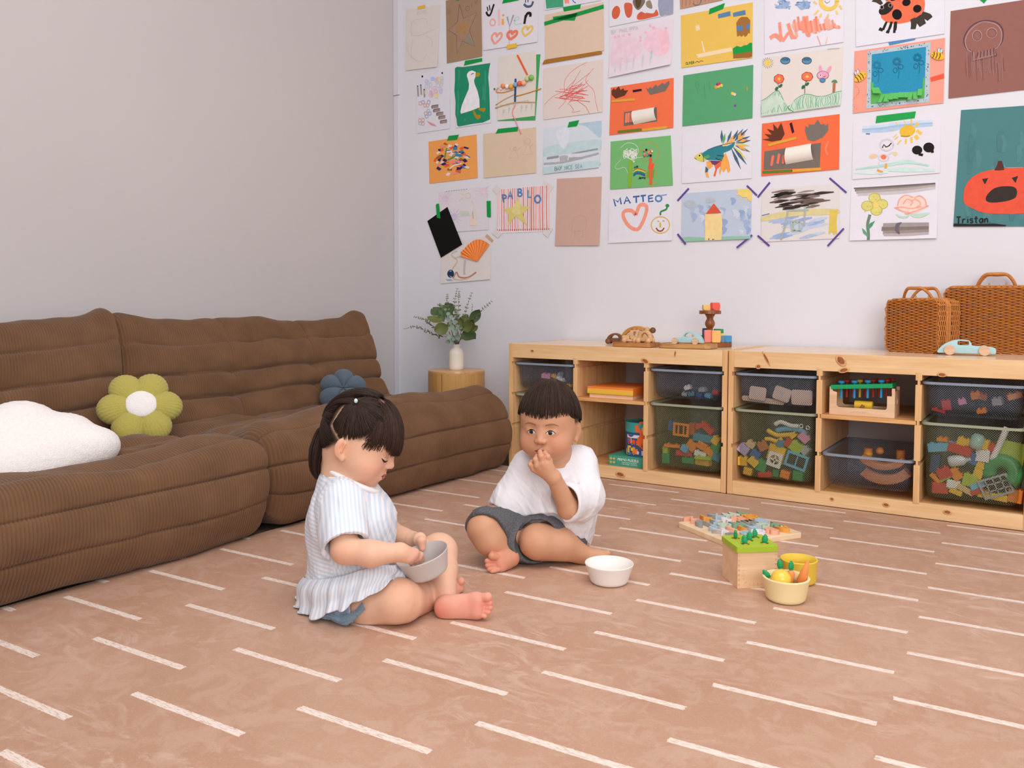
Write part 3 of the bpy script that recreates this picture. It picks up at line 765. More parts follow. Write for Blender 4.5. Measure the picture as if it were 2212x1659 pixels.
# ================================================================ CHILDREN'S PICTURES TAPED TO THE WHITE WALL
ZOOM = {1: (840, 0, 4.6083), 2: (1300, 0, 4.0963), 3: (1800, 0, 5.1845), 4: (880, 260, 4.609), 5: (1290, 230, 4.0218), 6: (1800, 220, 5.0267)}
def wz(z, x, y):
    a = ZOOM[z]; p = on_wall(a[0] + x / a[2], a[1] + y / a[2]); return np.array([p[0], p[2]])
m_paper = vcol_mat('drawing_paper', 0.85, 0.015, 30, 0.1, 0.06, 500)
m_paint = vcol_mat('paint_and_crayon', 0.8, 0.06, 45, 0.15)
m_tape = vcol_mat('paper_tape', 0.75, 0.10, 500, 0.15)
m_felt = vcol_mat('craft_material', 0.85, 0.08, 300, 0.1)
FONT = {
 'o': [[(.3, 0), (.05, .25), (.08, .5), (.3, .62), (.53, .48), (.55, .2), (.3, 0)]], 'l': [[(.15, 1), (.15, 0)]], 'i': [[(.15, .6), (.15, 0)], [(.15, .85), (.17, .9)]],
 'v': [[(.05, .6), (.28, 0), (.55, .65)]], 'e': [[(.05, .32), (.5, .36), (.42, .6), (.15, .58), (.05, .3), (.2, .02), (.52, .1)]], 'r': [[(.12, .6), (.1, 0)], [(.12, .35), (.3, .6), (.5, .55)]],
 's': [[(.5, .55), (.2, .6), (.1, .42), (.45, .25), (.4, .03), (.05, .05)]], 't': [[(.25, .95), (.22, .1), (.4, 0)], [(.0, .62), (.5, .66)]], 'a': [[(.5, .55), (.2, .6), (.03, .25), (.25, .0), (.48, .3), (.5, .58), (.5, 0)]],
 'n': [[(.08, .6), (.08, 0)], [(.08, .4), (.3, .62), (.48, .45), (.5, 0)]], '.': [[(.1, .0), (.13, .04)]], 'y': [[(.05, .6), (.28, .1)], [(.55, .62), (.1, -.3)]], 'h': [[(.08, 1), (.08, 0)], [(.08, .4), (.3, .6), (.48, .4), (.5, 0)]],
 'P': [[(.08, 0), (.1, 1)], [(.1, .98), (.5, .9), (.52, .6), (.1, .5)]], 'A': [[(.02, 0), (.3, 1), (.6, 0)], [(.12, .38), (.5, .38)]], 'B': [[(.08, 0), (.08, 1)], [(.08, 1), (.48, .9), (.45, .58), (.1, .52)], [(.1, .52), (.56, .4), (.5, .05), (.08, 0)]],
 'L': [[(.1, 1), (.08, .02), (.55, .0)]], 'O': [[(.32, 0), (.04, .3), (.08, .75), (.35, 1), (.62, .7), (.6, .25), (.32, 0)]], 'M': [[(.02, 0), (.1, 1), (.4, .35), (.7, 1), (.78, 0)]], 'T': [[(.32, 1), (.3, 0)], [(0, .98), (.64, 1)]],
 'E': [[(.1, 1), (.08, 0)], [(.1, 1), (.52, 1)], [(.1, .52), (.45, .52)], [(.08, 0), (.55, 0)]], 'N': [[(.05, 0), (.08, 1), (.52, .02), (.56, 1)]], 'I': [[(.15, 1), (.14, 0)]], 'V': [[(.0, 1), (.28, 0), (.58, 1)]], 'R': [[(.08, 0), (.1, 1)], [(.1, .98), (.5, .88), (.48, .58), (.1, .5)], [(.2, .5), (.58, 0)]],
 'J': [[(.45, 1), (.45, .15), (.2, 0), (.02, .2)]], 'S': [[(.52, .85), (.25, 1), (.06, .78), (.5, .35), (.4, .02), (.04, .12)]], 'C': [[(.55, .85), (.25, 1), (.03, .5), (.25, 0), (.56, .15)]], 'H': [[(.06, 1), (.06, 0)], [(.54, 1), (.54, 0)], [(.06, .5), (.54, .5)]], 'Y': [[(.02, 1), (.3, .5)], [(.6, 1), (.12, 0)]],
}
class Paper:
    n = 0
    def __init__(s, z, q, rgb, label, cat='drawing', name='child_drawing', lift=0.0025, curl=0.0, y=0.0012, group="children's pictures on the wall"):
        s.z = z; s.q = [wz(z, *p) for p in q]; s.lift = lift; s.y = y
        s.ly = 0; s.V = []; s.Fc = []; s.Cc = []
        s.mpp = float(np.linalg.norm(wz(z, q[0][0], q[0][1] + 100) - wz(z, *q[0]))) / 100
        TL, TR, BR, BL = s.q
        s.c = (TL + TR + BR + BL) / 4; s.zt = (TL + TR)[1] / 2; s.hh = s.zt - (BL + BR)[1] / 2
        s.curl = curl; s.w_ = TR[0] - TL[0]
        s.sl = (TR[1] - TL[1]) / max(1e-6, TR[0] - TL[0]); s.cx = (TL[0] + TR[0]) / 2
        N = 8; V = []; Q = []
        for j in range(N + 1):
            for i in range(N + 1):
                u, v = i / N, j / N
                p = (TL * (1 - u) + TR * u) * (1 - v) + (BL * (1 - u) + BR * u) * v
                V.append((p[0], s.depth(p), p[1]))
        M = len(V); V += [(a, b + 0.0007, c) for a, b, c in V]
        I = lambda i, j: j * (N + 1) + i
        for j in range(N):
            for i in range(N):
                Q.append((I(i, j), I(i, j + 1), I(i + 1, j + 1), I(i + 1, j))); Q.append((M + I(i, j), M + I(i + 1, j), M + I(i + 1, j + 1), M + I(i, j + 1)))
        for k in range(N):
            for a, b in ((I(k, 0), I(k + 1, 0)), (I(N, k), I(N, k + 1)), (I(N - k, N), I(N - k - 1, N)), (I(0, N - k), I(0, N - k - 1))):
                Q.append((a, b, M + b, M + a))
        s.o3 = np.array([s.c[0], 0, s.c[1]])
        V = np.array(V) - s.o3
        s.o = link(name, mesh_np(name, V, Q, False, C3(rgb)), m_paper, None, s.o3)
        tag(s.o, label, cat, group)
    def depth(s, p, up=0.0):
        v = min(1.0, max(0.0, (s.zt + s.sl * (p[0] - s.cx) - p[1]) / s.hh))
        u = min(1.0, max(0.0, (p[0] - s.q[0][0]) / s.w_))
        return -(s.y + s.lift * v + s.curl * max(0, v - 0.7) ** 2 * 11 * (0.4 + 0.6 * u)) - up
    def _up(s): s.ly += 1; return 0.00022 + s.ly * 0.00003
    def _add(s, pts2, faces, rgb, up):
        b = len(s.V); TL, TR, BR, BL = s.q
        x0, x1 = min(TL[0], BL[0]), max(TR[0], BR[0]); cl = []
        for p in pts2:
            x = min(x1, max(x0, p[0])); t = (x - TL[0]) / (TR[0] - TL[0]); tb = (x - BL[0]) / (BR[0] - BL[0])
            cl.append((x, min(TL[1] + (TR[1] - TL[1]) * t, max(BL[1] + (BR[1] - BL[1]) * tb, p[1]))))
        for p in cl: s.V.append((p[0], s.depth(p, up), p[1]))
        s.Fc += [[b + i for i in f] for f in faces]; s.Cc += [C3(rgb)] * len(pts2)
    def fill(s, rgb, pts, smooth=0):
        P = [wz(s.z, *p) for p in (catmull(pts, smooth, True) if smooth else pts)]
        s._add(P, [list(range(len(P)))], rgb, s._up()); return s
    def disc(s, rgb, x, y, rx, ry=None, n=18, a=0.0):
        ry = rx if ry is None else ry; ca, sa = math.cos(a), math.sin(a)
        return s.fill(rgb, [(x + rx * math.cos(t) * ca - ry * math.sin(t) * sa, y + rx * math.cos(t) * sa + ry * math.sin(t) * ca) for t in (2 * PI * i / n for i in range(n))])
    def line(s, rgb, w, pts, smooth=4, taper=0.0):
        if smooth and len(pts) > 2: pts = catmull(pts, smooth)
        P = [wz(s.z, *p) for p in pts]; w = w * s.mpp * 0.5
        L, R = [], []
        for i in range(len(P)):
            t = P[min(i + 1, len(P) - 1)] - P[max(0, i - 1)]; t = t / (np.linalg.norm(t) + 1e-9); nn = np.array([-t[1], t[0]])
            ww = w * (1 - taper * abs(2 * i / max(1, len(P) - 1) - 1))
            L.append(P[i] + nn * ww); R.append(P[i] - nn * ww)
        n = len(P)
        s._add(L + R, [[i, i + 1, n + i + 1, n + i] for i in range(n - 1)], rgb, s._up()); return s
    def ring(s, rgb, w, x, y, rx, ry=None, a0=0.0, a1=6.4, n=14):
        ry = rx if ry is None else ry
        return s.line(rgb, w, [(x + rx * math.cos(t), y + ry * math.sin(t)) for t in np.linspace(a0, a1, n)], 2)
    def text(s, rgb, w, txt, x, y, h, adv=0.8, slope=0.0, shear=0.0):
        """handwriting: x, y is the foot of the first letter in zoom pixels"""
        for ch in txt:
            for st in FONT.get(ch, []):
                s.line(rgb, w, [(x + (p[0] + shear * p[1]) * h, y - p[1] * h + slope * p[0] * h) for p in st], 3 if len(st) > 3 else 0)
            x += h * adv * (1.25 if ch == 'M' else 0.55 if ch in 'il.I' else 1.0); y += slope * h * adv
        return s
    def part(s, name, rgb, pts, h=0.0006, up=0.0002, m=None):
        """a flat piece stuck on: its own mesh"""
        P = [wz(s.z, *p) for p in pts]; c = sum(P) / len(P)
        bm = bmesh.new()
        vs = [bm.verts.new((p[0] - c[0], s.depth(p, up) , p[1] - c[1])) for p in P]
        f = bm.faces.new(vs); ex = bmesh.ops.extrude_face_region(bm, geom=[f])
        bmesh.ops.translate(bm, vec=(0, -h, 0), verts=[g for g in ex['geom'] if isinstance(g, bmesh.types.BMVert)])
        me = bm_mesh(name, bm)
        a = me.color_attributes.new('col', 'FLOAT_COLOR', 'POINT')
        for d in a.data: d.color = (*C3(rgb), 1)
        return link(name, me, m or m_tape, s.o, (c[0] - s.o3[0], 0, c[1] - s.o3[2]))
    def tape(s, rgb, pts): s.part('tape_strip', rgb, pts, 0.0004, 0.0012); return s
    def stick(s, rgb, w, a, b, up=0.0004, h=0.0018, name='craft_stick'):
        A, B = np.array(a, float), np.array(b, float); d = (B - A) / np.linalg.norm(B - A); nn = np.array([-d[1], d[0]]) * w / 2
        pts = []
        for c, s0 in ((A, 1), (B, -1)):
            for t in np.linspace(0, PI, 6): pts.append(tuple(c + s0 * (nn * math.cos(t) - d * (w / 2) * math.sin(t))))
        s.part(name, rgb, pts, h, up, m_felt); return s
    def rod(s, name, rgb, r, pts, up=0.003):
        P = [wz(s.z, *p) for p in catmull(pts, 5)]
        bm = bmesh.new(); add_tube(bm, [(p[0] - s.o3[0], s.depth(p, up), p[1] - s.o3[2]) for p in P], r, 8)
        me = bm_mesh(name, bm, True); a = me.color_attributes.new('col', 'FLOAT_COLOR', 'POINT')
        for d in a.data: d.color = (*C3(rgb), 1)
        link(name, me, m_felt, s.o)
        return s
    def ball(s, name, rgb, x, y, r):
        p = wz(s.z, x, y); R_ = r * s.mpp
        bm = bmesh.new(); add_sphere(bm, (0, 0, 0), R_, 14)
        me = bm_mesh(name, bm, True); a = me.color_attributes.new('col', 'FLOAT_COLOR', 'POINT')
        for d in a.data: d.color = (*C3(rgb), 1)
        link(name, me, m_felt, s.o, (p[0] - s.o3[0], s.depth(p, R_ * 0.9), p[1] - s.o3[2])); return s
    def done(s, name='artwork'):
        if s.V:
            me = bpy.data.meshes.new(name); V = np.array(s.V) - s.o3
            me.from_pydata(V.tolist(), [], s.Fc); me.update()
            a = me.color_attributes.new('col', 'FLOAT_COLOR', 'POINT')
            for d, c in zip(a.data, s.Cc): d.color = (*c, 1)
            tag(link(name, me, m_paint, s.o), kind='stuff')
        return s
GREEN, WHITE_P, BLK = (26, 148, 66), (220, 217, 225), (38, 33, 32)
R0 = random.Random(5)

# --- leftmost two columns
p = Paper(1, [(172, 97), (512, 48), (487, 668), (173, 705)], (218, 209, 203), 'pale cream sheet with a barely visible pencil figure, under a small yellow tape', curl=0.004)
p.text((198, 192, 190), 5, 'ellie', 280, 150, 46, 0.55, -0.15)
for q in ([(225, 240), (260, 200), (370, 190), (385, 250)], [(225, 240), (230, 340), (300, 355), (410, 310), (460, 290)], [(200, 430), (190, 500), (240, 590)], [(240, 400), (230, 560), (330, 615), (380, 540)], [(370, 360), (430, 400), (430, 470)]): p.line((196, 190, 186), 4, q)
p.tape((226, 184, 70), [(288, 68), (362, 48), (366, 80), (290, 96)]).done()

p = Paper(1, [(568, 6), (920, -45), (932, 562), (582, 632)], (158, 130, 104), 'brown kraft sheet with a pencilled five-pointed star')
star = [(705, 45), (745, 185), (878, 125), (805, 300), (860, 465), (735, 410), (683, 535), (680, 355), (595, 300), (685, 220)]
p.fill((163, 131, 110), star).fill((168, 130, 88), [(700, 235), (800, 240), (770, 320), (720, 350), (670, 300)], 3).fill((140, 134, 122), [(790, 330), (855, 460), (770, 420)])
p.line((118, 92, 80), 6, star + [star[0]], 0); p.ring((128, 102, 86), 5, 785, 85, 18, 24); p.line((128, 102, 86), 5, [(825, 40), (832, 80)]).line((128, 102, 86), 5, [(860, 0), (868, 40), (885, 0)]).ring((136, 110, 92), 4, 600, 115, 14, 20)
p.tape(GREEN, [(668, -20), (712, -28), (708, 2), (672, 8)]).done()

p = Paper(1, [(935, 22), (1490, -62), (1485, 420), (945, 505)], WHITE_P, "white sheet painted with the word oliver in pale letters above three hearts", curl=0.003)
p.line(BLK, 22, [(972, 118), (985, 148), (1012, 148), (1048, 42)]).line(BLK, 13, [(980, 68), (990, 112)]).line(BLK, 13, [(1002, 52), (1010, 106)])
p.line((82, 95, 125), 24, [(1346, 42), (1376, 66), (1420, 58), (1438, 14)]).line((82, 95, 125), 12, [(1364, -8), (1362, 28)]).line((82, 95, 125), 12, [(1388, -8), (1386, 24)])
p.ring((238, 172, 160), 16, 1036, 225, 26, 32).line((238, 188, 182), 25, [(1097, 96), (1102, 255)]).line((232, 172, 74), 26, [(1136, 188), (1138, 250)]).disc((232, 172, 74), 1141, 154, 12)
p.line((164, 160, 176), 22, [(1180, 168), (1206, 262), (1244, 150)], 0).line((186, 212, 202), 12, [(1250, 208), (1300, 190), (1284, 166), (1256, 190), (1264, 246), (1322, 234)])
p.line(BLK, 26, [(1366, 150), (1352, 240)]).line(BLK, 28, [(1360, 182), (1382, 136), (1412, 138), (1410, 168)])
def heart(P, rgb, w, x, y, sx, sy, tl=0.25):
    pts = [(x + (0.0) * sx, y + 0.42 * sy), (x - .5 * sx, y - .05 * sy), (x - .42 * sx, y - .42 * sy), (x - .15 * sx, y - .45 * sy), (x + 0.0 * sx, y - .2 * sy), (x + .2 * sx, y - .48 * sy), (x + .48 * sx, y - .4 * sy), (x + .48 * sx, y - .05 * sy), (x + .0 * sx, y + .42 * sy)]
    P.line(rgb, w, [(a + tl * (y - b), b) for a, b in pts], 3)
heart(p, (238, 160, 140), 24, 1072, 390, 92, 120); heart(p, (235, 128, 100), 30, 1226, 358, 88, 92, 0.3); heart(p, (228, 192, 100), 22, 1375, 318, 92, 110, 0.35)
p.line((150, 145, 150), 4, [(1205, 262), (1205, 455)])
p.tape((226, 184, 66), [(1178, 452), (1280, 432), (1283, 474), (1186, 493)]).tape(GREEN, [(1145, -6), (1302, -28), (1298, 5), (1130, 38)]).done()

p = Paper(1, [(1552, -60), (2122, -130), (2120, 5), (1556, 105)], WHITE_P, 'white sheet cut by the top edge with a green painted patch')
p.fill((72, 160, 122), [(1560, -20), (1735, -60), (1742, 70), (1660, 78), (1572, 90)]).fill((240, 152, 132), [(1740, -40), (1790, -40), (1802, 34), (1756, 38)]).line((92, 128, 190), 10, [(1825, -20), (1838, 12), (1866, 34)])
p.done()
p = Paper(1, [(1553, 150), (2137, 20), (2146, 506), (1560, 594)], (217, 193, 171), 'plain beige sheet banded by long green tape above and brown tape below')
p.tape(GREEN, [(1550, 220), (2141, 46), (2143, 86), (1553, 258)]).tape(GREEN, [(1634, 170), (1880, 130), (1852, 206), (1640, 200)]).tape((168, 110, 44), [(1552, 602), (2106, 508), (2128, 520), (2126, 540), (1532, 643)]).tape(GREEN, [(1733, 66), (1916, 32), (1906, 88), (1746, 115)]).done()

p = Paper(1, [(270, 735), (605, 680), (612, 1280), (280, 1330)], (218, 217, 226), 'white sheet of small rings, grey tube strokes and two black dots')
p.disc(BLK, 335, 762, 9, 11).disc(BLK, 533, 728, 8, 10)
for a, b in (((288, 852), (296, 962)), ((320, 842), (326, 946)), ((354, 886), (358, 970))): p.line((158, 150, 152), 20, [a, b]).line((96, 90, 92), 16, [a, (a[0] + 1, a[1] + 12)])
for x, y in ((463, 1063), (480, 1100), (512, 1135), (533, 1170), (550, 1213)): p.line((156, 142, 138), 34, [(x - 32, y + 4), (x + 34, y - 6)]).line((110, 98, 96), 8, [(x - 30, y - 8), (x + 30, y - 18)]).disc((128, 114, 112), x - 30, y + 4, 7, 16)
for k in range(26):
    x, y = 445 + R0.uniform(-75, 90), 865 + R0.uniform(-85, 90); p.ring(R0.choice([(226, 190, 196), (190, 200, 226), (228, 214, 160), (205, 196, 222), (236, 178, 168)]), 6, x, y, 15, 19)
p.disc((170, 196, 232), 440, 785, 22, 20).disc((230, 216, 150), 505, 795, 14, 17).disc((226, 214, 150), 478, 955, 18, 24).line((240, 170, 160), 12, [(420, 910), (430, 950), (444, 962)])
for x, y in ((318, 1030), (345, 1018), (365, 1050), (402, 1018), (390, 1048), (372, 1130), (398, 1105), (412, 1130), (382, 1160), (315, 1200), (345, 1195), (320, 1228), (345, 1232)): p.ring(R0.choice([(150, 196, 184), (226, 160, 150), (150, 165, 205)]), 6, x, y, 15, 17)
for k in range(9): p.line((226, 150, 150), 3, [(385 + k * 9, 1205 + k * 4), (425 + k * 7, 1245 + k * 2)])
p.done()

p = Paper(1, [(652, 645), (1006, 590), (1020, 1222), (668, 1275)], WHITE_P, 'white goose with yellow beak and feet painted on green')
p.fill((38, 138, 102), [(660, 680), (680, 665), (740, 668), (1012, 628), (1000, 690), (992, 770), (1002, 880), (1008, 1040), (1012, 1190), (940, 1222), (840, 1235), (700, 1262), (684, 1250), (676, 1180), (665, 1140), (668, 1020), (655, 900), (660, 800)])
for x0, y0, y1 in ((700, 700, 800), (960, 700, 1000), (690, 900, 1150), (940, 850, 1000), (760, 1180, 1210)): p.line((58, 152, 118), 16, [(x0, y0), (x0 + 4, (y0 + y1) / 2), (x0 - 3, y1)])
p.fill((232, 230, 236), [(781, 735), (800, 712), (832, 702), (866, 716), (872, 740), (864, 768), (850, 800), (856, 835), (885, 905), (904, 985), (908, 1070), (820, 1104), (722, 1134), (716, 1115), (730, 1050), (760, 975), (797, 890), (801, 840), (790, 790), (780, 760)])
p.fill((172, 146, 40), [(866, 726), (900, 721), (913, 742), (896, 765), (864, 767)]).line(BLK, 7, [(824, 748), (832, 735), (848, 733)])
p.fill((166, 136, 38), [(884, 1072), (925, 1080), (962, 1074), (968, 1090), (948, 1120), (905, 1100)]).fill((166, 136, 38), [(836, 1102), (852, 1097), (880, 1146), (918, 1145), (918, 1176), (886, 1192), (862, 1168)])
p.tape(GREEN, [(762, 606), (930, 578), (933, 612), (750, 656)]).done()

p = Paper(1, [(1100, 575), (1510, 540), (1460, 1198), (1087, 1205)], (72, 160, 92), 'cream craft sheet on green backing with a row of pompoms and pipe cleaners', lift=0.0015)
p.part('cream_sheet', (218, 212, 203), [(1095, 570), (1468, 506), (1470, 760), (1456, 1155), (1085, 1200)], 0.0006, 0.0004, m_paper)
p.ly = 60
for x, y in ((1140, 1130), (1195, 1110), (1320, 1090), (1365, 1085), (1420, 1075)): p.line((176, 180, 160), 4, [(x, y + 25), (x + 6, y - 15)]).ring((176, 180, 160), 4, x + 8, y - 24, 8, 12)
for k in range(12): p.disc((196, 198, 176), 1090 + k * 27, 1062 - k * 5 + R0.uniform(-8, 8), 12, 8)
p.stick((226, 102, 62), 20, (1285, 556), (1379, 742)).stick((46, 82, 128), 19, (1265, 792), (1260, 1022))
p.rod('pipe_cleaner', (220, 142, 64), 0.0022, [(1250, 895), (1150, 922), (1085, 920), (1076, 900), (1096, 876)]).rod('pipe_cleaner', (214, 140, 54), 0.0026, [(1520, 884), (1400, 925), (1268, 962)])
p.rod('pipe_cleaner', (206, 168, 134), 0.0024, [(1070, 1046), (1160, 990), (1250, 946)]).rod('pipe_cleaner', (206, 166, 130), 0.003, [(1068, 1076), (1160, 1048), (1270, 1022), (1466, 1020)]).rod('pipe_cleaner', (232, 142, 152), 0.002, [(1270, 1042), (1238, 1120), (1270, 1205), (1326, 1334)], 0.005)
for x, y, r, c in ((1126, 888, 14, (232, 222, 218)), (1148, 860, 23, (240, 146, 96)), (1190, 866, 23, (232, 226, 226)), (1230, 866, 25, (232, 172, 76)), (1273, 848, 23, (128, 176, 216)), (1315, 836, 25, (240, 104, 80)), (1357, 832, 26, (246, 178, 142)), (1390, 790, 25, (192, 206, 142)), (1433, 778, 27, (132, 190, 92)), (1058, 888, 9, (40, 110, 70))): p.ball('pompom', c, x, y, r)
p.done()

p = Paper(1, [(1540, 683), (2137, 592), (2131, 1116), (1543, 1193)], (219, 206, 199), 'beige sheet scribbled over in thin red crayon')
red = (222, 92, 92)
p.line(red, 4, [(1990, 612), (1850, 690), (1760, 790), (1752, 900), (1780, 980)]).line(red, 4, [(2040, 680), (1960, 800), (2040, 900), (2060, 1000), (2085, 1110)]).line(red, 4, [(1690, 1085), (1760, 1010), (1800, 900), (1910, 700)]).line(red, 4, [(1550, 1045), (1640, 960), (1800, 880), (2010, 720)]).line(red, 4, [(1800, 1040), (1840, 1090), (1830, 1120), (1910, 1105)])
for k in range(22):
    a = R0.uniform(-0.9, 0.3); l = R0.uniform(50, 170); x, y = 1830 + R0.uniform(-60, 60), 930 + R0.uniform(-70, 70)
    p.line(red, R0.uniform(3, 6), [(x - l * math.cos(a), y - l * math.sin(a)), (x, y + R0.uniform(-25, 25)), (x + l * math.cos(a), y + l * math.sin(a))])
p.line(red, 4, [(1870, 1000), (1960, 1060), (2000, 1130)]).done()

# --- third row and below at the left
p = Paper(4, [(212, 213), (690, 140), (703, 573), (224, 630)], (245, 160, 86), 'orange sheet stuck all over with coloured paper scraps', lift=0.002)
for k in range(62):
    t = R0.uniform(0, 2 * PI); r = R0.uniform(0.02, 1) ** 0.5; x, y = 455 + 190 * r * math.cos(t), 385 + 160 * r * math.sin(t); a = R0.uniform(0, 3); w_, h_ = R0.uniform(20, 38), R0.uniform(14, 24)
    c = R0.choice([(70, 124, 170), (70, 124, 170), (60, 36, 88), (60, 36, 88), (158, 102, 34), (240, 210, 196), (246, 140, 130), (226, 96, 60), (228, 214, 190)])
    p.fill(c, [(x + w_ * math.cos(a + q) * R0.uniform(.8, 1.1), y + h_ * math.sin(a + q) + R0.uniform(-4, 4)) for q in (0.4, 2.4, 3.6, 5.5)])
p.line((72, 150, 66), 14, [(396, 275), (376, 372)]).line((72, 150, 66), 14, [(405, 396), (484, 356)]).line((240, 226, 216), 12, [(425, 486), (470, 450), (548, 432)])
p.tape(GREEN, [(415, 155), (516, 143), (495, 195), (397, 203)]).done()

p = Paper(4, [(755, 137), (1282, 68), (1287, 524), (763, 576)], (214, 193, 167), 'tan sheet with two faint pencil figures, green tape at its top')
pc = (190, 168, 146)
p.line(pc, 4, [(1070, 265), (1016, 376), (1110, 376), (1070, 265)], 0).ring(pc, 4, 1076, 285, 16, 18).line(pc, 4, [(1035, 300), (1016, 268)]).line(pc, 4, [(1095, 300), (1130, 270)]).line(pc, 4, [(1200, 240), (1150, 345), (1248, 335), (1215, 240)], 0).ring(pc, 4, 1202, 210, 26, 28).line(pc, 4, [(1170, 255), (1160, 195)]).line(pc, 4, [(1225, 270), (1255, 230)])
p.tape(GREEN, [(905, 86), (1104, 65), (1100, 110), (880, 133)]).done()

p = Paper(4, [(1360, 80), (1937, 0), (1912, 470), (1355, 538)], (206, 215, 223), 'pale blue watercolour of grey shapes with pencilled words along the bottom', curl=0.004)
p.fill((176, 200, 214), [(1690, 35), (1935, 5), (1925, 170), (1850, 120), (1780, 60)], 4).fill((188, 210, 214), [(1362, 280), (1500, 240), (1930, 190), (1925, 300), (1600, 330), (1362, 360)], 4).fill((216, 220, 230), [(1480, 130), (1560, 70), (1620, 120), (1560, 290)], 4).fill((186, 210, 214), [(1358, 470), (1900, 400), (1905, 460), (1356, 530)], 2)
for w_, c, q in ((22, (170, 170, 175), [(1362, 435), (1500, 425), (1620, 405), (1910, 330)]), (24, (150, 150, 155), [(1392, 380), (1510, 362)]), (50, (176, 176, 182), [(1520, 385), (1560, 375), (1600, 380)]), (30, (166, 166, 172), [(1610, 382), (1750, 372)]), (16, (150, 150, 156), [(1640, 335), (1900, 285)]), (36, (214, 216, 224), [(1605, 352), (1750, 345)])): p.line(c, w_, q)
p.text((128, 134, 134), 7, 'BAY', 1470, 505, 40, 0.62, -0.12).text((140, 150, 150), 6, 'NICE', 1570, 495, 38, 0.62, -0.12).text((146, 156, 156), 6, 'SEA', 1675, 482, 36, 0.7, -0.12)
p.tape(GREEN, [(1612, 18), (1713, -2), (1690, 60), (1597, 72)]).done()

p = Paper(4, [(310, 715), (800, 655), (812, 1088), (330, 1122)], (217, 212, 218), 'very pale crayon sun and fireworks sheet, a green tape at its right edge')
for x, y, c in ((380, 780, (220, 196, 216)), (470, 960, (206, 190, 220)), (760, 700, (226, 200, 216))):
    p.disc(c, x, y, 30, 34)
    for k in range(12): p.line(c, 5, [(x, y), (x + 85 * math.cos(k * .52), y + 85 * math.sin(k * .52))])
p.ring((230, 210, 160), 6, 608, 748, 24, 26)
for q in ([(530, 722), (570, 742)], [(515, 800), (560, 765)], [(640, 800), (665, 840), (660, 900)]): p.line((230, 210, 165), 7, q)
p.fill((228, 208, 196), [(640, 920), (680, 900), (695, 1050), (625, 1045)]).line((120, 120, 120), 5, [(655, 910), (660, 980)])
for k in range(9): p.line((150, 150, 158), 5, [(385 + k * 25, 710 - k * 3), (400 + k * 25, 706 - k * 3)])
for k in range(8): p.line((206, 214, 200), 9, [(530 + k * 12, 900), (545 + k * 11, 950)])
p.tape(GREEN, [(792, 803), (833, 802), (836, 966), (797, 962)]).done()

p = Paper(4, [(203, 1003), (403, 862), (553, 1236), (342, 1367)], (22, 22, 20), 'tilted plain black card hung by one green tape', name='black_card', cat='card', y=0.004)
p.tape(GREEN, [(290, 840), (306, 829), (322, 834), (336, 978), (300, 970)]).done()

p = Paper(4, [(890, 685), (1420, 638), (1415, 1104), (893, 1126)], (225, 220, 225), 'sheet lettered PABLO in blue above a yellow star on red stripes', lift=0.001)
for k in range(25):
    x = 900 + k * 21.3; c = R0.choice([(226, 140, 128), (232, 168, 158), (236, 190, 184), (220, 120, 105)])
    p.line(c, R0.uniform(8, 13), [(x, 690 - k * 1.8), (x + R0.uniform(-4, 4), 880), (x + R0.uniform(-3, 5), 1105 - k * 0.5)])
    p.disc((206, 96, 80), x, 1095 - k * 0.5, 6, 9)
p.fill((214, 200, 122), [(1100, 762), (1135, 850), (1222, 862), (1150, 935), (1195, 1045), (1080, 955), (1003, 1055), (1015, 945), (960, 880), (1060, 865)]).fill((222, 210, 142), [(1100, 790), (1130, 870), (1120, 940), (1050, 920), (1060, 870)], 3)
bl = (86, 126, 182)
p.text(bl, 15, 'P', 958, 818, 78, shear=-.25).text(bl, 14, 'A', 1004, 784, 78).text(bl, 15, 'B', 1100, 756, 74).text(bl, 14, 'L', 1198, 766, 70).ring(bl, 17, 1300, 785, 28, 36)
for q in ([(850, 690), (885, 640), (940, 690), (890, 740)], [(1360, 600), (1462, 655), (1420, 720), (1365, 650)], [(845, 1125), (880, 1080), (945, 1130), (905, 1175)], [(1370, 1060), (1452, 1075), (1400, 1168), (1355, 1130)]): p.part('clear_tape', (216, 210, 208), q, 0.0003, 0.0012)
p.done()

p = Paper(4, [(1490, 582), (1938, 560), (1917, 1246), (1475, 1250)], (199, 164, 151), 'dusty pink portrait sheet, almost blank, beside the PABLO sheet', curl=0.005)
p.line((184, 148, 136), 4, [(1655, 1110), (1640, 1100), (1668, 965), (1770, 960), (1778, 1090), (1655, 1108)], 2).line((184, 148, 136), 4, [(1672, 1110), (1668, 1170)]).line((184, 148, 136), 4, [(1752, 1105), (1750, 1165)]).done()

p = Paper(4, [(338, 1235), (838, 1145), (829, 1583), (334, 1626)], (221, 213, 209), 'cream collage with a pleated orange paper fan, below the black card', curl=0.003)
p.line((190, 184, 180), 26, [(580, 1390), (570, 1470), (572, 1540)]).line((196, 190, 186), 16, [(540, 1350), (470, 1370), (445, 1330), (500, 1300)]).line((206, 170, 140), 11, [(470, 1370), (500, 1400), (460, 1470), (440, 1510)]).line((186, 128, 108), 16, [(458, 1575), (492, 1512), (515, 1555), (560, 1568), (620, 1560), (690, 1512)]).line((206, 180, 166), 12, [(460, 1580), (540, 1590), (620, 1570)])
for k in range(5): p.line((150, 170, 200), 3, [(385 + k * 5, 1585 + k * 3), (440 + k * 4, 1580 + k * 4)])
p.disc((32, 60, 92), 435, 1527, 34, 40).disc((60, 130, 170), 432, 1524, 24, 30).line((190, 200, 205), 8, [(440, 1495), (425, 1540), (445, 1560)])
p.tape((196, 166, 134), [(797, 1132), (860, 1193), (845, 1215), (777, 1156)])
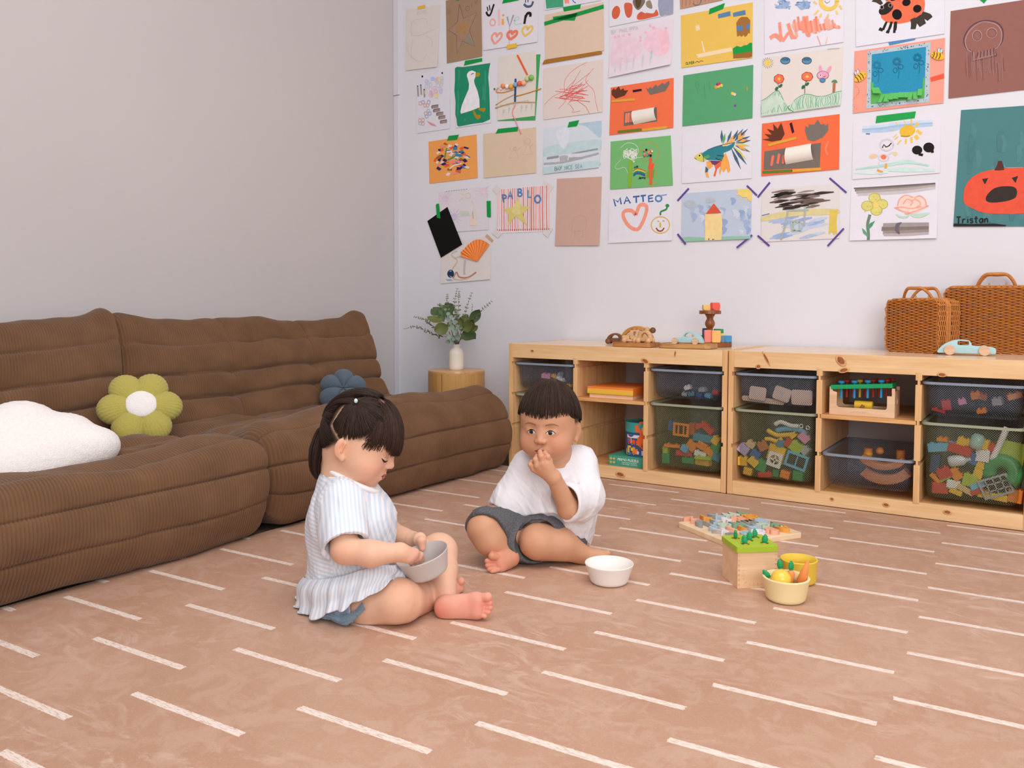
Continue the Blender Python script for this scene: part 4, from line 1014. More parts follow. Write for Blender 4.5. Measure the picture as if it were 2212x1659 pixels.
fan = [(540, 1352), (546, 1308), (568, 1290), (592, 1262), (618, 1236), (645, 1214), (672, 1196), (702, 1187), (742, 1188), (780, 1204), (812, 1224), (839, 1252)]
bm = bmesh.new(); ap = wz(4, 705, 1408); a0 = bm.verts.new((ap[0] - p.o3[0], p.depth(ap, 0.006), ap[1] - p.o3[2])); pv = None; k = 0
for i in range(len(fan) - 1):
    for t in (0, 0.5):
        q_ = wz(4, fan[i][0] * (1 - t) + fan[i + 1][0] * t, fan[i][1] * (1 - t) + fan[i + 1][1] * t)
        v = bm.verts.new((q_[0] - p.o3[0], p.depth(q_, 0.004 if k % 2 else 0.011), q_[1] - p.o3[2])); k += 1
        if pv: bm.faces.new((a0, pv, v))
        pv = v
me = bm_mesh('paper_fan', bm); a = me.color_attributes.new('col', 'FLOAT_COLOR', 'POINT')
for d in a.data: d.color = (*C3((240, 140, 74)), 1)
link('paper_fan', me, m_felt, p.o); p.done()

# --- middle columns
p = Paper(2, [(65, -80), (632, -180), (635, 125), (70, 240)], WHITE_P, 'white sheet cut by the top edge with orange paint blobs and a grey wash')
oc = (206, 98, 68)
p.disc(oc, 128, 112, 36, 60, a=0.2).fill(oc, [(200, 40), (235, 25), (272, 45), (268, 130), (240, 160), (212, 130)], 3).fill((150, 156, 176), [(505, -40), (635, -60), (635, 122), (560, 135), (515, 140)], 2).fill((120, 108, 100), [(280, 0), (360, -20), (385, 20), (330, 90), (290, 60)], 4).fill((90, 70, 45), [(300, -10), (350, -10), (340, 60), (310, 70)], 3).fill((140, 130, 110), [(395, 20), (430, 5), (450, 60), (440, 80), (400, 60)], 4)
p.fill(oc, [(315, 140), (350, 105), (385, 120), (400, 115), (460, 120), (485, 85), (505, 135), (450, 155), (330, 178)], 3).done()
p = Paper(2, [(70, 265), (641, 170), (616, 575), (68, 690)], (222, 210, 218), 'soft pink chalk sheet with a curling lower edge', curl=0.012)
p.fill((226, 200, 212), [(95, 400), (180, 330), (310, 345), (360, 420), (300, 520), (100, 600)], 4).fill((232, 196, 208), [(380, 340), (470, 250), (560, 280), (600, 380), (520, 500), (380, 430)], 4).fill((240, 190, 200), [(510, 290), (585, 280), (600, 420), (540, 480)], 4)
for x, y in ((120, 330), (150, 322), (195, 316), (245, 305), (345, 330), (345, 360), (390, 290), (430, 230), (460, 245), (570, 250)): p.disc((236, 178, 200), x, y, 13, 12)
for x in (130, 175, 230, 290, 370, 440): p.line((206, 202, 212), 14, [(x, 520 - (x - 130) * .15), (x - 8, 640 - (x - 130) * .2)])
p.line((170, 200, 206), 16, [(445, 450), (438, 520)]).line((240, 180, 150), 10, [(182, 515), (180, 545)])
p.text((196, 190, 196), 5, 'BY PHILIPPA', 85, 305, 34, 0.7, -0.16).done()

def crown_sheet(P, z, S):
    pass
p = Paper(2, [(80, 775), (637, 689), (635, 1131), (70, 1197)], (236, 114, 74), 'orange-red sheet with crowns, the upper one of two alike, wider white roll below left')
p.part('glued_crown', (100, 58, 42), [(90, 840), (88, 805), (110, 780), (118, 798), (152, 765), (168, 798), (192, 782), (202, 802), (236, 798), (205, 846), (125, 873)], 0.0008, 0.0002, m_felt)
p.part('glued_crown', (120, 110, 102), [(388, 775), (415, 790), (425, 768), (447, 784), (478, 748), (497, 766), (538, 734), (556, 746), (597, 714), (600, 742), (565, 806), (430, 841)], 0.0008, 0.0002, m_felt)
p.part('dark_bar', (62, 28, 52), [(275, 798), (353, 787), (356, 805), (278, 818)], 0.001, 0.0002, m_felt)
p.stick((218, 162, 66), 20, (98, 897), (288, 882)).stick((104, 124, 46), 22, (155, 1168), (345, 1148)).stick((218, 162, 62), 21, (372, 1152), (573, 1128))
p.part('grey_card', (114, 106, 100), [(200, 993), (487, 948), (493, 1075), (198, 1116)], 0.0007, 0.0002, m_felt)
for x in (222, 243, 268): p.stick((240, 134, 108), 19, (x, 1010 - (x - 222) * .15), (x - 3, 1082 - (x - 222) * .15), 0.001, 0.0012, 'pink_strip')
def roll(P, q, rgb, h):
    """paper bent to an arch, held at top and bottom"""
    TL, TR, BR, BL = [np.array(a, float) for a in q]; bm = bmesh.new(); rows = []
    for j in range(9):
        v = j / 8; row = []
        for i in range(7):
            u = i / 6; a = (TL * (1 - u) + TR * u) * (1 - v) + (BL * (1 - u) + BR * u) * v; w = wz(P.z, *a)
            row.append(bm.verts.new((w[0] - P.o3[0], P.depth(w, 0.0012 + h * math.sin(PI * v) ** 0.7), w[1] - P.o3[2])))
        rows.append(row)
    for A, B in zip(rows, rows[1:]):
        for i in range(6): bm.faces.new((A[i], A[i + 1], B[i + 1], B[i]))
    me = bm_mesh('paper_roll', bm, True); a = me.color_attributes.new('col', 'FLOAT_COLOR', 'POINT')
    for d in a.data: d.color = (*C3(rgb), 1)
    link('paper_roll', me, m_paper, P.o)
roll(p, [(272, 984), (470, 950), (487, 1062), (288, 1106)], (228, 222, 212), 0.016); p.done()

p = Paper(2, [(690, -150), (1078, -220), (1074, 2), (697, 82)], (186, 142, 118), 'rust brown sheet cut by the top edge with pencil hatching')
for k in range(10): p.line((168, 120, 98), 8, [(720 + k * 34, -40), (712 + k * 34, 62 - k * 7)])
p.line((110, 112, 118), 8, [(810, 30), (830, 48), (870, 36), (880, 0)]).done()
p = Paper(2, [(700, 138), (1337, 20), (1335, 512), (708, 602)], (227, 188, 92), 'yellow sheet with a brown paper house and green hedge at its right')
p.part('cream_tape', (236, 210, 172), [(828, 232), (862, 221), (872, 265), (836, 278)], 0.0004, 0.0002).parent = p.o
p.part('cream_tape', (236, 210, 172), [(832, 484), (1150, 420), (1156, 456), (852, 516), (850, 500)], 0.0004, 0.0002); p.part('cream_tape', (236, 210, 172), [(880, 366), (892, 364), (918, 462), (902, 468)], 0.0004, 0.0006)
p.part('green_hedge', (28, 152, 66), [(1162, 430), (1198, 408), (1232, 418), (1262, 402), (1288, 400), (1312, 380), (1332, 380), (1334, 456), (1163, 482)], 0.0005, 0.0002); p.part('brown_band', (152, 104, 54), [(1165, 482), (1334, 457), (1332, 502), (1310, 512), (1166, 520)], 0.0005, 0.0002)
p.part('paper_house', (160, 108, 54), [(1191, 205), (1215, 166), (1240, 150), (1290, 152), (1315, 180), (1312, 300), (1300, 292), (1285, 318), (1268, 330), (1256, 310), (1240, 328), (1222, 316), (1200, 326), (1197, 300)], 0.0005, 0.0002)
p.part('blue_window', (88, 128, 172), [(1196, 233), (1250, 228), (1250, 270), (1198, 276)], 0.0004, 0.0008); p.part('blue_window', (88, 128, 172), [(1278, 218), (1312, 212), (1311, 258), (1280, 263)], 0.0004, 0.0008)
p.fill((226, 188, 92), [(1228, 215), (1245, 195), (1265, 208)])
for x, y in ((1188, 392), (1225, 385), (1258, 380), (1296, 368)): p.ring((236, 168, 100), 5, x, y, 10, 12)
p.text((70, 120, 50), 5, 'OLIVER', 745, 575, 22, 0.62, -0.12).line((110, 96, 70), 5, [(828, 556), (850, 545), (862, 554), (880, 540), (900, 545)])
p.tape((88, 128, 172), [(1030, 128), (1138, 100), (1142, 140), (1033, 163)]).tape((88, 128, 172), [(1162, 116), (1270, 90), (1276, 130), (1166, 150)]).tape(GREEN, [(956, 80), (1091, 28), (1075, 80), (948, 130)]).done()

p = Paper(2, [(722, 668), (1341, 574), (1335, 1045), (716, 1118)], (88, 160, 112), 'mid green sheet with a few tiny round stickers')
for x, y, r, c in ((1013, 770, 14, (240, 152, 64)), (1036, 765, 13, (236, 190, 72)), (1061, 757, 13, (232, 200, 84)), (1025, 748, 13, (122, 62, 142)), (1041, 741, 13, (212, 54, 102)), (1158, 828, 14, (235, 190, 72)), (1177, 836, 13, (236, 192, 206)), (1182, 936, 12, (122, 72, 152))): p.disc(c, x, y, r)
p.ring((80, 146, 100), 4, 845, 750, 16, 26).line((80, 146, 100), 4, [(845, 778), (850, 835)]).line((80, 146, 100), 4, [(905, 745), (920, 870)]).line((80, 146, 100), 4, [(950, 720), (958, 800)]).line((170, 160, 90), 12, [(1288, 770), (1288, 802)]).done()

p = Paper(2, [(1440, -90), (2141, -200), (2141, 374), (1442, 480)], (223, 219, 227), 'white sheet with blue clouds, a yellow sun ring and orange brushed flames')
for cx_, cy_ in ((1605, 45), (1785, 40)):
    for k in range(16): p.line(R0.choice([(150, 172, 206), (170, 188, 214), (128, 156, 198)]), 11, [(cx_ + R0.uniform(-75, 75), cy_ + R0.uniform(-40, 40)), (cx_ + R0.uniform(-60, 60), cy_ + R0.uniform(-45, 45)), (cx_ + R0.uniform(-75, 75), cy_ + R0.uniform(-40, 40))])
p.ring((230, 198, 100), 34, 2012, 12, 72, 70).line((140, 130, 130), 4, [(1972, 10), (1995, 30), (2022, 10)])
for a, b in (((1920, 92), (1882, 132)), ((1945, 120), (1932, 155)), ((2005, 125), (2004, 155)), ((2075, 95), (2088, 130)), ((2105, 50), (2125, 84)), ((1875, 15), (1905, 35))): p.line((230, 200, 110), 15, [a, b])
fo = (236, 150, 128)
p.line(fo, 36, [(1490, 340), (1540, 315), (1600, 360)]).line(fo, 26, [(1575, 200), (1590, 330), (1620, 365)]).line(fo, 26, [(1610, 360), (1660, 290), (1690, 345)]).line(fo, 30, [(1650, 210), (1690, 320), (1730, 330)]).line((240, 168, 148), 22, [(1730, 330), (1700, 190)]).line(fo, 30, [(1790, 150), (1820, 300), (1850, 310)])
for k in range(26):
    x = 1690 + k * 16; p.line(R0.choice([fo, (240, 170, 150), (234, 132, 106)]), 18, [(x, 170 + R0.uniform(-30, 50) + max(0, k - 14) * 2), (x + 10, 240), (x + 18, 300 - abs(k - 8) * 3 + R0.uniform(-20, 10))])
p.line((226, 170, 160), 7, [(1910, 320), (1940, 400)]).line((230, 190, 180), 7, [(2000, 330), (1985, 392)]).done()

p = Paper(2, [(1420, 515), (2141, 414), (2116, 936), (1412, 1036)], (220, 211, 204), 'cream sheet with two flowers, green hills and a pink rabbit', curl=0.004)
p.disc((230, 200, 104), 1470, 558, 28, 30)
for k in range(16): p.line((70, 62, 58), 3, [(1470 + 31 * math.cos(k * .39), 558 + 31 * math.sin(k * .39)), (1470 + 50 * math.cos(k * .39), 558 + 50 * math.sin(k * .39))])
for x, y in ((1625, 538), (1815, 538)):
    p.disc((92, 140, 172), x, y, 42, 30, a=-0.25).ring((45, 70, 95), 5, x, y, 42, 30)
    for k in range(5): p.ring((45, 70, 95), 4, x - 26 + k * 13, y - 14 + 5 * (k % 2), 8)
for fx, fy, sx, q in ((1570, 700, 1.0, [(1562, 745), (1565, 775), (1552, 802)]), (1820, 680, 1.15, [(1815, 712), (1800, 760), (1798, 830)])):
    for k in range(7): p.disc((236, 118, 84), fx + 30 * sx * math.cos(k * .9), fy + 28 * math.sin(k * .9), 19, 17)
    p.ring((120, 60, 50), 4, fx, fy, 42 * sx, 38).disc((230, 196, 90), fx, fy, 12).line(BLK, 4, q).disc((50, 110, 66), q[1][0] - 16, q[1][1] + 12, 13, 19, a=0.5).disc((50, 110, 66), q[1][0] + 20, q[1][1] - 14, 12, 20, a=0.8)
p.disc((232, 160, 186), 1958, 668, 52, 36, a=-0.2).disc((232, 160, 186), 1938, 615, 15, 36, a=-0.15).disc((232, 160, 186), 2012, 618, 15, 38, a=0.5).ring((90, 60, 80), 3, 1958, 668, 52, 36).disc((88, 136, 170), 1956, 712, 24, 20).ring((40, 60, 90), 3, 1956, 712, 24, 20).disc((240, 230, 235), 1938, 668, 11).disc(BLK, 1938, 668, 6).line(BLK, 4, [(1962, 678), (1975, 682), (1982, 672)])
p.fill((176, 110, 72), [(2048, 735), (2072, 730), (2066, 818), (2044, 820)]).fill((70, 140, 96), [(2035, 730), (2050, 710), (2078, 712), (2086, 735), (2060, 728)], 3)
hill = [(1415, 895), (1460, 870), (1510, 830), (1550, 805), (1575, 815), (1610, 890), (1650, 950), (1720, 880), (1795, 838), (1850, 840), (1910, 856), (1990, 850), (2060, 822), (2128, 808), (2112, 930), (1700, 992), (1418, 1028)]
p.fill((196, 214, 196), hill); p.line((60, 130, 92), 6, [(1550, 805), (1600, 880), (1660, 965), (1700, 992)]).line((70, 140, 100), 5, hill[:14], 2)
for k in range(46):
    x = 1425 + k * 15; yt = np.interp(x, [h[0] for h in hill[:14]], [h[1] for h in hill[:14]]); p.line((120, 176, 140), 4, [(x, yt + 8), (x + R0.uniform(-25, 25), (yt + 1010 - k * 1.8) / 2), (x + R0.uniform(-12, 12), 1015 - k * 2)])
for k in range(9): p.line((120, 112, 110), 4, [(2000 + k * 12, 440 - k), (2008 + k * 12, 436 - k)])
p.done()

# --- the second crown sheet and the rows below
p = Paper(5, [(1432, 150), (2107, 66), (2103, 546), (1428, 606)], (236, 110, 70), 'orange-red sheet with crowns, the lower one of two alike, nearer the right')
p.part('glued_crown', (100, 58, 42), [(1436, 288), (1500, 278), (1456, 240), (1520, 246), (1476, 195), (1536, 212), (1530, 150), (1570, 196), (1598, 142), (1612, 175), (1630, 240), (1600, 292), (1520, 306)], 0.0008, 0.0002, m_felt)
p.part('glued_crown', (120, 112, 106), [(1806, 205), (1812, 170), (1838, 185), (1840, 155), (1885, 160), (1918, 115), (1945, 160), (1972, 150), (1985, 170), (2006, 148), (2010, 205), (1960, 270), (1880, 304), (1830, 290)], 0.0008, 0.0002, m_felt)
p.part('dark_bar', (62, 28, 52), [(1672, 150), (1692, 138), (1714, 222), (1696, 236)], 0.001, 0.0002, m_felt)
p.stick((218, 162, 62), 22, (1495, 336), (1724, 276)).stick((92, 128, 52), 22, (1450, 572), (1690, 560)).stick((218, 164, 62), 24, (1698, 560), (1938, 544))
p.part('grey_card', (118, 108, 102), [(1455, 392), (1945, 316), (1935, 530), (1448, 552)], 0.0007, 0.0002, m_felt)
for a, b in (((1530, 435), (1518, 508)), ((1582, 422), (1572, 490)), ((1622, 432), (1618, 490))): p.stick((240, 120, 92), 22, a, b, 0.001, 0.0012, 'pink_strip')
roll(p, [(1642, 362), (1862, 322), (1880, 462), (1640, 505)], (232, 226, 216), 0.020)
p.line((240, 134, 100), 14, [(2010, 300), (1985, 370), (2005, 420)]).done()

p = Paper(5, [(118, 305), (640, 252), (660, 685), (115, 722)], (116, 180, 114), 'light green sheet with a white wool tangle, beads and a rainbow')
def scr(P, rgb, w, x, y, rx, ry, n): P.line(rgb, w, [(x + R0.uniform(-rx, rx), y + R0.uniform(-ry, ry)) for _ in range(n)], 4)
p.line((214, 222, 210), 4, [(205, 360), (260, 318), (330, 330), (362, 380), (340, 440), (400, 440)]).line((214, 222, 210), 3, [(210, 460), (160, 520), (180, 545), (240, 530), (270, 580)])
for k in range(4): scr(p, (228, 230, 222), 5, 290, 410, 62, 48, 14)
scr(p, (228, 230, 222), 4, 305, 480, 30, 30, 8)
p.stick((132, 176, 56), 28, (292, 478), (286, 690)).stick((226, 98, 66), 24, (466, 455), (470, 668))
p.fill((232, 96, 60), [(440, 545), (452, 490), (498, 495), (488, 552)]).fill((112, 164, 54), [(436, 560), (500, 548), (492, 625), (430, 620)])
p.line((206, 140, 60), 4, [(430, 560), (425, 600), (440, 660), (480, 690), (520, 640), (505, 490), (535, 420), (520, 350), (470, 315), (400, 330), (370, 390), (400, 460), (440, 475)])
for k, c in enumerate(((176, 110, 60), (236, 196, 80), (70, 150, 90), (40, 120, 130), (60, 90, 140))): p.line(c, 12, [(318, 565 + k * 10), (345, 545 + k * 10), (380, 548 + k * 10), (420, 565 + k * 10)])
for k in range(15): p.ball('bead', R0.choice([(236, 140, 120), (70, 120, 190), (30, 34, 50), (232, 226, 222), (226, 150, 60), (190, 110, 150), (236, 100, 80)]), 450 + R0.uniform(-46, 40), 400 + R0.uniform(-34, 30), 9)
p.text((30, 40, 30), 5, 'AIN', 322, 540, 20, 0.75, -0.15).text((40, 50, 40), 5, 'Jenny', 360, 632, 22, 0.6, -0.06).done()

p = Paper(5, [(740, 230), (1350, 160), (1345, 625), (738, 670)], (219, 218, 226), 'white sheet with a teal and orange fish with spiky fins')
tl, orr, ye, pu, gr, nv = (52, 128, 140), (238, 166, 84), (210, 200, 96), (112, 62, 104), (98, 160, 96), (72, 100, 122)
for a, b, c in (((1085, 320), (1082, 205), nv), ((1095, 330), (1112, 235), gr), ((1130, 320), (1168, 212), nv), ((1150, 310), (1190, 250), orr), ((1180, 300), (1225, 205), nv), ((1195, 300), (1270, 195), nv), ((1200, 300), (1310, 195), nv), ((1205, 310), (1330, 260), nv), ((1205, 320), (1335, 295), nv), ((1200, 330), (1328, 345), ye), ((1200, 340), (1330, 395), nv), ((1190, 350), (1295, 460), ye), ((1180, 350), (1300, 505), nv), ((1165, 360), (1250, 545), nv), ((1215, 300), (1290, 240), orr), ((1210, 330), (1300, 385), orr), ((1225, 290), (1250, 225), orr), ((1230, 310), (1310, 285), orr)):
    m_ = ((a[0] + b[0]) / 2, (a[1] + b[1]) / 2); p.line(c, 26, [a, m_, b], 4, 0.9)
p.fill(orr, [(1060, 440), (1120, 405), (1150, 490), (1160, 560), (1140, 580), (1125, 540), (1100, 575), (1085, 545), (1070, 600), (1060, 560), (1075, 520), (1040, 500)]).fill((232, 104, 70), [(1015, 500), (1085, 470), (1075, 520), (1045, 545), (1030, 610), (1012, 605), (1030, 545)]).fill(pu, [(985, 380), (1090, 330), (1085, 345), (1000, 385)]).fill(pu, [(970, 470), (1080, 475), (1030, 510), (1000, 505)]).fill(orr, [(950, 480), (985, 475), (1010, 520), (975, 545), (955, 520)]).fill(nv, [(945, 520), (970, 545), (960, 580), (940, 575)]).fill(orr, [(942, 575), (965, 570), (975, 625), (950, 610)])
p.fill(tl, [(915, 405), (960, 378), (1050, 345), (1130, 345), (1200, 312), (1190, 345), (1160, 380), (1100, 405), (1105, 430), (1080, 470), (960, 465), (920, 450)]).fill(gr, [(922, 440), (970, 420), (985, 440), (940, 462)]).fill(ye, [(846, 440), (875, 415), (905, 402), (925, 440), (945, 465), (925, 482), (885, 472), (860, 460)], 3).fill((230, 200, 120), [(1085, 335), (1200, 280), (1195, 305), (1100, 350)]).fill(orr, [(1110, 320), (1195, 290), (1190, 300), (1120, 335)])
p.disc((225, 215, 150), 892, 428, 15).disc(BLK, 892, 428, 8).line(BLK, 4, [(848, 448), (868, 460)]).line(BLK, 4, [(905, 402), (925, 440), (925, 482)]).line(BLK, 5, [(1045, 425), (1100, 432), (1085, 472), (1030, 450)], 0).line((30, 60, 70), 4, [(960, 378), (1050, 345), (1200, 312)]).done()

p = Paper(5, [(105, 780), (655, 745), (655, 1164), (100, 1188)], (221, 219, 227), 'white sheet lettered MATTEO in blue over a pink heart and a smiling face', curl=0.004)
mb_ = (64, 100, 160)
p.line(mb_, 14, [(162, 868), (144, 805), (182, 830), (200, 792), (210, 850)], 0).line(mb_, 14, [(236, 848), (258, 785), (290, 842)], 0).line(mb_, 10, [(245, 822), (280, 818)]).line(mb_, 14, [(312, 786), (370, 780)]).line(mb_, 14, [(340, 784), (342, 838)]).line(mb_, 14, [(378, 778), (425, 772)]).line(mb_, 14, [(398, 776), (402, 830)]).line(mb_, 13, [(448, 775), (450, 828), (490, 822)], 0).line(mb_, 12, [(446, 778), (488, 770)]).line(mb_, 12, [(448, 800), (484, 796)]).ring((96, 132, 182), 15, 535, 800, 26, 25).line((120, 152, 196), 10, [(548, 776), (606, 766)])
p.line((240, 152, 130), 32, [(338, 945), (300, 905), (240, 910), (230, 960), (280, 1040), (352, 1068), (400, 1000), (432, 900), (420, 858), (370, 862), (338, 945)], 4)
p.ring((214, 176, 84), 9, 552, 1030, 80, 72).line((44, 140, 78), 15, [(552, 945), (556, 915), (600, 895), (612, 865)]).disc((44, 140, 78), 612, 862, 17, 15).line((210, 180, 70), 15, [(550, 1010), (552, 1052)]).line((160, 70, 50), 12, [(515, 1056), (535, 1080), (565, 1080), (585, 1055)]).line((200, 160, 70), 6, [(525, 1000), (535, 996), (542, 1002)]).line((200, 160, 70), 6, [(568, 998), (578, 992), (588, 998)]).done()

p = Paper(5, [(735, 757), (1345, 710), (1337, 1150), (735, 1178)], (184, 196, 214), 'painted tall house with a red roof under a grey-blue sky, held by purple tape', curl=0.004)
for k in range(30):
    x, y = R0.uniform(760, 1320), R0.uniform(790, 1090); p.line(R0.choice([(160, 178, 208), (200, 206, 220), (172, 188, 210), (148, 168, 202)]), 44, [(x, y), (min(1325, x + 30), y + 20), (min(1325, x + 15), min(1110, y + 60))], 3, 0.7)
for q in ([(750, 840), (800, 815), (850, 830), (870, 870), (790, 880)], [(945, 810), (990, 792), (1030, 820), (960, 840)]): p.fill((176, 184, 196), q, 4)
p.fill((142, 190, 164), [(736, 1140), (800, 1132), (940, 1140), (1100, 1132), (1337, 1126), (1337, 1150), (735, 1176)]).fill((234, 208, 148), [(940, 935), (1080, 932), (1090, 1010), (1085, 1160), (940, 1165)]).fill((210, 90, 62), [(945, 935), (1015, 842), (1082, 925)]).fill((230, 204, 118), [(1213, 722), (1345, 712), (1342, 830), (1320, 820), (1300, 790), (1262, 790), (1225, 760)])
for a, b in (((1230, 760), (1215, 770)), ((1262, 792), (1250, 810)), ((1300, 800), (1296, 825))): p.line((230, 204, 118), 12, [a, b])
br = (86, 66, 34)
for q in ([(972, 965), (1038, 962), (1035, 1000), (970, 998), (972, 965)], [(1005, 964), (1006, 998)], [(975, 1040), (975, 1070), (1050, 1072), (1055, 1015), (1015, 1018), (1012, 1045), (975, 1040)], [(1015, 1045), (1016, 1070)], [(975, 1160), (978, 1098), (1032, 1095), (1025, 1150), (1005, 1158)]): p.line(br, 9, q, 0)
p.done()
PUR = (98, 70, 146)
for a, b in (((700, 820), (798, 712)), ((1302, 688), (1390, 774)), ((702, 1108), (774, 1198)), ((1218, 1228), (1352, 1118))):
    A, B = np.array(a, float), np.array(b, float); d_ = (B - A) / np.linalg.norm(B - A) * 8; n_ = np.array([-d_[1], d_[0]]); p.tape(PUR, [tuple(A - n_), tuple(B - n_), tuple(B + n_), tuple(A + n_)])
p = Paper(5, [(1430, 720), (2105, 668), (2106, 1146), (1428, 1178)], (218, 212, 210), 'sheet of broad black brush strokes above a blue and yellow wash, purple corner tapes')
for k in range(26): x, y = R0.uniform(1450, 1900), R0.uniform(960, 1130); p.line(R0.choice([(150, 174, 214), (170, 188, 218), (190, 202, 220)]), 30, [(x, y + 20), (x + 70, y + 4), (min(2020, x + 150), y - 12)], 3, 0.6)
p.fill((214, 200, 150), [(1430, 960), (1700, 900), (2090, 890), (2090, 935), (1750, 950), (1430, 1000)], 3)
for k in range(7): p.line((214, 190, 90), 14, [(2030 + k * 9, 900), (2026 + k * 8, 1000), (2020 + k * 10, 1120 - R0.uniform(0, 40))])
for k in range(34):
    x, y = R0.uniform(1500, 1850), R0.uniform(730, 880); c = R0.choice([(60, 50, 46), (110, 92, 86), (130, 112, 106), (40, 34, 32), (150, 134, 128)]); L_ = R0.uniform(80, 230)
    p.line(c, R0.uniform(12, 30), [(x, y + 18), (x + L_ / 2, y + 4), (min(2060, x + L_), y - 4)], 3, 0.7)
p.line((60, 90, 170), 5, [(1432, 948), (1500, 932)]).line((168, 176, 170), 16, [(1660, 900), (1640, 1020), (1600, 1160)]).line((168, 176, 170), 16, [(1650, 905), (1840, 900)]).line((168, 176, 170), 14, [(1810, 870), (1800, 1040)])
for k in range(3): scr(p, (176, 186, 182), 10, 1730, 1030, 55, 60, 8)
p.done()
for a, b in (((1397, 790), (1502, 660)), ((2020, 622), (2167, 750)), ((1397, 1122), (1500, 1212)), ((2005, 1213), (2145, 1060))):
    A, B = np.array(a, float), np.array(b, float); d_ = (B - A) / np.linalg.norm(B - A) * 8; n_ = np.array([-d_[1], d_[0]]); p.tape(PUR, [tuple(A - n_), tuple(B - n_), tuple(B + n_), tuple(A + n_)])

# --- right-hand columns
p = Paper(3, [(250, -120), (1245, -280), (1247, 380), (255, 526)], (221, 219, 228), 'white sheet with a large orange and black ladybird')
lb, dk = (236, 112, 80), (46, 40, 36)
p.fill(lb, [(620, -30), (700, -90), (900, -100), (1015, -20), (1020, 110), (960, 200), (860, 245), (720, 270), (600, 250), (535, 190), (560, 100)], 4)
p.fill(dk, [(515, 110), (560, 60), (620, 20), (670, 60), (660, 110), (600, 160), (545, 170), (515, 150)], 3).fill((70, 60, 54), [(430, 20), (455, -10), (520, -20), (560, 40), (530, 60), (480, 30)]).fill((120, 112, 106), [(570, -20), (620, -20), (615, 10), (590, 12)])
for x, y, rx, ry in ((715, 165, 55, 60), (820, 30, 48, 40), (942, 100, 48, 44), (680, -5, 40, 14)): p.disc((28, 25, 24), x, y, rx, ry, a=-0.3)
for x, y in ((546, 84), (640, 62)): p.disc((150, 130, 134), x, y, 25, 24).disc((20, 18, 18), x, y, 14, 18)
for q, w_ in (([(600, 245), (575, 300), (560, 340)], 28), ([(560, 340), (515, 325)], 40), ([(655, 245), (640, 300), (620, 345)], 30), ([(595, 355), (630, 365)], 34), ([(700, 245), (695, 310), (690, 345)], 36), ([(672, 360), (700, 355)], 34), ([(890, 210), (905, 260), (895, 330)], 60), ([(945, 190), (980, 240), (1005, 285)], 80), ([(990, 160), (1060, 190), (1085, 215)], 70)): p.line(dk if w_ < 50 else (66, 58, 52), w_, q, 4, 0.15)
p.done()
p = Paper(3, [(238, 575), (1254, 424), (1236, 1155), (222, 1271)], (236, 156, 138), 'salmon sheet with a blue panel, green fringe and two bees')
p.part('patterned_card', (178, 194, 204), [(386, 575), (1090, 474), (1075, 1146), (371, 1221)], 0.001, 0.0003, m_felt)
p.ly = 50
for k in range(120):
    t = R0.uniform(0, 4); e = int(t); u = t - e
    c0_, c1_ = [((400, 588), (1075, 492)), ((1062, 500), (1050, 1130)), ((390, 1195), (1060, 1122)), ((408, 600), (396, 1190))][e]
    x, y = c0_[0] + (c1_[0] - c0_[0]) * u + R0.uniform(-13, 13), c0_[1] + (c1_[1] - c0_[1]) * u + R0.uniform(-13, 13)
    p.disc(R0.choice([(70, 92, 122), (60, 80, 110), (224, 190, 180), (214, 206, 170), (90, 130, 110)]), x, y, R0.uniform(4, 8), R0.uniform(3, 6), 7, R0.uniform(0, 3))
p.part('blue_panel', (48, 142, 178), [(434, 612), (1040, 526), (1022, 1100), (425, 1166)], 0.0008, 0.0014, m_felt)
p.part('green_strip', (92, 176, 92), [(425, 926), (455, 925), (456, 985), (505, 980), (555, 1055), (960, 1025), (960, 1000), (1002, 992), (1008, 872), (1026, 870), (1022, 1100), (425, 1166)], 0.0008, 0.0024, m_felt)
for x, y, w_, h_, t_ in ((560, 1060, 40, 110, -0.3), (615, 1060, 60, 100, -0.15), (665, 1045, 55, 90, -0.2), (720, 1042, 60, 85, -0.15), (770, 1036, 65, 75, -0.1), (820, 1036, 60, 75, 0.0), (870, 1042, 45, 95, -0.1), (920, 1042, 50, 90, 0.1), (975, 1000, 50, 90, 0.0), (470, 985, 90, 80, 0.4)):
    bm = bmesh.new(); rows = []
    for j in range(5):
        v_ = j / 4; row = []
        for i in (0, 1):
            q_ = wz(3, x + (i - 0.5) * w_ + t_ * v_ * h_, y + v_ * h_ * 0.92); row.append(bm.verts.new((q_[0] - p.o3[0], p.depth(q_, 0.0032 + 0.016 * v_ ** 1.3), q_[1] - p.o3[2])))
        rows.append(row)
    for A_, B_ in zip(rows, rows[1:]): bm.faces.new((A_[0], A_[1], B_[1], B_[0]))
    me = bm_mesh('paper_tab', bm, True); a = me.color_attributes.new('col', 'FLOAT_COLOR', 'POINT')
    for d in a.data: d.color = (*C3((98, 184, 98)), 1)
    link('paper_tab', me, m_felt, p.o)
p.ly = 110
for fx, fy, pt in ((490, 730, (40, 120, 156)), (715, 690, (44, 112, 146)), (945, 645, (26, 112, 152))):
    for k in range(8): p.disc(pt, fx + 34 * math.cos(k * .8), fy + 32 * math.sin(k * .8), 14, 14)
    p.line((40, 100, 130), 4, [(fx + 10, fy + 60), (fx + 25, fy + 120), (fx + 15, fy + 190)]).ring((40, 100, 130), 4, fx - 18, fy + 100, 22, 28).ring((40, 100, 130), 4, fx + 45, fy + 60, 26, 24)
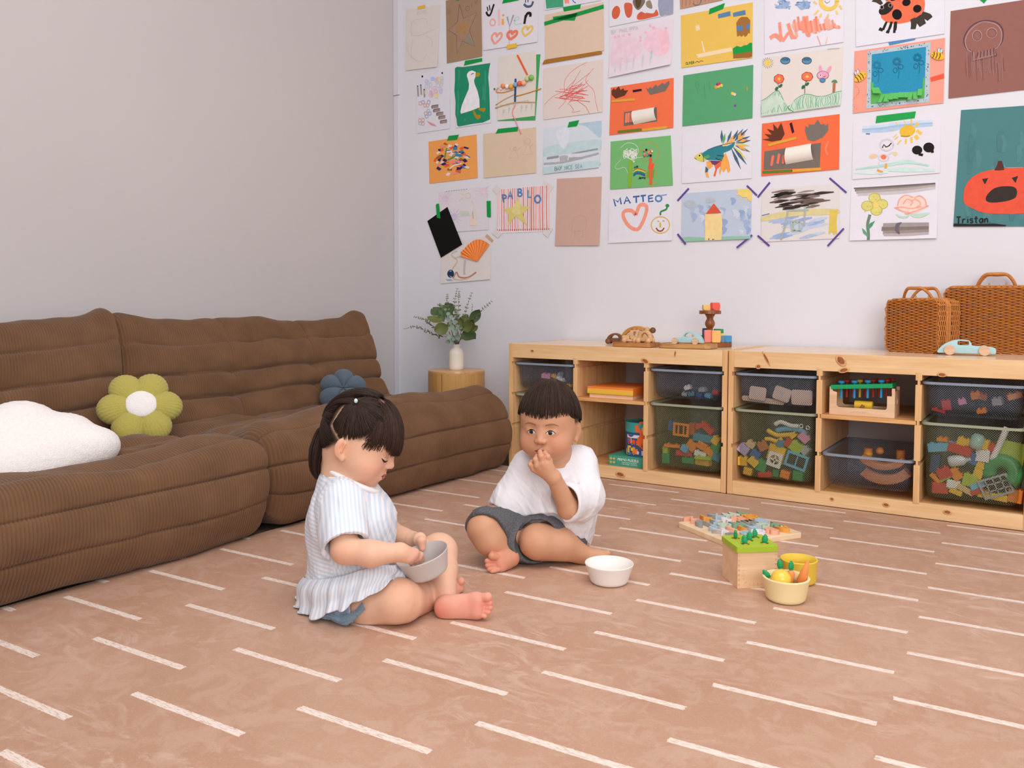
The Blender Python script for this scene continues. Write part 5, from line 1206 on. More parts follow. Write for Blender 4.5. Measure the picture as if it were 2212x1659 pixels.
for bx, by, ba, f in ((308, 865, -0.6, 1), (1170, 630, 0.25, -1)):
    ca, sa = math.cos(ba), math.sin(ba); g = lambda u, v: (bx + u * ca - v * sa, by + u * sa + v * ca)
    for u in (-16, 12): q_ = g(u - 10 * f + 6, -64); p.disc((222, 206, 208) if f > 0 else (186, 212, 222), q_[0], q_[1], 15, 30, a=ba + (0.3 if u > 0 else -0.2)).ring((80, 60, 60), 3, q_[0], q_[1], 15, 28)
    p.disc((230, 182, 60), bx, by, 80, 44, a=ba)
    for u in (-48, -14, 20): p.line((90, 62, 30), 9, [g(u, -36), g(u + 8, 0), g(u, 36)])
    p.line((90, 62, 30), 4, [g(math.copysign(52, f), 0), g(math.copysign(60, f), 8), g(math.copysign(66, f), 0)])
for k in range(14): p.disc((150, 90, 80), 255 + 40 * math.sin(k * .5), 960 + k * 20, 4, 4, 6)
p.tape((230, 92, 62), [(1088, 870), (1241, 824), (1243, 878), (1096, 916)]).tape((82, 134, 182), [(615, 458), (926, 377), (918, 446), (630, 508)]).done()

p = Paper(3, [(1315, 125), (2330, -30), (2330, 985), (1291, 1104)], (146, 100, 92), 'maroon sheet with a pencilled skull at the upper right')
sk, sl_ = (94, 70, 78), (178, 140, 134)
sku = [(1555, 575), (1490, 540), (1462, 450), (1500, 350), (1580, 270), (1700, 232), (1830, 255), (1895, 330), (1900, 430), (1870, 500), (1810, 545)]
p.line(sk, 14, sku).line(sl_, 8, [(x + 16 * (1 if x < 1680 else -1), y + 14) for x, y in sku]).line(sk, 11, [(1558, 575), (1550, 690), (1700, 662), (1832, 625), (1810, 545)], 0).line(sl_, 7, [(1575, 590), (1570, 672), (1815, 612)], 0)
p.ring(sl_, 9, 1612, 400, 50, 58).ring(sl_, 9, 1776, 370, 55, 56).ring(sk, 5, 1612, 402, 44, 52).ring(sk, 5, 1776, 372, 49, 50)
for k in range(6): p.line(sk, 10, [(1620 + k * 36, 590 - k * 10), (1612 + k * 38, 655 - k * 8)]).line(sl_, 5, [(1632 + k * 36, 592 - k * 10), (1624 + k * 38, 650 - k * 8)])
for k in range(26):
    x = 1480 + k * 17; p.line(R0.choice([(164, 122, 114), (128, 88, 84), (158, 116, 108)]), 6, [(x, 600 + R0.uniform(-40, 140) - abs(k - 13) * 3), (x + 4, 760), (x + 12, 820 + R0.uniform(-60, 100))])
p.tape(GREEN, [(1620, -20), (1740, -30), (1690, 38)]).done()

p = Paper(6, [(215, 220), (1171, 113), (1161, 772), (207, 843)], (221, 218, 226), 'white sheet with a golden sun, a snowman and two black blots')
for y_, c, w_ in ((300, (176, 198, 222), 60), (255, (196, 212, 230), 40), (280, (158, 186, 216), 26)): p.line(c, w_, [(315, y_ + 20), (520, y_ + 10), (750, y_ - 25), (1080, y_ - 50)], 4, 0.5)
p.line((70, 104, 160), 12, [(355, 348), (400, 350)]).disc((226, 180, 64), 806, 318, 88, 64, a=-0.3).line((170, 120, 40), 10, [(735, 372), (790, 378), (830, 370)])
for a, b, w_ in (((675, 228), (712, 258), 10), ((768, 205), (785, 245), 9), ((850, 190), (845, 240), 16), ((920, 225), (895, 265), 30), ((905, 310), (960, 352), 32), ((890, 365), (922, 408), 36), ((848, 385), (852, 448), 22), ((788, 405), (790, 460), 20), ((740, 415), (695, 465), 14), ((705, 380), (668, 410), 14), ((610, 300), (672, 315), 6), ((690, 355), (650, 390), 8)): p.line((230, 192, 96), w_, [a, b], 0)
p.ring((206, 198, 208), 16, 582, 470, 72, 62).line((60, 40, 24), 12, [(535, 500), (550, 465), (575, 492), (605, 480), (632, 448)], 0).ring((210, 204, 214), 14, 548, 610, 55, 34).disc((232, 120, 78), 548, 600, 30, 26).disc((224, 200, 164), 435, 592, 45, 26, a=-0.2).disc((226, 204, 160), 675, 565, 25, 22).line((208, 204, 214), 14, [(600, 575), (650, 545)]).line((208, 204, 214), 12, [(470, 580), (510, 600)])
for x, y, rx, ry in ((912, 525, 56, 48), (1038, 497, 60, 54)): p.disc((34, 30, 28), x, y, rx, ry)
p.line((34, 30, 28), 26, [(930, 570), (975, 580)]).line((34, 30, 28), 26, [(1075, 530), (1080, 555)])
for q, c, w_ in (([(245, 735), (500, 700), (800, 660), (1040, 695)], (170, 216, 200), 30), ([(560, 740), (800, 740), (1100, 745)], (196, 224, 216), 50), ([(620, 690), (780, 650), (900, 660)], (186, 220, 208), 40), ([(230, 770), (420, 770), (600, 765)], (206, 226, 222), 40)): p.line(c, w_, q, 4, 0.5)
p.line((200, 214, 214), 10, [(500, 650), (490, 740), (510, 790), (560, 770)]).line((228, 164, 60), 24, [(575, 670), (570, 725)]).line((228, 164, 60), 22, [(478, 745), (540, 765)])
p.tape((38, 158, 76), [(472, 155), (898, 104), (885, 178), (460, 233)]).done()

p = Paper(6, [(195, 917), (1140, 848), (1125, 1482), (178, 1508)], (223, 220, 229), 'white sheet with a yellow flower, a pink rose and two grey brush bands', curl=0.006)
for y_, c, w_ in ((0, (140, 130, 126), 44), (-18, (112, 102, 98), 18), (26, (172, 164, 162), 40), (52, (196, 190, 192), 34)): p.line(c, w_, [(235 + y_ * .6, 958 + y_), (500, 945 + y_), (800, 925 + y_), (1110, 898 + y_ * 0.7)], 4, 0.2)
for x, y in ((450, 1045), (530, 1112), (470, 1180), (370, 1130)): p.disc((214, 206, 124), x, y, 66, 56).ring((186, 176, 92), 8, x, y, 62, 52)
for k in range(16): p.disc((198, 190, 100), 450 + R0.uniform(-110, 110), 1115 + R0.uniform(-90, 90), 9, 7)
p.disc((236, 206, 110), 462, 1120, 32, 34).line((110, 134, 116), 30, [(400, 1225), (375, 1330), (385, 1430), (385, 1500)]).fill((80, 150, 112), [(375, 1370), (400, 1320), (456, 1292), (425, 1350), (385, 1390)]).fill((96, 160, 124), [(380, 1470), (330, 1430), (312, 1370), (340, 1390), (378, 1440)])
p.fill((240, 206, 194), [(700, 1140), (720, 1060), (780, 1015), (860, 1025), (920, 1030), (990, 1060), (1020, 1130), (900, 1205), (780, 1210)], 4)
for q in ([(665, 1150), (760, 1190), (860, 1200), (1035, 1128)], [(700, 1130), (720, 1060), (790, 1015), (870, 1040)], [(880, 1050), (940, 1020), (1000, 1070), (1010, 1130)], [(760, 1110), (800, 1060), (860, 1080), (840, 1130)], [(840, 1080), (900, 1060), (950, 1110), (900, 1150)], [(665, 1150), (760, 1145), (840, 1160), (960, 1140)], [(780, 1215), (820, 1215), (880, 1190)]): p.line((240, 160, 138), 11, q)
p.fill((186, 214, 196), [(680, 1218), (760, 1245), (830, 1222), (800, 1260), (720, 1258)], 3).fill((186, 214, 196), [(840, 1225), (940, 1215), (1055, 1202), (980, 1250), (890, 1258)], 3)
for y_, c, w_ in ((0, (128, 116, 112), 50), (-40, (160, 150, 148), 46), (40, (150, 138, 134), 42), (62, (178, 170, 170), 34)): p.line(c, w_, [(528 + abs(y_) * .4, 1380 + y_), (800, 1376 + y_), (1040, 1368 + y_ * 0.9)], 3, 0.12)
p.fill((110, 102, 112), [(750, 1310), (690, 1320), (670, 1380), (690, 1425), (732, 1442), (715, 1390), (725, 1340)], 3).done()

p = Paper(6, [(1388, 90), (2330, 25), (2330, 1352), (1305, 1354)], (80, 128, 130), 'teal painted sheet with an orange-red pumpkin face and the name Tristan')
for k in range(40): x, y = R0.uniform(1420, 2260), R0.uniform(150, 1200); p.line(R0.choice([(76, 123, 126), (84, 132, 134)]), 60, [(x, y), (x + 16, y + 90), (x + 6, y + 190)], 3, 0.5)
p.fill((226, 88, 66), [(1420, 1090), (1425, 950), (1490, 840), (1600, 770), (1750, 735), (1950, 715), (2200, 720), (2330, 760), (2330, 1150), (2150, 1205), (1900, 1218), (1720, 1215), (1600, 1195), (1480, 1140)], 4)
p.fill((92, 52, 42), [(1748, 745), (1780, 690), (1790, 645), (1832, 643), (1858, 740), (1800, 748)]).fill((58, 50, 46), [(1615, 840), (1685, 828), (1648, 900)]).fill((58, 50, 46), [(1936, 828), (2008, 805), (1980, 884)]).fill((58, 50, 46), [(1655, 1060), (1680, 1000), (1750, 940), (1850, 918), (1960, 925), (1996, 970), (1980, 1040), (1900, 1075), (1780, 1094), (1690, 1092)], 3)
p.line((140, 176, 176), 5, [(1860, 690), (1880, 715), (2060, 712)]).fill((46, 42, 40), [(1306, 1354), (1310, 1322), (1500, 1328), (1750, 1322), (1880, 1340), (1870, 1353)])
p.text((46, 42, 40), 14, 'T', 1340, 1322, 72).text((46, 42, 40), 13, 'ristan.', 1398, 1318, 74, 0.72, -0.02).done()
# ================================================================ STOOL, VASE, FOLIAGE
def lathe_obj(name, prof, m, loc, parent=None, seg=40, rot=None, smooth=True):
    bm = bmesh.new(); add_lathe(bm, prof, seg)
    return link(name, bm_mesh(name, bm, smooth), m, parent, loc, rot)
def smooth_by_angle(me, ang=0.6):
    me.shade_smooth()
    try: me.set_sharp_from_angle(angle=ang)
    except Exception: pass
m_stool = wood_mat('honey_wood_veneer', (206, 158, 98), (176, 122, 66), 'z', 0.6, rough=0.3, spec=0.5, ring=5)
m_stool_top = wood_mat('honey_wood_top', (214, 170, 118), (186, 134, 82), 'x', 0.7, rough=0.25, spec=0.5)
st = empty('drum_side_table', (-0.476, -0.2, 0), 0, 'round honey-coloured wooden drum table in the corner behind the sofa', 'side table')
bm = bmesh.new(); add_lathe(bm, [(0, 0), (0.134, 0), (0.136, 0.003), (0.136, 0.359), (0, 0.359)], 72); me = bm_mesh('drum', bm); smooth_by_angle(me); link('drum', me, m_stool, st)
bm = bmesh.new(); add_lathe(bm, [(0, 0.359), (0.136, 0.359), (0.1363, 0.361), (0.135, 0.3685), (0.132, 0.370), (0, 0.370)], 72); me = bm_mesh('table_top', bm); smooth_by_angle(me); link('table_top', me, m_stool_top, st)
a = 4.83; bm = bmesh.new(); add_box(bm, (0.1359 * math.cos(a), 0.1359 * math.sin(a), 0.179), (0.0014, 0.0018, 0.356), rz=a); link('veneer_joint', bm_mesh('veneer_joint', bm), mat('dark_joint', (96, 58, 26), 0.6), st)
m_cer = mat('cream_stoneware', (226, 217, 203), 0.55, var=0.02, vscale=30, spec=0.3)
o = lathe_obj('vase', [(0, 0), (0.032, 0), (0.035, 0.003), (0.0355, 0.02), (0.0352, 0.075), (0.033, 0.088), (0.026, 0.098), (0.0165, 0.105), (0.0162, 0.110), (0.0208, 0.1205), (0.0200, 0.1222), (0.0148, 0.111), (0.0146, 0.104), (0.022, 0.096), (0.029, 0.086), (0.031, 0.07), (0.031, 0.012), (0, 0.010)], m_cer, (-0.473, -0.205, 0.3702), seg=48)
tag(o, 'small cream stoneware bottle vase on the drum table', 'vase')

bq = empty('eucalyptus_bouquet', (-0.473, -0.205, 0.387), 0, 'bouquet of eucalyptus sprigs and broad green leaves in the cream vase', 'foliage')
B0 = np.array([-0.473, -0.205, 0.387])
m_lf = [mat('leaf_green_dark', (78, 98, 62), 0.5, var=0.2, vscale=60), mat('leaf_olive', (104, 112, 58), 0.5, var=0.2, vscale=60), mat('leaf_blue_green', (132, 154, 138), 0.6, var=0.15, vscale=60), mat('sprig_green', (108, 124, 88), 0.6, var=0.2, vscale=60)]
m_stem = mat('stem_brown_green', (98, 88, 62), 0.7)
def leaf_me(l, w, cup=0.15, n=7):
    bm = bmesh.new(); rows = []
    for i in range(n + 1):
        t = i / n; ww = w / 2 * math.sin(PI * min(1, t * 0.94 + 0.04)) ** 0.7
        rows.append([bm.verts.new((s * ww, l * t, cup * w * abs(s) - 0.12 * l * math.sin(t * 2.2))) for s in (-1, -.5, 0, .5, 1)])
    for A, B in zip(rows, rows[1:]):
        for k in range(4): bm.faces.new((A[k], A[k + 1], B[k + 1], B[k]))
    return bm_mesh('leaf', bm, True)
LF_big, LF_mid, LF_small = leaf_me(1, 0.72), leaf_me(1, 0.9, 0.1), leaf_me(1, 0.5, 0.1)
rl = random.Random(3)
def zp(x, y, dy=0.0): return np.array(hit(860 + x / 6.505, 615 + y / 6.505, 1, -0.205 + dy)) - B0
def leaf(me, base, tip, m, roll=0.0, wf=1.0):
    b, t = Vector(base), Vector(tip); d = t - b; L_ = d.length
    y_ = d.normalized(); z_ = Vector((0.54, -0.80, 0.25)); z_ = (z_ - y_ * z_.dot(y_)).normalized(); x_ = y_.cross(z_)
    M = Matrix.Translation(b) @ Matrix((x_, y_, z_)).transposed().to_4x4() @ Matrix.Rotation(roll, 4, 'Y') @ Matrix.Diagonal((L_ * wf, L_, L_, 1))
    o = bpy.data.objects.new('leaf', me); COL.objects.link(o); o.parent = bq; o.matrix_local = M
    return o
def lf(kind, mi):
    key = (kind.name, mi)
    if key not in _lfc:
        c = kind.copy(); c.materials.clear(); c.materials.append(m_lf[mi]); _lfc[key] = c
    return _lfc[key]
_lfc = {}
LF_big.name, LF_mid.name, LF_small.name = 'leaf_broad', 'leaf_round', 'leaf_small'
mouth = zp(815, 840)
# broad leaves: (base, tip, dy, colour, roll)
for b, t, dy, mi, ro, wf in (((620, 430), (478, 325), 0.02, 0, 0.3, 1.1), ((760, 430), (640, 275), 0.03, 0, -0.2, 1.15), ((650, 520), (408, 455), -0.03, 1, 0.5, 0.7), ((700, 590), (510, 650), -0.05, 1, -0.3, 1.3), ((640, 500), (560, 350), 0.0, 0, 0.6, 0.9), ((880, 560), (980, 420), 0.03, 1, 0.2, 1.0), ((900, 650), (870, 460), -0.03, 1, -0.5, 0.75),
                             ((1020, 530), (1145, 355), 0.0, 0, 0.4, 0.9), ((960, 650), (1050, 500), -0.03, 1, 0.2, 0.9), ((1010, 650), (1118, 580), 0.02, 1, 0.8, 1.2), ((910, 690), (1082, 745), -0.04, 0, -0.3, 0.9), ((730, 480), (760, 400), 0.04, 1, 0.0, 1.0), ((690, 640), (560, 590), 0.04, 0, 0.3, 1.0), ((800, 600), (690, 540), -0.02, 1, 0.2, 0.9), ((930, 600), (1040, 560), -0.06, 1, 0.2, 0.9)):
    leaf(lf(LF_big, mi), zp(*b, dy * 0.6), zp(*t, dy * 1.4), m_lf[mi], ro, wf)
# round grey-blue leaves in the middle
for x, y, r, dy in ((757, 597, 40, -0.07), (805, 650, 38, -0.07), (725, 735, 40, -0.06), (835, 735, 42, -0.07), (700, 805, 34, -0.05), (760, 800, 34, -0.06), (840, 600, 34, -0.05), (745, 452, 32, -0.04), (800, 530, 36, -0.03), (830, 455, 34, 0.0), (705, 410, 28, -0.03), (665, 345, 20, -0.02), (740, 525, 30, -0.06), (880, 600, 26, -0.06), (800, 690, 30, -0.07), (780, 760, 30, -0.07), (910, 750, 22, -0.04), (690, 480, 26, -0.05)):
    a = rl.uniform(0, 6.3); leaf(lf(LF_mid, 2), zp(x - r * math.cos(a), y - r * math.sin(a), dy), zp(x + r * math.cos(a), y + r * math.sin(a), dy + rl.uniform(-.01, .01)), m_lf[2], rl.uniform(-.5, .5))
# long sprigs with small paired leaves
sprigs = [([(815, 840), (700, 740), (550, 715), (380, 645), (240, 590), (95, 620)], 0.0), ([(815, 830), (660, 690), (480, 575), (370, 490), (230, 450)], 0.03), ([(800, 830), (740, 600), (690, 300), (692, 140)], 0.04), ([(810, 830), (800, 560), (796, 250), (828, 60)], 0.02), ([(825, 830), (840, 560), (852, 250), (856, 100)], 0.0),
          ([(835, 830), (900, 600), (960, 330), (1032, 120)], 0.02), ([(840, 830), (980, 600), (1160, 380), (1310, 235)], 0.0), ([(815, 830), (720, 560), (650, 390), (600, 290), (560, 285)], 0.05), ([(820, 830), (815, 600), (820, 420), (800, 330)], -0.02), ([(830, 830), (960, 660), (1020, 480), (1046, 280)], 0.03)]
for pts, dy in sprigs:
    P = catmull([np.array((*p_, i * dy / 3)) for i, p_ in enumerate(pts)], 5)
    W3 = [Vector(zp(p_[0], p_[1], p_[2])) for p_ in P]
    bm = bmesh.new(); add_tube(bm, W3, [0.0013 - 0.0008 * i / len(W3) for i in range(len(W3))], 5)
    link('stem', bm_mesh('stem', bm, True), m_stem, bq)
    n = len(W3)
    for i in range(n // 3, n):
        s = 0.017 - 0.011 * (i - n // 3) / max(1, n - n // 3)
        t = (W3[min(i + 1, n - 1)] - W3[i - 1]).normalized(); side = t.cross(Vector((0.2, 1, 0.1))).normalized()
        az = rl.uniform(0, PI); ax = (side * math.cos(az) + t.cross(side) * math.sin(az))
        for sg in (1, -1):
            leaf(lf(LF_small, 3), W3[i], W3[i] + (ax * sg + t * 0.45).normalized() * s, m_lf[3], rl.uniform(-1, 1), 1.1)
for x in (770, 800, 830, 860):
    bm = bmesh.new(); add_tube(bm, [Vector(zp(815 + (x - 815) * .3, 1020)), Vector(zp(x * .5 + 407, 860)), Vector(zp(x + (x - 815) * 1.2, 660, -0.02))], 0.0018, 6); link('stem', bm_mesh('stem', bm, True), m_stem, bq)

# ================================================================ ON TOP OF THE CABINETS
TOP = UH
m_dw = wood_mat('walnut', (132, 88, 58), (92, 56, 34), 'x', 3)
m_lw = wood_mat('beech', (222, 182, 136), (198, 152, 104), 'x', 3)
m_mw = wood_mat('oak_tray', (188, 128, 70), (140, 84, 40), 'x', 2.4, rough=0.4)
m_mw2 = wood_mat('acacia_tray', (196, 148, 92), (146, 98, 54), 'x', 2.4, rough=0.4)
m_bw = wood_mat('turned_brown_wood', (150, 88, 44), (108, 58, 26), 'z', 2.0, rough=0.35, spec=0.5)
m_blue = mat('pale_blue_paint', (170, 204, 208), 0.5, var=0.03, vscale=60)
m_whl = wood_mat('beech_wheel', (222, 188, 156), (196, 158, 122), 'x', 5)
def tray(name, x0, x1, y0, y1, h, r, m, label):
    bm = bmesh.new(); w, d = x1 - x0, y1 - y0
    add_prism(bm, rrect(w, d, r, 6), h - 0.003, Matrix.Translation((0, 0, 0)), 0.002)
    t = empty(name, ((x0 + x1) / 2, (y0 + y1) / 2, TOP), 0, label, 'tray')
    link('board', bm_mesh('board', bm), m, t)
    bm = bmesh.new(); add_prism(bm, rrect(w, d, r, 6), 0.003, Matrix.Translation((0, 0, h - 0.003)), 0, [rrect(w - 0.008, d - 0.008, r - 0.003, 6)]); link('raised_edge', bm_mesh('raised_edge', bm), m, t)
    return t
tray('wooden_tray', 0.468, 0.628, -0.452, -0.335, 0.0165, 0.012, m_mw, 'dark oak tray carrying the small natural wooden cars')
tray('wooden_tray', 0.654, 0.860, -0.440, -0.325, 0.0175, 0.024, m_mw2, 'acacia tray carrying the pale blue handle car')
def car(name, loc, rz, label, body_m, wheel_m, outline, hole, thick, wheels, wr, ball=False, sc=1.0, wt=0.012):
    """a pull-along car: outline in x-z extruded over y, four wheels"""
    r = empty(name, loc, rz, label, 'toy car')
    M = Matrix(((1, 0, 0, 0), (0, 0, -1, thick / 2), (0, 1, 0, 0), (0, 0, 0, 1)))
    bm = bmesh.new(); add_prism(bm, [(a * sc, b * sc) for a, b in outline], thick, M, 0.0022, [[(a * sc, b * sc) for a, b in hole]] if hole else None)
    me = bm_mesh('body', bm); smooth_by_angle(me, 0.5); link('body', me, body_m, r)
    for x in wheels:
        for s in (1, -1):
            bm = bmesh.new()
            if ball: add_sphere(bm, (0, 0, 0), (wr, wr * 0.85, wr), 18)
            else:
                add_cyl(bm, (0, -wt / 2, 0), (0, wt / 2, 0), wr, wr, 28)
            me = bm_mesh('wheel', bm); smooth_by_angle(me, 0.7); link('wheel', me, wheel_m, r, (x * sc, s * (thick / 2 + (wr * 0.62 if ball else wt / 2 + 0.0005)), wr))
    return r
arch = [(a, b) for a, b in catmull([(-0.042, 0.008), (-0.040, 0.022), (-0.026, 0.040), (-0.004, 0.048), (0.018, 0.042), (0.026, 0.026), (0.044, 0.021), (0.048, 0.014), (0.047, 0.008)], 4)]
hole_ = [(a, b) for a, b in catmull([(-0.022, 0.026), (-0.014, 0.036), (0.0, 0.040), (0.012, 0.034), (0.015, 0.026)], 3)]
c_ = hit(1328, 741, 2, TOP)
car('walnut_toy_car', (0.392, -0.255, TOP), 0.15, 'dark walnut car with ball wheels and a loop handle, beside the oak tray', m_dw, m_dw, arch, hole_, 0.022, (-0.030, 0.030), 0.012, True, 0.95)
z_tr = TOP + 0.0137
car('beech_handle_car', (0.590, -0.405, z_tr), -0.12, 'pale beech car with a round loop handle on the oak tray', m_lw, m_lw, [(a, b) for a, b in catmull([(-0.030, 0.008), (-0.030, 0.020), (-0.022, 0.038), (0.0, 0.050), (0.020, 0.042), (0.029, 0.022), (0.032, 0.008)], 5)],
    [(a, b) for a, b in catmull([(-0.017, 0.022), (-0.011, 0.034), (0.001, 0.042), (0.013, 0.035), (0.019, 0.022)], 4)], 0.020, (-0.022, 0.023), 0.011, True)
tr = empty('beech_toy_truck', (0.525, -0.395, z_tr), 0.1, 'small beech truck with a square cab, in the middle of the oak tray', 'toy car')
for nm, c, s in (('bonnet', (-0.018, 0, 0.020), (0.030, 0.024, 0.018)), ('chassis', (0.004, 0, 0.010), (0.076, 0.024, 0.010))):
    bm = bmesh.new(); add_box(bm, c, s, 0.003); link(nm, bm_mesh(nm, bm), m_lw, tr)
bm = bmesh.new(); add_prism(bm, rrect(0.032, 0.034, 0.005, 4), 0.026, Matrix(((1, 0, 0, 0.016), (0, 0, -1, 0.013), (0, 1, 0, 0.034), (0, 0, 0, 1))), 0.0015, [rrect(0.014, 0.018, 0.003, 3, 0.004, 0.002)]); link('cab', bm_mesh('cab', bm), m_lw, tr)
for x in (-0.022, 0.022):
    for s in (1, -1):
        bm = bmesh.new(); add_sphere(bm, (0, 0, 0), (0.0105, 0.008, 0.0105), 18); link('wheel', bm_mesh('wheel', bm, True), m_lw, tr, (x, s * 0.018, 0.0105))
# wooden arch with balls behind the tray
ar = empty('wooden_arch', (0.452, -0.175, TOP), 0.12, 'golden wooden arch with balls along its top, behind the toy cars', 'toy arch')
for k, (ro, ri, m_) in enumerate(((0.074, 0.060, wood_mat('golden_wood', (206, 150, 82), (178, 116, 52), 'x', 3)), (0.058, 0.040, m_lw))):
    bm = bmesh.new(); ol = [(ro * math.cos(t), ro * math.sin(t)) for t in np.linspace(0, PI, 24)] + [(ri * math.cos(t), ri * math.sin(t)) for t in np.linspace(PI, 0, 24)]
    add_prism(bm, ol, 0.03, Matrix(((1, 0, 0, 0), (0, 0, -1, 0.015), (0, 1, 0, 0), (0, 0, 0, 1))), 0.0015); link('arch_ring', bm_mesh('arch_ring', bm), m_, ar)
for x, z, r_, m_ in ((-0.006, 0.060, 0.0115, m_mw), (0.050, 0.060, 0.0125, m_lw), (0.074, 0.058, 0.0125, m_dw)):
    bm = bmesh.new(); add_sphere(bm, (x, -0.022, z), r_, 18); link('ball', bm_mesh('ball', bm, True), m_, ar)
car('blue_handle_car', (0.757, -0.385, TOP + 0.0147), PI + 0.05, 'pale blue wing-shaped car with an oval handle hole, on the acacia tray', m_blue, m_whl,
    [(a, b) for a, b in catmull([(-0.062, 0.006), (-0.052, 0.028), (-0.030, 0.044), (-0.004, 0.050), (0.012, 0.042), (0.020, 0.028), (0.050, 0.024), (0.056, 0.016), (0.056, 0.006)], 4)],
    [(a, b) for a, b in catmull([(-0.026, 0.030), (-0.018, 0.040), (-0.004, 0.043), (0.008, 0.038), (0.012, 0.029), (-0.006, 0.027)], 3, True)], 0.022, (-0.034, 0.046), 0.012, False, 1.0, 0.010)
# stacking tower: scalloped base, turned post, scalloped tray
def scallop(r, n=8, amp=0.06, m=72): return [(r * (1 + amp * abs(math.cos(n * t / 2)) - amp) * math.cos(t), r * (1 + amp * abs(math.cos(n * t / 2)) - amp) * math.sin(t)) for t in (2 * PI * i / m for i in range(m))]
TW = np.array([0.775, -0.195, TOP])
tw = empty('flower_stand', TW, 0, 'brown wooden stand with two flower-shaped tiers on a turned post', 'stand')
bm = bmesh.new(); add_prism(bm, scallop(0.088), 0.0175, None, 0.001); link('base_tier', bm_mesh('base_tier', bm), m_bw, tw)
bm = bmesh.new(); add_prism(bm, scallop(0.044), 0.0140, Matrix.Translation((0, 0, 0.128)), 0.001); link('top_tier', bm_mesh('top_tier', bm), m_bw, tw)
bm = bmesh.new(); add_lathe(bm, [(0, 0.0175), (0.016, 0.0175), (0.017, 0.03), (0.012, 0.06), (0.011, 0.070), (0.0145, 0.076), (0.019, 0.084), (0.0195, 0.094), (0.016, 0.102), (0.0125, 0.108), (0.0135, 0.115), (0.019, 0.124), (0.0205, 0.128), (0, 0.128)], 32); link('turned_post', bm_mesh('turned_post', bm, True), m_bw, tw)
def gem(loc, size, rgb, label, rz=0.0, cut=0.55, group=None):
    """wooden gem block: a box with its corners sliced off"""
    bm = bmesh.new(); sx, sy, sz = [v / 2 for v in size]
    rg = random.Random(hash(label) % 999 if False else len(label) * 7 + int(rgb[0]))
    for a in (1, -1):
        for b in (1, -1):
            for c in (1, -1):
                k = cut + rg.uniform(-.15, .15)
                for p_ in ((a * sx * k, b * sy, c * sz), (a * sx, b * sy * k, c * sz), (a * sx, b * sy, c * sz * k)): bm.verts.new(p_)
    q = bmesh.ops.convex_hull(bm, input=bm.verts[:])
    bmesh.ops.dissolve_limit(bm, angle_limit=0.02, verts=bm.verts[:], edges=bm.edges[:])
    bmesh.ops.bevel(bm, geom=bm.edges[:], offset=0.0012, segments=2, affect='EDGES', clamp_overlap=True)
    o = link('gem_block', bm_mesh('gem_block', bm), mat('gem_paint_%d_%d_%d' % rgb, rgb, 0.5), None, (loc[0], loc[1], loc[2] + sz), (0, 0, rz))
    return tag(o, label, 'block', group)
zb_, zt_ = TOP + 0.018, TOP + 0.1425
gem((0.790, -0.262, zb_), (0.026, 0.026, 0.048), (240, 136, 122), 'tall salmon pink gem block at the front of the lower tier', 0.5, 0.72)
gem((0.822, -0.258, zb_), (0.034, 0.028, 0.047), (240, 178, 102), 'tall light orange gem block beside the pink one', 0.5, 0.7)
gem((0.850, -0.205, zb_), (0.034, 0.024, 0.026), (66, 146, 196), 'bright blue faceted block lying at the right of the lower tier', 0.3, 0.6)
gem((0.842, -0.236, zb_), (0.014, 0.014, 0.026), (104, 138, 164), 'small slate blue gem block right of the light orange block', 0.2, 0.5)
gem((0.745, -0.245, zb_), (0.034, 0.024, 0.026), (52, 146, 84), 'low green gem block at the left of the lower tier', 0.4, 0.55)
gem((0.795, -0.150, zb_), (0.036, 0.026, 0.050), (64, 142, 100), 'tall green gem block behind the post', 0.1, 0.7)
gem((0.745, -0.160, zb_), (0.026, 0.030, 0.052), (42, 54, 104), 'navy gem block behind the pink block', 0.4, 0.7)
gem((0.710, -0.185, zb_), (0.024, 0.022, 0.030), (226, 160, 98), 'orange pebble-shaped gem block at the far left of the lower tier', 0.2, 0.4)
gem((0.829, -0.195, zb_), (0.018, 0.018, 0.034), (236, 206, 130), 'small pale yellow gem block behind the light orange block', 0.2, 0.5)
gem((0.762, -0.198, zt_), (0.032, 0.026, 0.022), (232, 194, 112), 'yellow gem block on the upper tier', 0.6, 0.5)
gem((0.796, -0.198, zt_), (0.032, 0.030, 0.031), (232, 92, 78), 'red gem block on the upper tier', 0.7, 0.45)

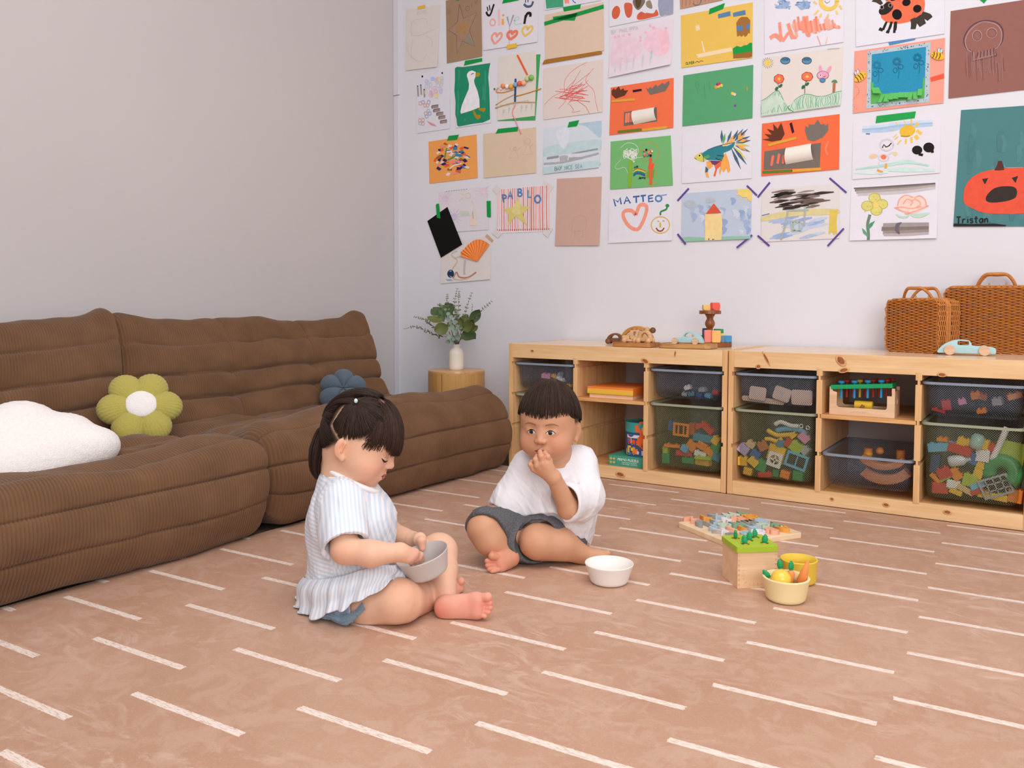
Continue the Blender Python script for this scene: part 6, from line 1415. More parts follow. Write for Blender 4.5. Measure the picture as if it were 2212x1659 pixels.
# wicker suitcases, woven for real: wavy weft strands round rectangular stakes
m_wick = mat('wicker_honey_brown', (196, 124, 58), 0.5, var=0.25, vscale=90, spec=0.4, stretch=(1, 1, 3))
m_wick2 = mat('wicker_dark_core', (110, 60, 24), 0.8)
m_brass = mat('dull_brass', (186, 168, 124), 0.35, spec=0.6)
def suitcase(loc, w, d, h, rz, label, hw, hh_):
    r = empty('wicker_suitcase', loc, rz, label, 'suitcase')
    bm = bmesh.new(); core = rrect(w - 0.012, h - 0.012, 0.022, 5, 0, h / 2)
    add_prism(bm, core, d - 0.012, Matrix(((1, 0, 0, 0), (0, 0, -1, (d - 0.012) / 2), (0, 1, 0, 0), (0, 0, 0, 1))), 0.004); link('lining', bm_mesh('lining', bm), m_wick2, r)
    tri = bmesh.new()
    pitch = 0.0052
    n = int(h / pitch); stake = 0.017
    R_ = 0.026
    for sg in (-1, 1):                                               # the two faces: horizontal strands over upright stakes
        for i in range(n + 1):
            z = 0.004 + (h - 0.008) * i / n
            e = max(0.0, R_ - min(z, h - z)); ins = R_ - math.sqrt(max(0, R_ * R_ - e * e))
            xa = w / 2 - 0.002 - ins
            pts = []; m = max(8, int(2 * xa / (stake / 4)))
            for k in range(m + 1):
                x = -xa + 2 * xa * k / m
                pts.append((x, sg * (d / 2 - 0.005 + 0.0030 * math.cos(PI * x / stake + PI * i) - 0.010 * max(0, (abs(x) - (w / 2 - 0.014)) / 0.014) ** 2), z + 0.0004 * math.sin(x * 90 + i)))
            add_tube(tri, pts, 0.0023, 4, False)
    link('woven_panel', bm_mesh('woven_panel', tri, True), m_wick, r)
    tri = bmesh.new()                                                 # the frame side: strands run front to back in two bands
    per = rrect(w - 0.004, h - 0.002, R_, 8, 0, h / 2); L_ = [0]
    for a, b in zip(per, per[1:] + per[:1]): L_.append(L_[-1] + math.dist(a, b))
    px_ = [p_[0] for p_ in per] + [per[0][0]]; pz_ = [p_[1] for p_ in per] + [per[0][1]]
    N_ = int(L_[-1] / 0.0042)
    for y0, y1 in ((-d / 2 + 0.004, -d / 2 + d * 0.36), (d / 2 - d * 0.42, d / 2 - 0.004)):
        lanes = max(3, int((y1 - y0) / 0.0052))
        for li in range(lanes):
            y = y0 + (y1 - y0) * (li + 0.5) / lanes; pts = []
            for k in range(N_ // 2 + 1):
                s = L_[-1] * k / (N_ // 2); x, z = np.interp(s, L_, px_), np.interp(s, L_, pz_)
                f = 1 + (0.0035 * math.cos(2 * PI * s / 0.034 + PI * li)) / max(0.05, math.hypot(x, z - h / 2))
                pts.append((x * f, y, (z - h / 2) * f + h / 2))
            add_tube(tri, pts, 0.0025, 4, False)
    link('woven_side', bm_mesh('woven_side', tri, True), m_wick, r)
    bm = bmesh.new()
    for yy in (-d / 2 + d * 0.40, -d / 2 + d * 0.50):
        add_tube(bm, [(x, yy, z) for x, z in zip(px_, pz_)], 0.0065, 8, False)
    link('binding_band', bm_mesh('binding_band', bm, True), m_wick, r)
    for yy, lean in ((-d * 0.18, -0.022), (d * 0.14, 0.014)):
        c = [(-hw / 2, yy, h - 0.003), (-hw / 2 + 0.012, yy + lean * .5, h + hh_ * 0.55), (-hw / 2 + 0.030, yy + lean, h + hh_), (0, yy + lean, h + hh_ * 1.03), (hw / 2 - 0.030, yy + lean, h + hh_), (hw / 2 - 0.012, yy + lean * .5, h + hh_ * 0.55), (hw / 2, yy, h - 0.003)]
        bm = bmesh.new(); P = catmull(c, 12); add_tube(bm, P, [0.0046 + 0.0016 * math.exp(-(q[0] / 0.03) ** 2) + 0.0006 * (i % 2) for i, q in enumerate(P)], 8); link('handle', bm_mesh('handle', bm, True), m_wick, r)
    for x in (-hw * 0.18, hw * 0.25):
        bm = bmesh.new(); add_box(bm, (x, -d * 0.05, h + 0.003), (0.022, 0.014, 0.004), 0.001); add_cyl(bm, (x, -d * 0.05, h + 0.004), (x, -d * 0.05, h + 0.014), 0.003); link('clasp', bm_mesh('clasp', bm), m_brass, r)
    return r
suitcase((1.533, -0.142, TOP), 0.202, 0.138, 0.186, -0.42, 'smaller honey wicker suitcase, in front of the larger one', 0.112, 0.038)
suitcase((1.756, -0.060, TOP), 0.315, 0.100, 0.230, -0.01, 'larger wicker suitcase against the wall at the right edge', 0.120, 0.042)
car('blue_coupe', (1.684, -0.262, TOP), 0.13, 'pale blue wooden coupe with round beech wheels, in front of the suitcases', m_blue, m_whl,
    [(a, b) for a, b in catmull([(-0.084, 0.006), (-0.086, 0.012), (-0.072, 0.030), (-0.050, 0.044), (-0.026, 0.051), (0.004, 0.050), (0.014, 0.040), (0.019, 0.032), (0.060, 0.030), (0.081, 0.026), (0.086, 0.018), (0.085, 0.006)], 4)],
    rrect(0.034, 0.014, 0.004, 3, -0.010, 0.040), 0.024, (-0.050, 0.052), 0.0165, False, 1.0, 0.010)

# ================================================================ ON THE OPEN SHELVES
SHZ = NOTCH[1] + 0.0068
def text_mesh(txt, size, depth=0.0002, bold=False):
    cu = bpy.data.curves.new('lettering', 'FONT'); cu.body = txt; cu.size = size; cu.extrude = depth; cu.align_x = 'CENTER'
    if bold: cu.offset = size * 0.008
    cu.resolution_u = 3
    o = bpy.data.objects.new('tmp_text', cu); COL.objects.link(o)
    bpy.context.view_layer.update()
    me = bpy.data.meshes.new_from_object(o.evaluated_get(bpy.context.evaluated_depsgraph_get()))
    bpy.data.objects.remove(o); bpy.data.curves.remove(cu); me.name = 'lettering'
    return me
def letter(txt, size, m, parent, loc, rot=(PI / 2, 0, 0), depth=0.0002, name='lettering', bold=False):
    return link(name, text_mesh(txt, size, depth, bold), m, parent, loc, rot)
def plain_box(name, lo, hi, m, label, cat, bev=0.001):
    lo, hi = Vector(lo), Vector(hi); c = Vector(((lo.x + hi.x) / 2, (lo.y + hi.y) / 2, lo.z))
    r = empty(name, c, 0, label, cat); bm = bmesh.new(); add_box(bm, (0, 0, (hi.z - lo.z) / 2), hi - lo, bev); link('body', bm_mesh('body', bm), m, r)
    return r
# two thin game boxes
b1 = plain_box('game_box', (0.366, -0.440, SHZ), (0.555, -0.23, SHZ + 0.016), mat('peach_card', (240, 196, 160), 0.6), 'flat peach-edged game box at the bottom of the shelf pair', 'box')
b2 = plain_box('game_box', (0.360, -0.447, SHZ + 0.0162), (0.560, -0.22, SHZ + 0.045), mat('orange_card', (230, 128, 52), 0.6), 'orange and yellow game box lying on the peach one', 'box')
bm = bmesh.new(); add_box(bm, (0, -0.1137, 0.0105), (0.199, 0.0006, 0.020)); link('yellow_band', bm_mesh('yellow_band', bm), mat('yellow_card', (240, 178, 70), 0.5), b2)
bm = bmesh.new(); add_box(bm, (0, -0.1141, 0.005), (0.199, 0.0006, 0.006)); link('lime_band', bm_mesh('lime_band', bm), mat('lime_card', (214, 190, 50), 0.5), b2)
# puzzle box and bucket in the lower bay
PZ0 = ZB - 0.007
m_teal = mat('teal_card', (66, 152, 128), 0.5)
pz = plain_box('puzzle_box', (0.447, -0.425, PZ0), (0.607, -0.24, PZ0 + 0.041), m_teal, 'green flat box lettered PRIMO PUZZLE, on the cabinet base', 'box')
w_ = mat('white_print', (238, 236, 230), 0.5); ora = mat('orange_print', (240, 178, 70), 0.5)
letter('PRIMO PUZZLE', 0.0135, w_, pz, (0.004, -0.0929, 0.0225), bold=True)
letter('flowers puzzle / first puzzle', 0.0058, w_, pz, (0.010, -0.0929, 0.0150)).name = 'small_print'
letter('in the orange / in the nature', 0.0058, w_, pz, (0.010, -0.0929, 0.0085)).name = 'small_print'
for dx in (0, 0.0135):
    for dz in (0, 0.0145):
        bm = bmesh.new(); add_prism(bm, [(0.0058 * (0.75 + 0.3 * math.cos(4 * t)) * math.cos(t), 0.0058 * (0.75 + 0.3 * math.cos(4 * t)) * math.sin(t)) for t in np.linspace(0, 2 * PI, 24, endpoint=False)], 0.0003, Matrix(((1, 0, 0, -0.0705 + dx), (0, 0, 1, -0.0930), (0, 1, 0, 0.0135 + dz), (0, 0, 0, 1)))); link('puzzle_mark', bm_mesh('puzzle_mark', bm), ora, pz)
bk = empty('puzzle_bucket', (0.552, -0.345, PZ0 + 0.0412), 0, 'blue and teal round puzzle bucket with truck pictures, standing on the green box', 'bucket')
BR = 0.064
bm = bmesh.new(); add_lathe(bm, [(0, 0), (BR, 0), (BR, 0.096), (0, 0.096)], 56); me = bm_mesh('tub', bm); smooth_by_angle(me); link('tub', me, mat('navy_print', (52, 84, 126), 0.45), bk)
bm = bmesh.new(); add_lathe(bm, [(BR + 0.0012, 0.095), (BR + 0.0012, 0.133), (BR, 0.134), (BR - 0.003, 0.134), (BR - 0.003, 0.128), (0, 0.128)], 56); me = bm_mesh('lid', bm); smooth_by_angle(me); link('lid', me, mat('teal_print', (62, 156, 156), 0.45), bk)
def on_tub(pts, rgb, name, up=0.0006, z0=0.0, a0=0.0, sc=1.0):
    """flat print bent round the bucket: (u, z) in metres, u = 0 faces the room"""
    bm = bmesh.new(); P = []
    for a, b in zip(pts, pts[1:] + pts[:1]):
        for t in (0, 0.34, 0.67): P.append((a[0] + (b[0] - a[0]) * t, a[1] + (b[1] - a[1]) * t))
    th = lambda u: -PI / 2 + a0 + u * sc / BR
    vs = [bm.verts.new(((BR + up) * math.cos(th(u)), (BR + up) * math.sin(th(u)), z0 + z * sc)) for u, z in P]
    f = bm.faces.new(vs); bmesh.ops.triangulate(bm, faces=[f])
    bmesh.ops.solidify(bm, geom=bm.faces[:], thickness=0.0003)
    return link(name, bm_mesh(name, bm), mat('print_%d_%d_%d' % rgb, rgb, 0.5), bk)
A0 = -0.05
on_tub([(0.012, 0.13), (0.020, 0.132), (0.021, 0.142), (0.032, 0.145), (0.05, 0.142), (0.05, 0.03), (0.042, 0.026), (0.036, 0.034), (0.030, 0.046), (0.018, 0.048), (0.013, 0.052), (0.015, 0.068), (0.012, 0.078), (0.022, 0.083), (0.027, 0.092), (0.022, 0.101), (0.010, 0.100), (0.006, 0.104), (0.004, 0.128)], (236, 106, 48), 'puzzle_piece_print', 0.0022, -0.004, A0)
on_tub([(0.034, 0.092), (0.037, 0.092), (0.037, 0.118), (0.034, 0.118), (0.030, 0.112)], (240, 190, 60), 'number_print', 0.0030, 0, A0)
for x, z, w, h, c in ((-0.034, 0.050, 0.018, 0.022, (206, 60, 52)), (-0.033, 0.060, 0.014, 0.010, (84, 120, 180)), (-0.036, 0.073, 0.058, 0.012, (226, 220, 224)), (-0.014, 0.048, 0.018, 0.018, (226, 84, 60)), (-0.018, 0.052, 0.006, 0.020, (180, 190, 210)), (0.008, 0.050, 0.010, 0.014, (226, 84, 60)), (-0.034, 0.014, 0.012, 0.026, (232, 196, 60)), (-0.026, 0.034, 0.012, 0.007, (232, 196, 60)), (-0.034, 0.006, 0.020, 0.008, (70, 150, 170)), (-0.008, 0.010, 0.024, 0.020, (232, 122, 60)), (-0.008, 0.028, 0.012, 0.009, (232, 150, 60)), (-0.015, 0.022, 0.010, 0.011, (232, 196, 60)), (0.012, 0.010, 0.008, 0.012, (214, 214, 220)), (-0.044, 0.004, 0.005, 0.024, (236, 190, 170)), (0.030, 0.006, 0.012, 0.018, (214, 218, 224))):
    on_tub([(x, z), (x + w, z), (x + w, z + h), (x, z + h)], c, 'truck_print', 0.0004 + abs(x) * 0.01, 0, A0)
for x, z in ((-0.027, 0.050), (-0.008, 0.048), (0.012, 0.048), (-0.030, 0.006), (-0.022, 0.006), (0.0, 0.008)):
    on_tub([(x + 0.0042 * math.cos(t), z + 0.0042 * math.sin(t)) for t in np.linspace(0, 2 * PI, 10, endpoint=False)], (30, 28, 30), 'wheel_print', 0.0012, 0, A0); on_tub([(x + 0.0018 * math.cos(t), z + 0.0018 * math.sin(t)) for t in np.linspace(0, 2 * PI, 8, endpoint=False)], (228, 226, 222), 'wheel_print', 0.0016, 0, A0)

# hammering bench on the right-hand shelf
m_bir = wood_mat('birch_ply', (226, 192, 158), (208, 168, 130), 'x', 2.0)
hm = empty('hammer_bench_toy', (1.392, -0.392, SHZ), 0, 'birch hammering toy box with a green lid and blue and red pegs, on the shelf', 'toy')
HW, HD, HH = 0.206, 0.104, 0.098
U = [(-HW / 2, 0), (HW / 2, 0), (HW / 2, HH), (HW / 2 - 0.010, HH), (HW / 2 - 0.010, HH - 0.026), (HW / 2 - 0.024, HH - 0.026)] + [(HW / 2 - 0.024 - 0.008 * (1 - math.cos(t)), 0.026 + 0.008 * (1 - math.sin(t))) for t in np.linspace(0, PI / 2, 5)] + [(-HW / 2 + 0.024 + 0.008 * (1 - math.sin(t)), 0.026 + 0.008 * (1 - math.cos(t))) for t in np.linspace(0, PI / 2, 5)] + [(-HW / 2 + 0.024, HH - 0.022), (-HW / 2 + 0.010, HH - 0.018), (-HW / 2 + 0.008, HH), (-HW / 2, HH - 0.004)]
for nm, y in (('front_panel', -HD / 2 + 0.007), ('back_panel', HD / 2)):
    bm = bmesh.new(); add_prism(bm, U, 0.007, Matrix(((1, 0, 0, 0), (0, 0, -1, y), (0, 1, 0, 0), (0, 0, 0, 1))), 0.001); link(nm, bm_mesh(nm, bm), m_bir, hm)
for s in (-1, 1):
    bm = bmesh.new(); add_prism(bm, rrect(HD - 0.014, HH - 0.012, 0.003, 3, 0, (HH - 0.012) / 2), 0.007, Matrix(((0, 0, 1, s * (HW / 2 - 0.0035) - 0.0035), (1, 0, 0, 0), (0, 1, 0, 0), (0, 0, 0, 1))), 0.0005, [[(0.010 * math.cos(t), 0.052 + 0.010 * math.sin(t)) for t in np.linspace(0, 2 * PI, 16, endpoint=False)]]); link('end_panel', bm_mesh('end_panel', bm), m_bir, hm)
bm = bmesh.new(); add_box(bm, (0, 0, 0.016), (HW - 0.016, HD - 0.016, 0.006)); link('floor_board', bm_mesh('floor_board', bm), m_bir, hm)
lid_rot = Matrix.Rotation(-0.075, 3, 'Y')
lz = 0.100
m_grn, m_pb, m_pr, m_py = mat('green_lid_paint', (24, 158, 96), 0.45), mat('blue_peg', (44, 142, 196), 0.4), mat('red_peg', (172, 50, 42), 0.4), mat('yellow_peg', (210, 170, 40), 0.45)
bm = bmesh.new(); add_box(bm, (0, 0, 0), (0.194, HD + 0.004, 0.014), 0.0015); add_box(bm, (0.002, -HD / 2 - 0.0022, 0), (0.178, 0.001, 0.003)); bmesh.ops.transform(bm, matrix=Matrix.Translation((-0.002, 0, lz)) @ lid_rot.to_4x4(), verts=bm.verts); link('green_lid', bm_mesh('green_lid', bm), m_grn, hm)
for j, y in enumerate((-0.036, -0.006, 0.024)):
    for i in range(4):
        x = -0.068 + i * 0.042 + j * 0.012; zz = lz + 0.075 * x
        bm = bmesh.new(); add_cyl(bm, (x, y, zz - 0.040), (x, y, zz + 0.014), 0.0040, 0.0040, 12); add_lathe(bm, [(0, 0), (0.008, 0), (0.0105, 0.003), (0.0105, 0.007), (0.008, 0.0095), (0, 0.0095)], 16, (x, y, zz + 0.0105))
        me = bm_mesh('peg', bm); smooth_by_angle(me); link('peg', me, (m_pb, (m_pr, m_py, m_pr, m_pr)[i], m_pr)[j], hm)
bm = bmesh.new(); add_cyl(bm, (-0.026, -0.020, 0.034), (0.030, -0.020, 0.034), 0.0145, 0.0145, 24); me = bm_mesh('roller', bm); smooth_by_angle(me); link('roller', me, m_py, hm)
bm = bmesh.new(); add_cyl(bm, (-0.004, -0.037, 0.022), (0.003, -0.034, 0.036), 0.0055); link('roller_slot', bm_mesh('roller_slot', bm), m_bw, hm)
letter('LOVEVERY', 0.0115, mat('burnt_print', (208, 170, 130), 0.6), hm, (-0.006, -HD / 2 - 0.0002, 0.0085), depth=0.0001)

# ================================================================ WHAT IS IN THE BINS
def R4(x, y): return 1560 + x / 3.3926, 720 + y / 3.3926
def R3(x, y): return 1080 + x / 4.2538, 720 + y / 4.2538
def brick_mesh(w, d, h, nx, ny):
    bm = bmesh.new(); add_box(bm, (0, 0, 0), (w, d, h), 0.0012, seg=1)
    for i in range(nx):
        for j in range(ny):
            add_cyl(bm, ((i + .5) * w / nx - w / 2, (j + .5) * d / ny - d / 2, h / 2), ((i + .5) * w / nx - w / 2, (j + .5) * d / ny - d / 2, h / 2 + 0.004), min(w / nx, d / ny) * 0.29, seg=10)
    return bm_mesh('toy_brick', bm)
rb_ = random.Random(11)
PAL = dict(orange=(232, 134, 46), red=(196, 56, 46), yellow=(232, 184, 56), green=(60, 142, 80), lime=(164, 186, 60), blue=(58, 96, 156), sky=(106, 172, 200), lavender=(184, 168, 206), white=(228, 224, 220), tan=(214, 186, 130), brown=(176, 92, 48), grey=(166, 166, 168), pink=(222, 150, 180), navy=(48, 66, 100), aqua=(160, 196, 186), teal=(70, 130, 150), clear=(206, 212, 210))
def brick(px, col, w, h, ang, label, studs=(2, 2), face=0.0, yy=-0.410, d=0.027, cat='toy brick'):
    p_ = hit(px[0], px[1], 1, yy)
    o = link('toy_brick', brick_mesh(w, d, h, *studs), mat('plastic_' + col, PAL[col], 0.3, spec=0.5), None, p_)
    o.rotation_euler = (Matrix.Rotation(ang, 3, 'Y') @ Matrix.Rotation(face, 3, 'X') @ Matrix.Rotation(rb_.uniform(-.25, .25), 3, 'Z')).to_euler()
    return tag(o, label, cat)
k_ = 1 / 3.3926 / 640
def q(x, y, col, w, h, ang, what, **kw): brick(R4(x, y), col, w * k_, h * k_, ang, what, **kw)
WB, TB, OB = 'in the bin with the round window', 'in the bin with the green tube', 'in the bin with the orange window'
q(160, 848, 'lavender', 85, 70, 0.6, 'lavender toy brick ' + WB)
q(212, 812, 'tan', 70, 45, 0.6, 'tan toy brick beside the lavender one ' + WB, yy=-0.40)
q(300, 825, 'brown', 75, 70, -0.5, 'brown toy brick ' + WB, yy=-0.41)
q(250, 885, 'blue', 75, 65, 0.5, 'blue toy brick ' + WB, yy=-0.405)
q(155, 935, 'yellow', 75, 68, 0.0, 'yellow brick at the left wall ' + WB)
q(230, 940, 'yellow', 80, 55, 0.7, 'tilted yellow brick left of the green one ' + WB, yy=-0.42)
q(193, 1008, 'yellow', 66, 60, 0.0, 'yellow brick showing its studs, lowest ' + WB, face=PI / 2)
q(292, 968, 'green', 80, 90, 0.3, 'bright green brick left of the round window', studs=(2, 1))
q(318, 1032, 'red', 105, 42, -0.12, 'flat red brick on the floor ' + WB)
q(395, 1020, 'green', 50, 60, 0.1, 'dark green brick under the round window', yy=-0.40)
q(466, 1032, 'orange', 70, 72, 0.0, 'orange brick showing its studs ' + WB, face=PI / 2)
q(562, 1040, 'green', 76, 78, 0.05, 'square green brick at the right ' + WB)
q(405, 880, 'yellow', 135, 130, 0.25, 'large yellow house brick behind the round window', yy=-0.405)
q(490, 800, 'red', 60, 66, 0.5, 'red brick between yellow and lime ones ' + WB)
q(545, 832, 'lime', 95, 80, 0.6, 'lime brick ' + WB)
q(612, 860, 'grey', 60, 60, 0.7, 'grey brick at the right wall ' + WB)
q(600, 760, 'pink', 80, 60, 0.8, 'pink brick at the top right ' + WB)
q(430, 805, 'teal', 60, 55, 0.4, 'teal brick ' + WB, yy=-0.41)
q(520, 745, 'yellow', 42, 46, 0.9, 'small yellow brick near the top ' + WB)
def ringpart(name, parent, r, t, m, loc, rot):
    bm = bmesh.new(); n = 20
    add_tube(bm, [(r * math.cos(2 * PI * i / n), r * math.sin(2 * PI * i / n), 0) for i in range(n + 1)], t, 6, False); return link(name, bm_mesh(name, bm, True), m, parent, loc, rot)
def frame_brick(px, col, w, h, ang, bars, label, y=-0.424, rnd_=False, t=0.008):
    r = empty('window_brick', hit(px[0], px[1], 1, y), 0, label, 'toy brick'); m_ = mat('plastic_' + col, PAL[col], 0.3, spec=0.5)
    r.rotation_euler = (0, ang, 0)
    inner = [(w * .34 * math.cos(a), h * .34 * math.sin(a)) for a in np.linspace(0, 2 * PI, 20, endpoint=False)] if rnd_ else [(-w / 2 + t, -h / 2 + t), (w / 2 - t, -h / 2 + t), (w / 2 - t, h / 2 - t), (-w / 2 + t, h / 2 - t)]
    bm = bmesh.new(); add_prism(bm, [(-w / 2, -h / 2), (w / 2, -h / 2), (w / 2, h / 2), (-w / 2, h / 2)], 0.012, Matrix(((1, 0, 0, 0), (0, 0, -1, 0.006), (0, 1, 0, 0), (0, 0, 0, 1))), 0.0008, [inner]); link('frame', bm_mesh('frame', bm), m_, r)
    for i in range(1, bars[0]): bm = bmesh.new(); add_box(bm, (-w / 2 + w * i / bars[0], 0, 0), (t * .55, 0.008, h * (0.7 if rnd_ else 0.96))); link('bar', bm_mesh('bar', bm), m_, r)
    for i in range(1, bars[1]): bm = bmesh.new(); add_box(bm, (0, 0, -h / 2 + h * i / bars[1]), (w * (0.7 if rnd_ else 0.96), 0.008, t * .55)); link('bar', bm_mesh('bar', bm), m_, r)
    return r
frame_brick(R4(386, 926), 'white', 108 * k_, 112 * k_, 0.25, (2, 2), 'white brick with a round four-pane window', y=-0.428, rnd_=True)
frame_brick(R4(545, 935), 'sky', 165 * k_, 120 * k_, 0.28, (2, 1), 'sky blue window frame brick right of the round window')
m_wp = mat('plastic_white', PAL['white'], 0.3)
def tube_toy(name, pts, r, col, label, y=-0.415, cat='toy part'):
    P = [hit(*p_, 1, y) for p_ in pts]; c = sum(P) / len(P); bm = bmesh.new(); add_tube(bm, [p_ - c for p_ in catmull(P, 5)], r, 8)
    return tag(link(name, bm_mesh(name, bm, True), mat('plastic_' + col, PAL[col], 0.3, spec=0.5), None, c), label, cat)
tube_toy('toy_rail', [R4(385, 668), R4(430, 650), R4(500, 675), R4(560, 680)], 0.0075, 'white', 'white wavy rail piece topping the bin with the round window', y=-0.42)
tube_toy('toy_slide', [R4(395, 712), R4(470, 698), R4(560, 705), R4(620, 740)], 0.010, 'sky', 'sky blue curved slide under the white rail', y=-0.41)
tube_toy('toy_pipe', [R4(330, 710), R4(400, 745), R4(470, 745), R4(520, 740)], 0.0085, 'yellow', 'upper yellow pipe piece left of the lime brick')
tube_toy('toy_pipe', [R4(315, 775), R4(350, 775), R4(400, 790), R4(440, 770)], 0.0075, 'yellow', 'lower yellow pipe piece above the round window')
for x, y, sd_ in ((578, 680, 'left'), (628, 692, 'right')): p_ = hit(*R4(x, y), 1, -0.43); o = link('toy_ring', ringpart('x', None, 0.006, 0.002, m_wp, (0, 0, 0), (0, 0, 0)).data, m_wp, None, p_, (PI / 2, 0, 0)); tag(o, '%s one of two white toy rings beside the white wavy rail' % sd_, 'toy part'); bpy.data.objects.remove([c for c in COL.objects if c.name.startswith('x')][0])

q(1640, 830, 'sky', 230, 60, -0.15, 'long sky blue brick near the top ' + TB, studs=(4, 1), yy=-0.41)
q(1618, 778, 'orange', 70, 26, 0.02, 'thin orange plate topping the left ' + TB, yy=-0.41)
q(1745, 850, 'red', 150, 62, 0.2, 'red brick upper left ' + TB, yy=-0.42)
q(1770, 797, 'yellow', 82, 55, 0.3, 'yellow brick over the red one ' + TB)
q(1925, 818, 'yellow', 52, 62, 0.2, 'small yellow brick left of the white beam ' + TB)
q(1960, 838, 'red', 90, 50, -0.1, 'red brick behind the white beam ' + TB, yy=-0.40)
q(1912, 895, 'white', 84, 82, 0.05, 'white square brick ' + TB)
q(1690, 1100, 'white', 84, 56, 0.1, 'white hollow brick near the floor ' + TB, face=PI)
q(2118, 880, 'lime', 160, 160, 0.15, 'large lime panel ' + TB, yy=-0.405, d=0.012)
q(1562, 955, 'navy', 60, 130, 0.1, 'navy brick at the left wall ' + TB, yy=-0.41)
q(1818, 905, 'blue', 100, 80, 0.4, 'dark blue brick in the middle ' + TB, yy=-0.41)
q(1628, 1020, 'red', 90, 70, -0.5, 'tilted red brick ' + TB, yy=-0.415)
q(1565, 1058, 'orange', 85, 32, 0.8, 'slanting orange brick ' + TB)
q(1712, 1028, 'orange', 90, 60, 0.9, 'chunky orange brick ' + TB)
q(1815, 1075, 'lime', 90, 85, 0.2, 'lime brick ' + TB)
q(1640, 1058, 'lime', 90, 24, -0.6, 'thin lime plate ' + TB)
q(1880, 1015, 'yellow', 150, 38, -1.4, 'upright yellow bar ' + TB, face=PI / 2)
q(1592, 1130, 'red', 102, 76, 0.0, 'square red brick in the left corner ' + TB)
q(1780, 1140, 'tan', 110, 40, 0.5, 'tan brick ' + TB)
q(1868, 1112, 'sky', 95, 40, -0.5, 'short sky blue brick ' + TB)
q(1872, 1155, 'red', 85, 36, -0.4, 'low red brick ' + TB)
q(1715, 1160, 'yellow', 80, 34, 0.3, 'low yellow brick ' + TB)
q(1985, 1190, 'yellow', 180, 46, 0.08, 'wide yellow brick under the lattice ' + TB)
q(2150, 1190, 'orange', 85, 90, 0.1, 'orange brick in the right corner ' + TB)
tube_toy('toy_beam', [R4(2088, 690), R4(2040, 800), R4(1978, 930)], 0.0095, 'white', 'long white beam leaning out of the rightmost bin')
P_ = hit(*R4(2050, 1020), 1, -0.415)
bm = bmesh.new(); add_tube(bm, [(0.036 * math.cos(t), 0.012 * math.sin(t * .5), 0.036 * math.sin(t)) for t in np.linspace(-0.9, 3.6, 24)], 0.023, 16); tag(link('toy_tube', bm_mesh('toy_tube', bm, True), mat('plastic_green', PAL['green'], 0.25, spec=0.6), None, P_), 'thick green curved tube in the rightmost bin', 'toy part')
frame_brick(R4(2005, 1122), 'grey', 190 * k_, 135 * k_, -0.42, (4, 3), 'grey lattice panel in front of the green tube', y=-0.424, t=0.006)
bm = bmesh.new(); add_lathe(bm, [(0, -0.03), (0.016, -0.03), (0.018, -0.02), (0.018, 0.012), (0.008, 0.024), (0.007, 0.034), (0, 0.034)], 20); tag(link('toy_bottle', bm_mesh('toy_bottle', bm, True), mat('plastic_clear', PAL['clear'], 0.15, spec=0.6), None, hit(*R4(1735, 930), 1, -0.42), (0, 1.3, 0)), 'translucent toy bottle lying ' + TB, 'toy bottle')
bm = bmesh.new(); add_lathe(bm, [(0, -0.024), (0.018, -0.024), (0.020, -0.01), (0.020, 0.012), (0.012, 0.022), (0, 0.024)], 20); tag(link('toy_bottle', bm_mesh('toy_bottle', bm, True), mat('plastic_aqua', PAL['aqua'], 0.15, spec=0.6), None, hit(*R4(1868, 790), 1, -0.42), (0, 0.3, 0)), 'aqua toy bottle near the top ' + TB, 'toy bottle')

k3 = 1 / 4.2538 / 570
def q3(x, y, col, w, h, ang, what, **kw): brick(R3(x, y), col, w * k3, h * k3, ang, what, **kw)
frame_brick(R3(1665, 885), 'orange', 150 * k3, 120 * k3, 0.05, (3, 1), 'orange brick with two narrow windows', y=-0.432)
q3(1770, 880, 'brown', 70, 100, 0.0, 'brown brick right of the orange window', yy=-0.41)
q3(1850, 845, 'red', 110, 40, -0.5, 'slanting red roof brick, left half ' + OB, yy=-0.41); q3(1920, 880, 'red', 110, 50, 0.7, 'slanting red roof brick, right half ' + OB, yy=-0.41)
q3(1870, 960, 'teal', 180, 70, 0.1, 'teal brick ' + OB, yy=-0.41)
q3(1768, 1030, 'orange', 95, 90, 0.6, 'large orange brick ' + OB); q3(1866, 1030, 'orange', 90, 90, 0.7, 'orange brick showing its studs ' + OB, face=PI / 2); q3(1930, 1085, 'orange', 85, 60, 0.6, 'low orange brick right of the studs ' + OB)
q3(1995, 1050, 'green', 90, 90, 0.2, 'dark green round brick ' + OB); q3(1990, 985, 'yellow', 70, 70, 0.5, 'yellow roof brick at the right ' + OB)
q3(1585, 1032, 'orange', 150, 28, 0.03, 'thin orange plate at the left ' + OB); q3(1528, 1070, 'lime', 50, 60, 0.0, 'olive lime brick at the left wall ' + OB)
q3(1695, 1100, 'red', 150, 46, 0.05, 'flat red brick near the floor ' + OB); q3(1850, 1105, 'white', 115, 52, 0.15, 'white boat-shaped brick ' + OB)
q3(1870, 1180, 'yellow', 140, 60, 0.0, 'yellow boat brick on the floor ' + OB); q3(1868, 1145, 'lime', 150, 26, 0.0, 'lime plate on the yellow boat ' + OB, yy=-0.43)
q3(1530, 1145, 'green', 70, 90, 0.0, 'green brick in the left corner ' + OB); q3(1740, 1165, 'green', 120, 55, 0.0, 'green brick on the floor ' + OB); q3(1705, 1060, 'sky', 70, 60, 0.4, 'sky blue brick ' + OB, yy=-0.42); q3(2000, 1130, 'teal', 80, 80, 0.3, 'teal brick in the right corner ' + OB)
q3(1580, 850, 'blue', 60, 80, 0.1, 'blue brick behind the orange window', yy=-0.40)
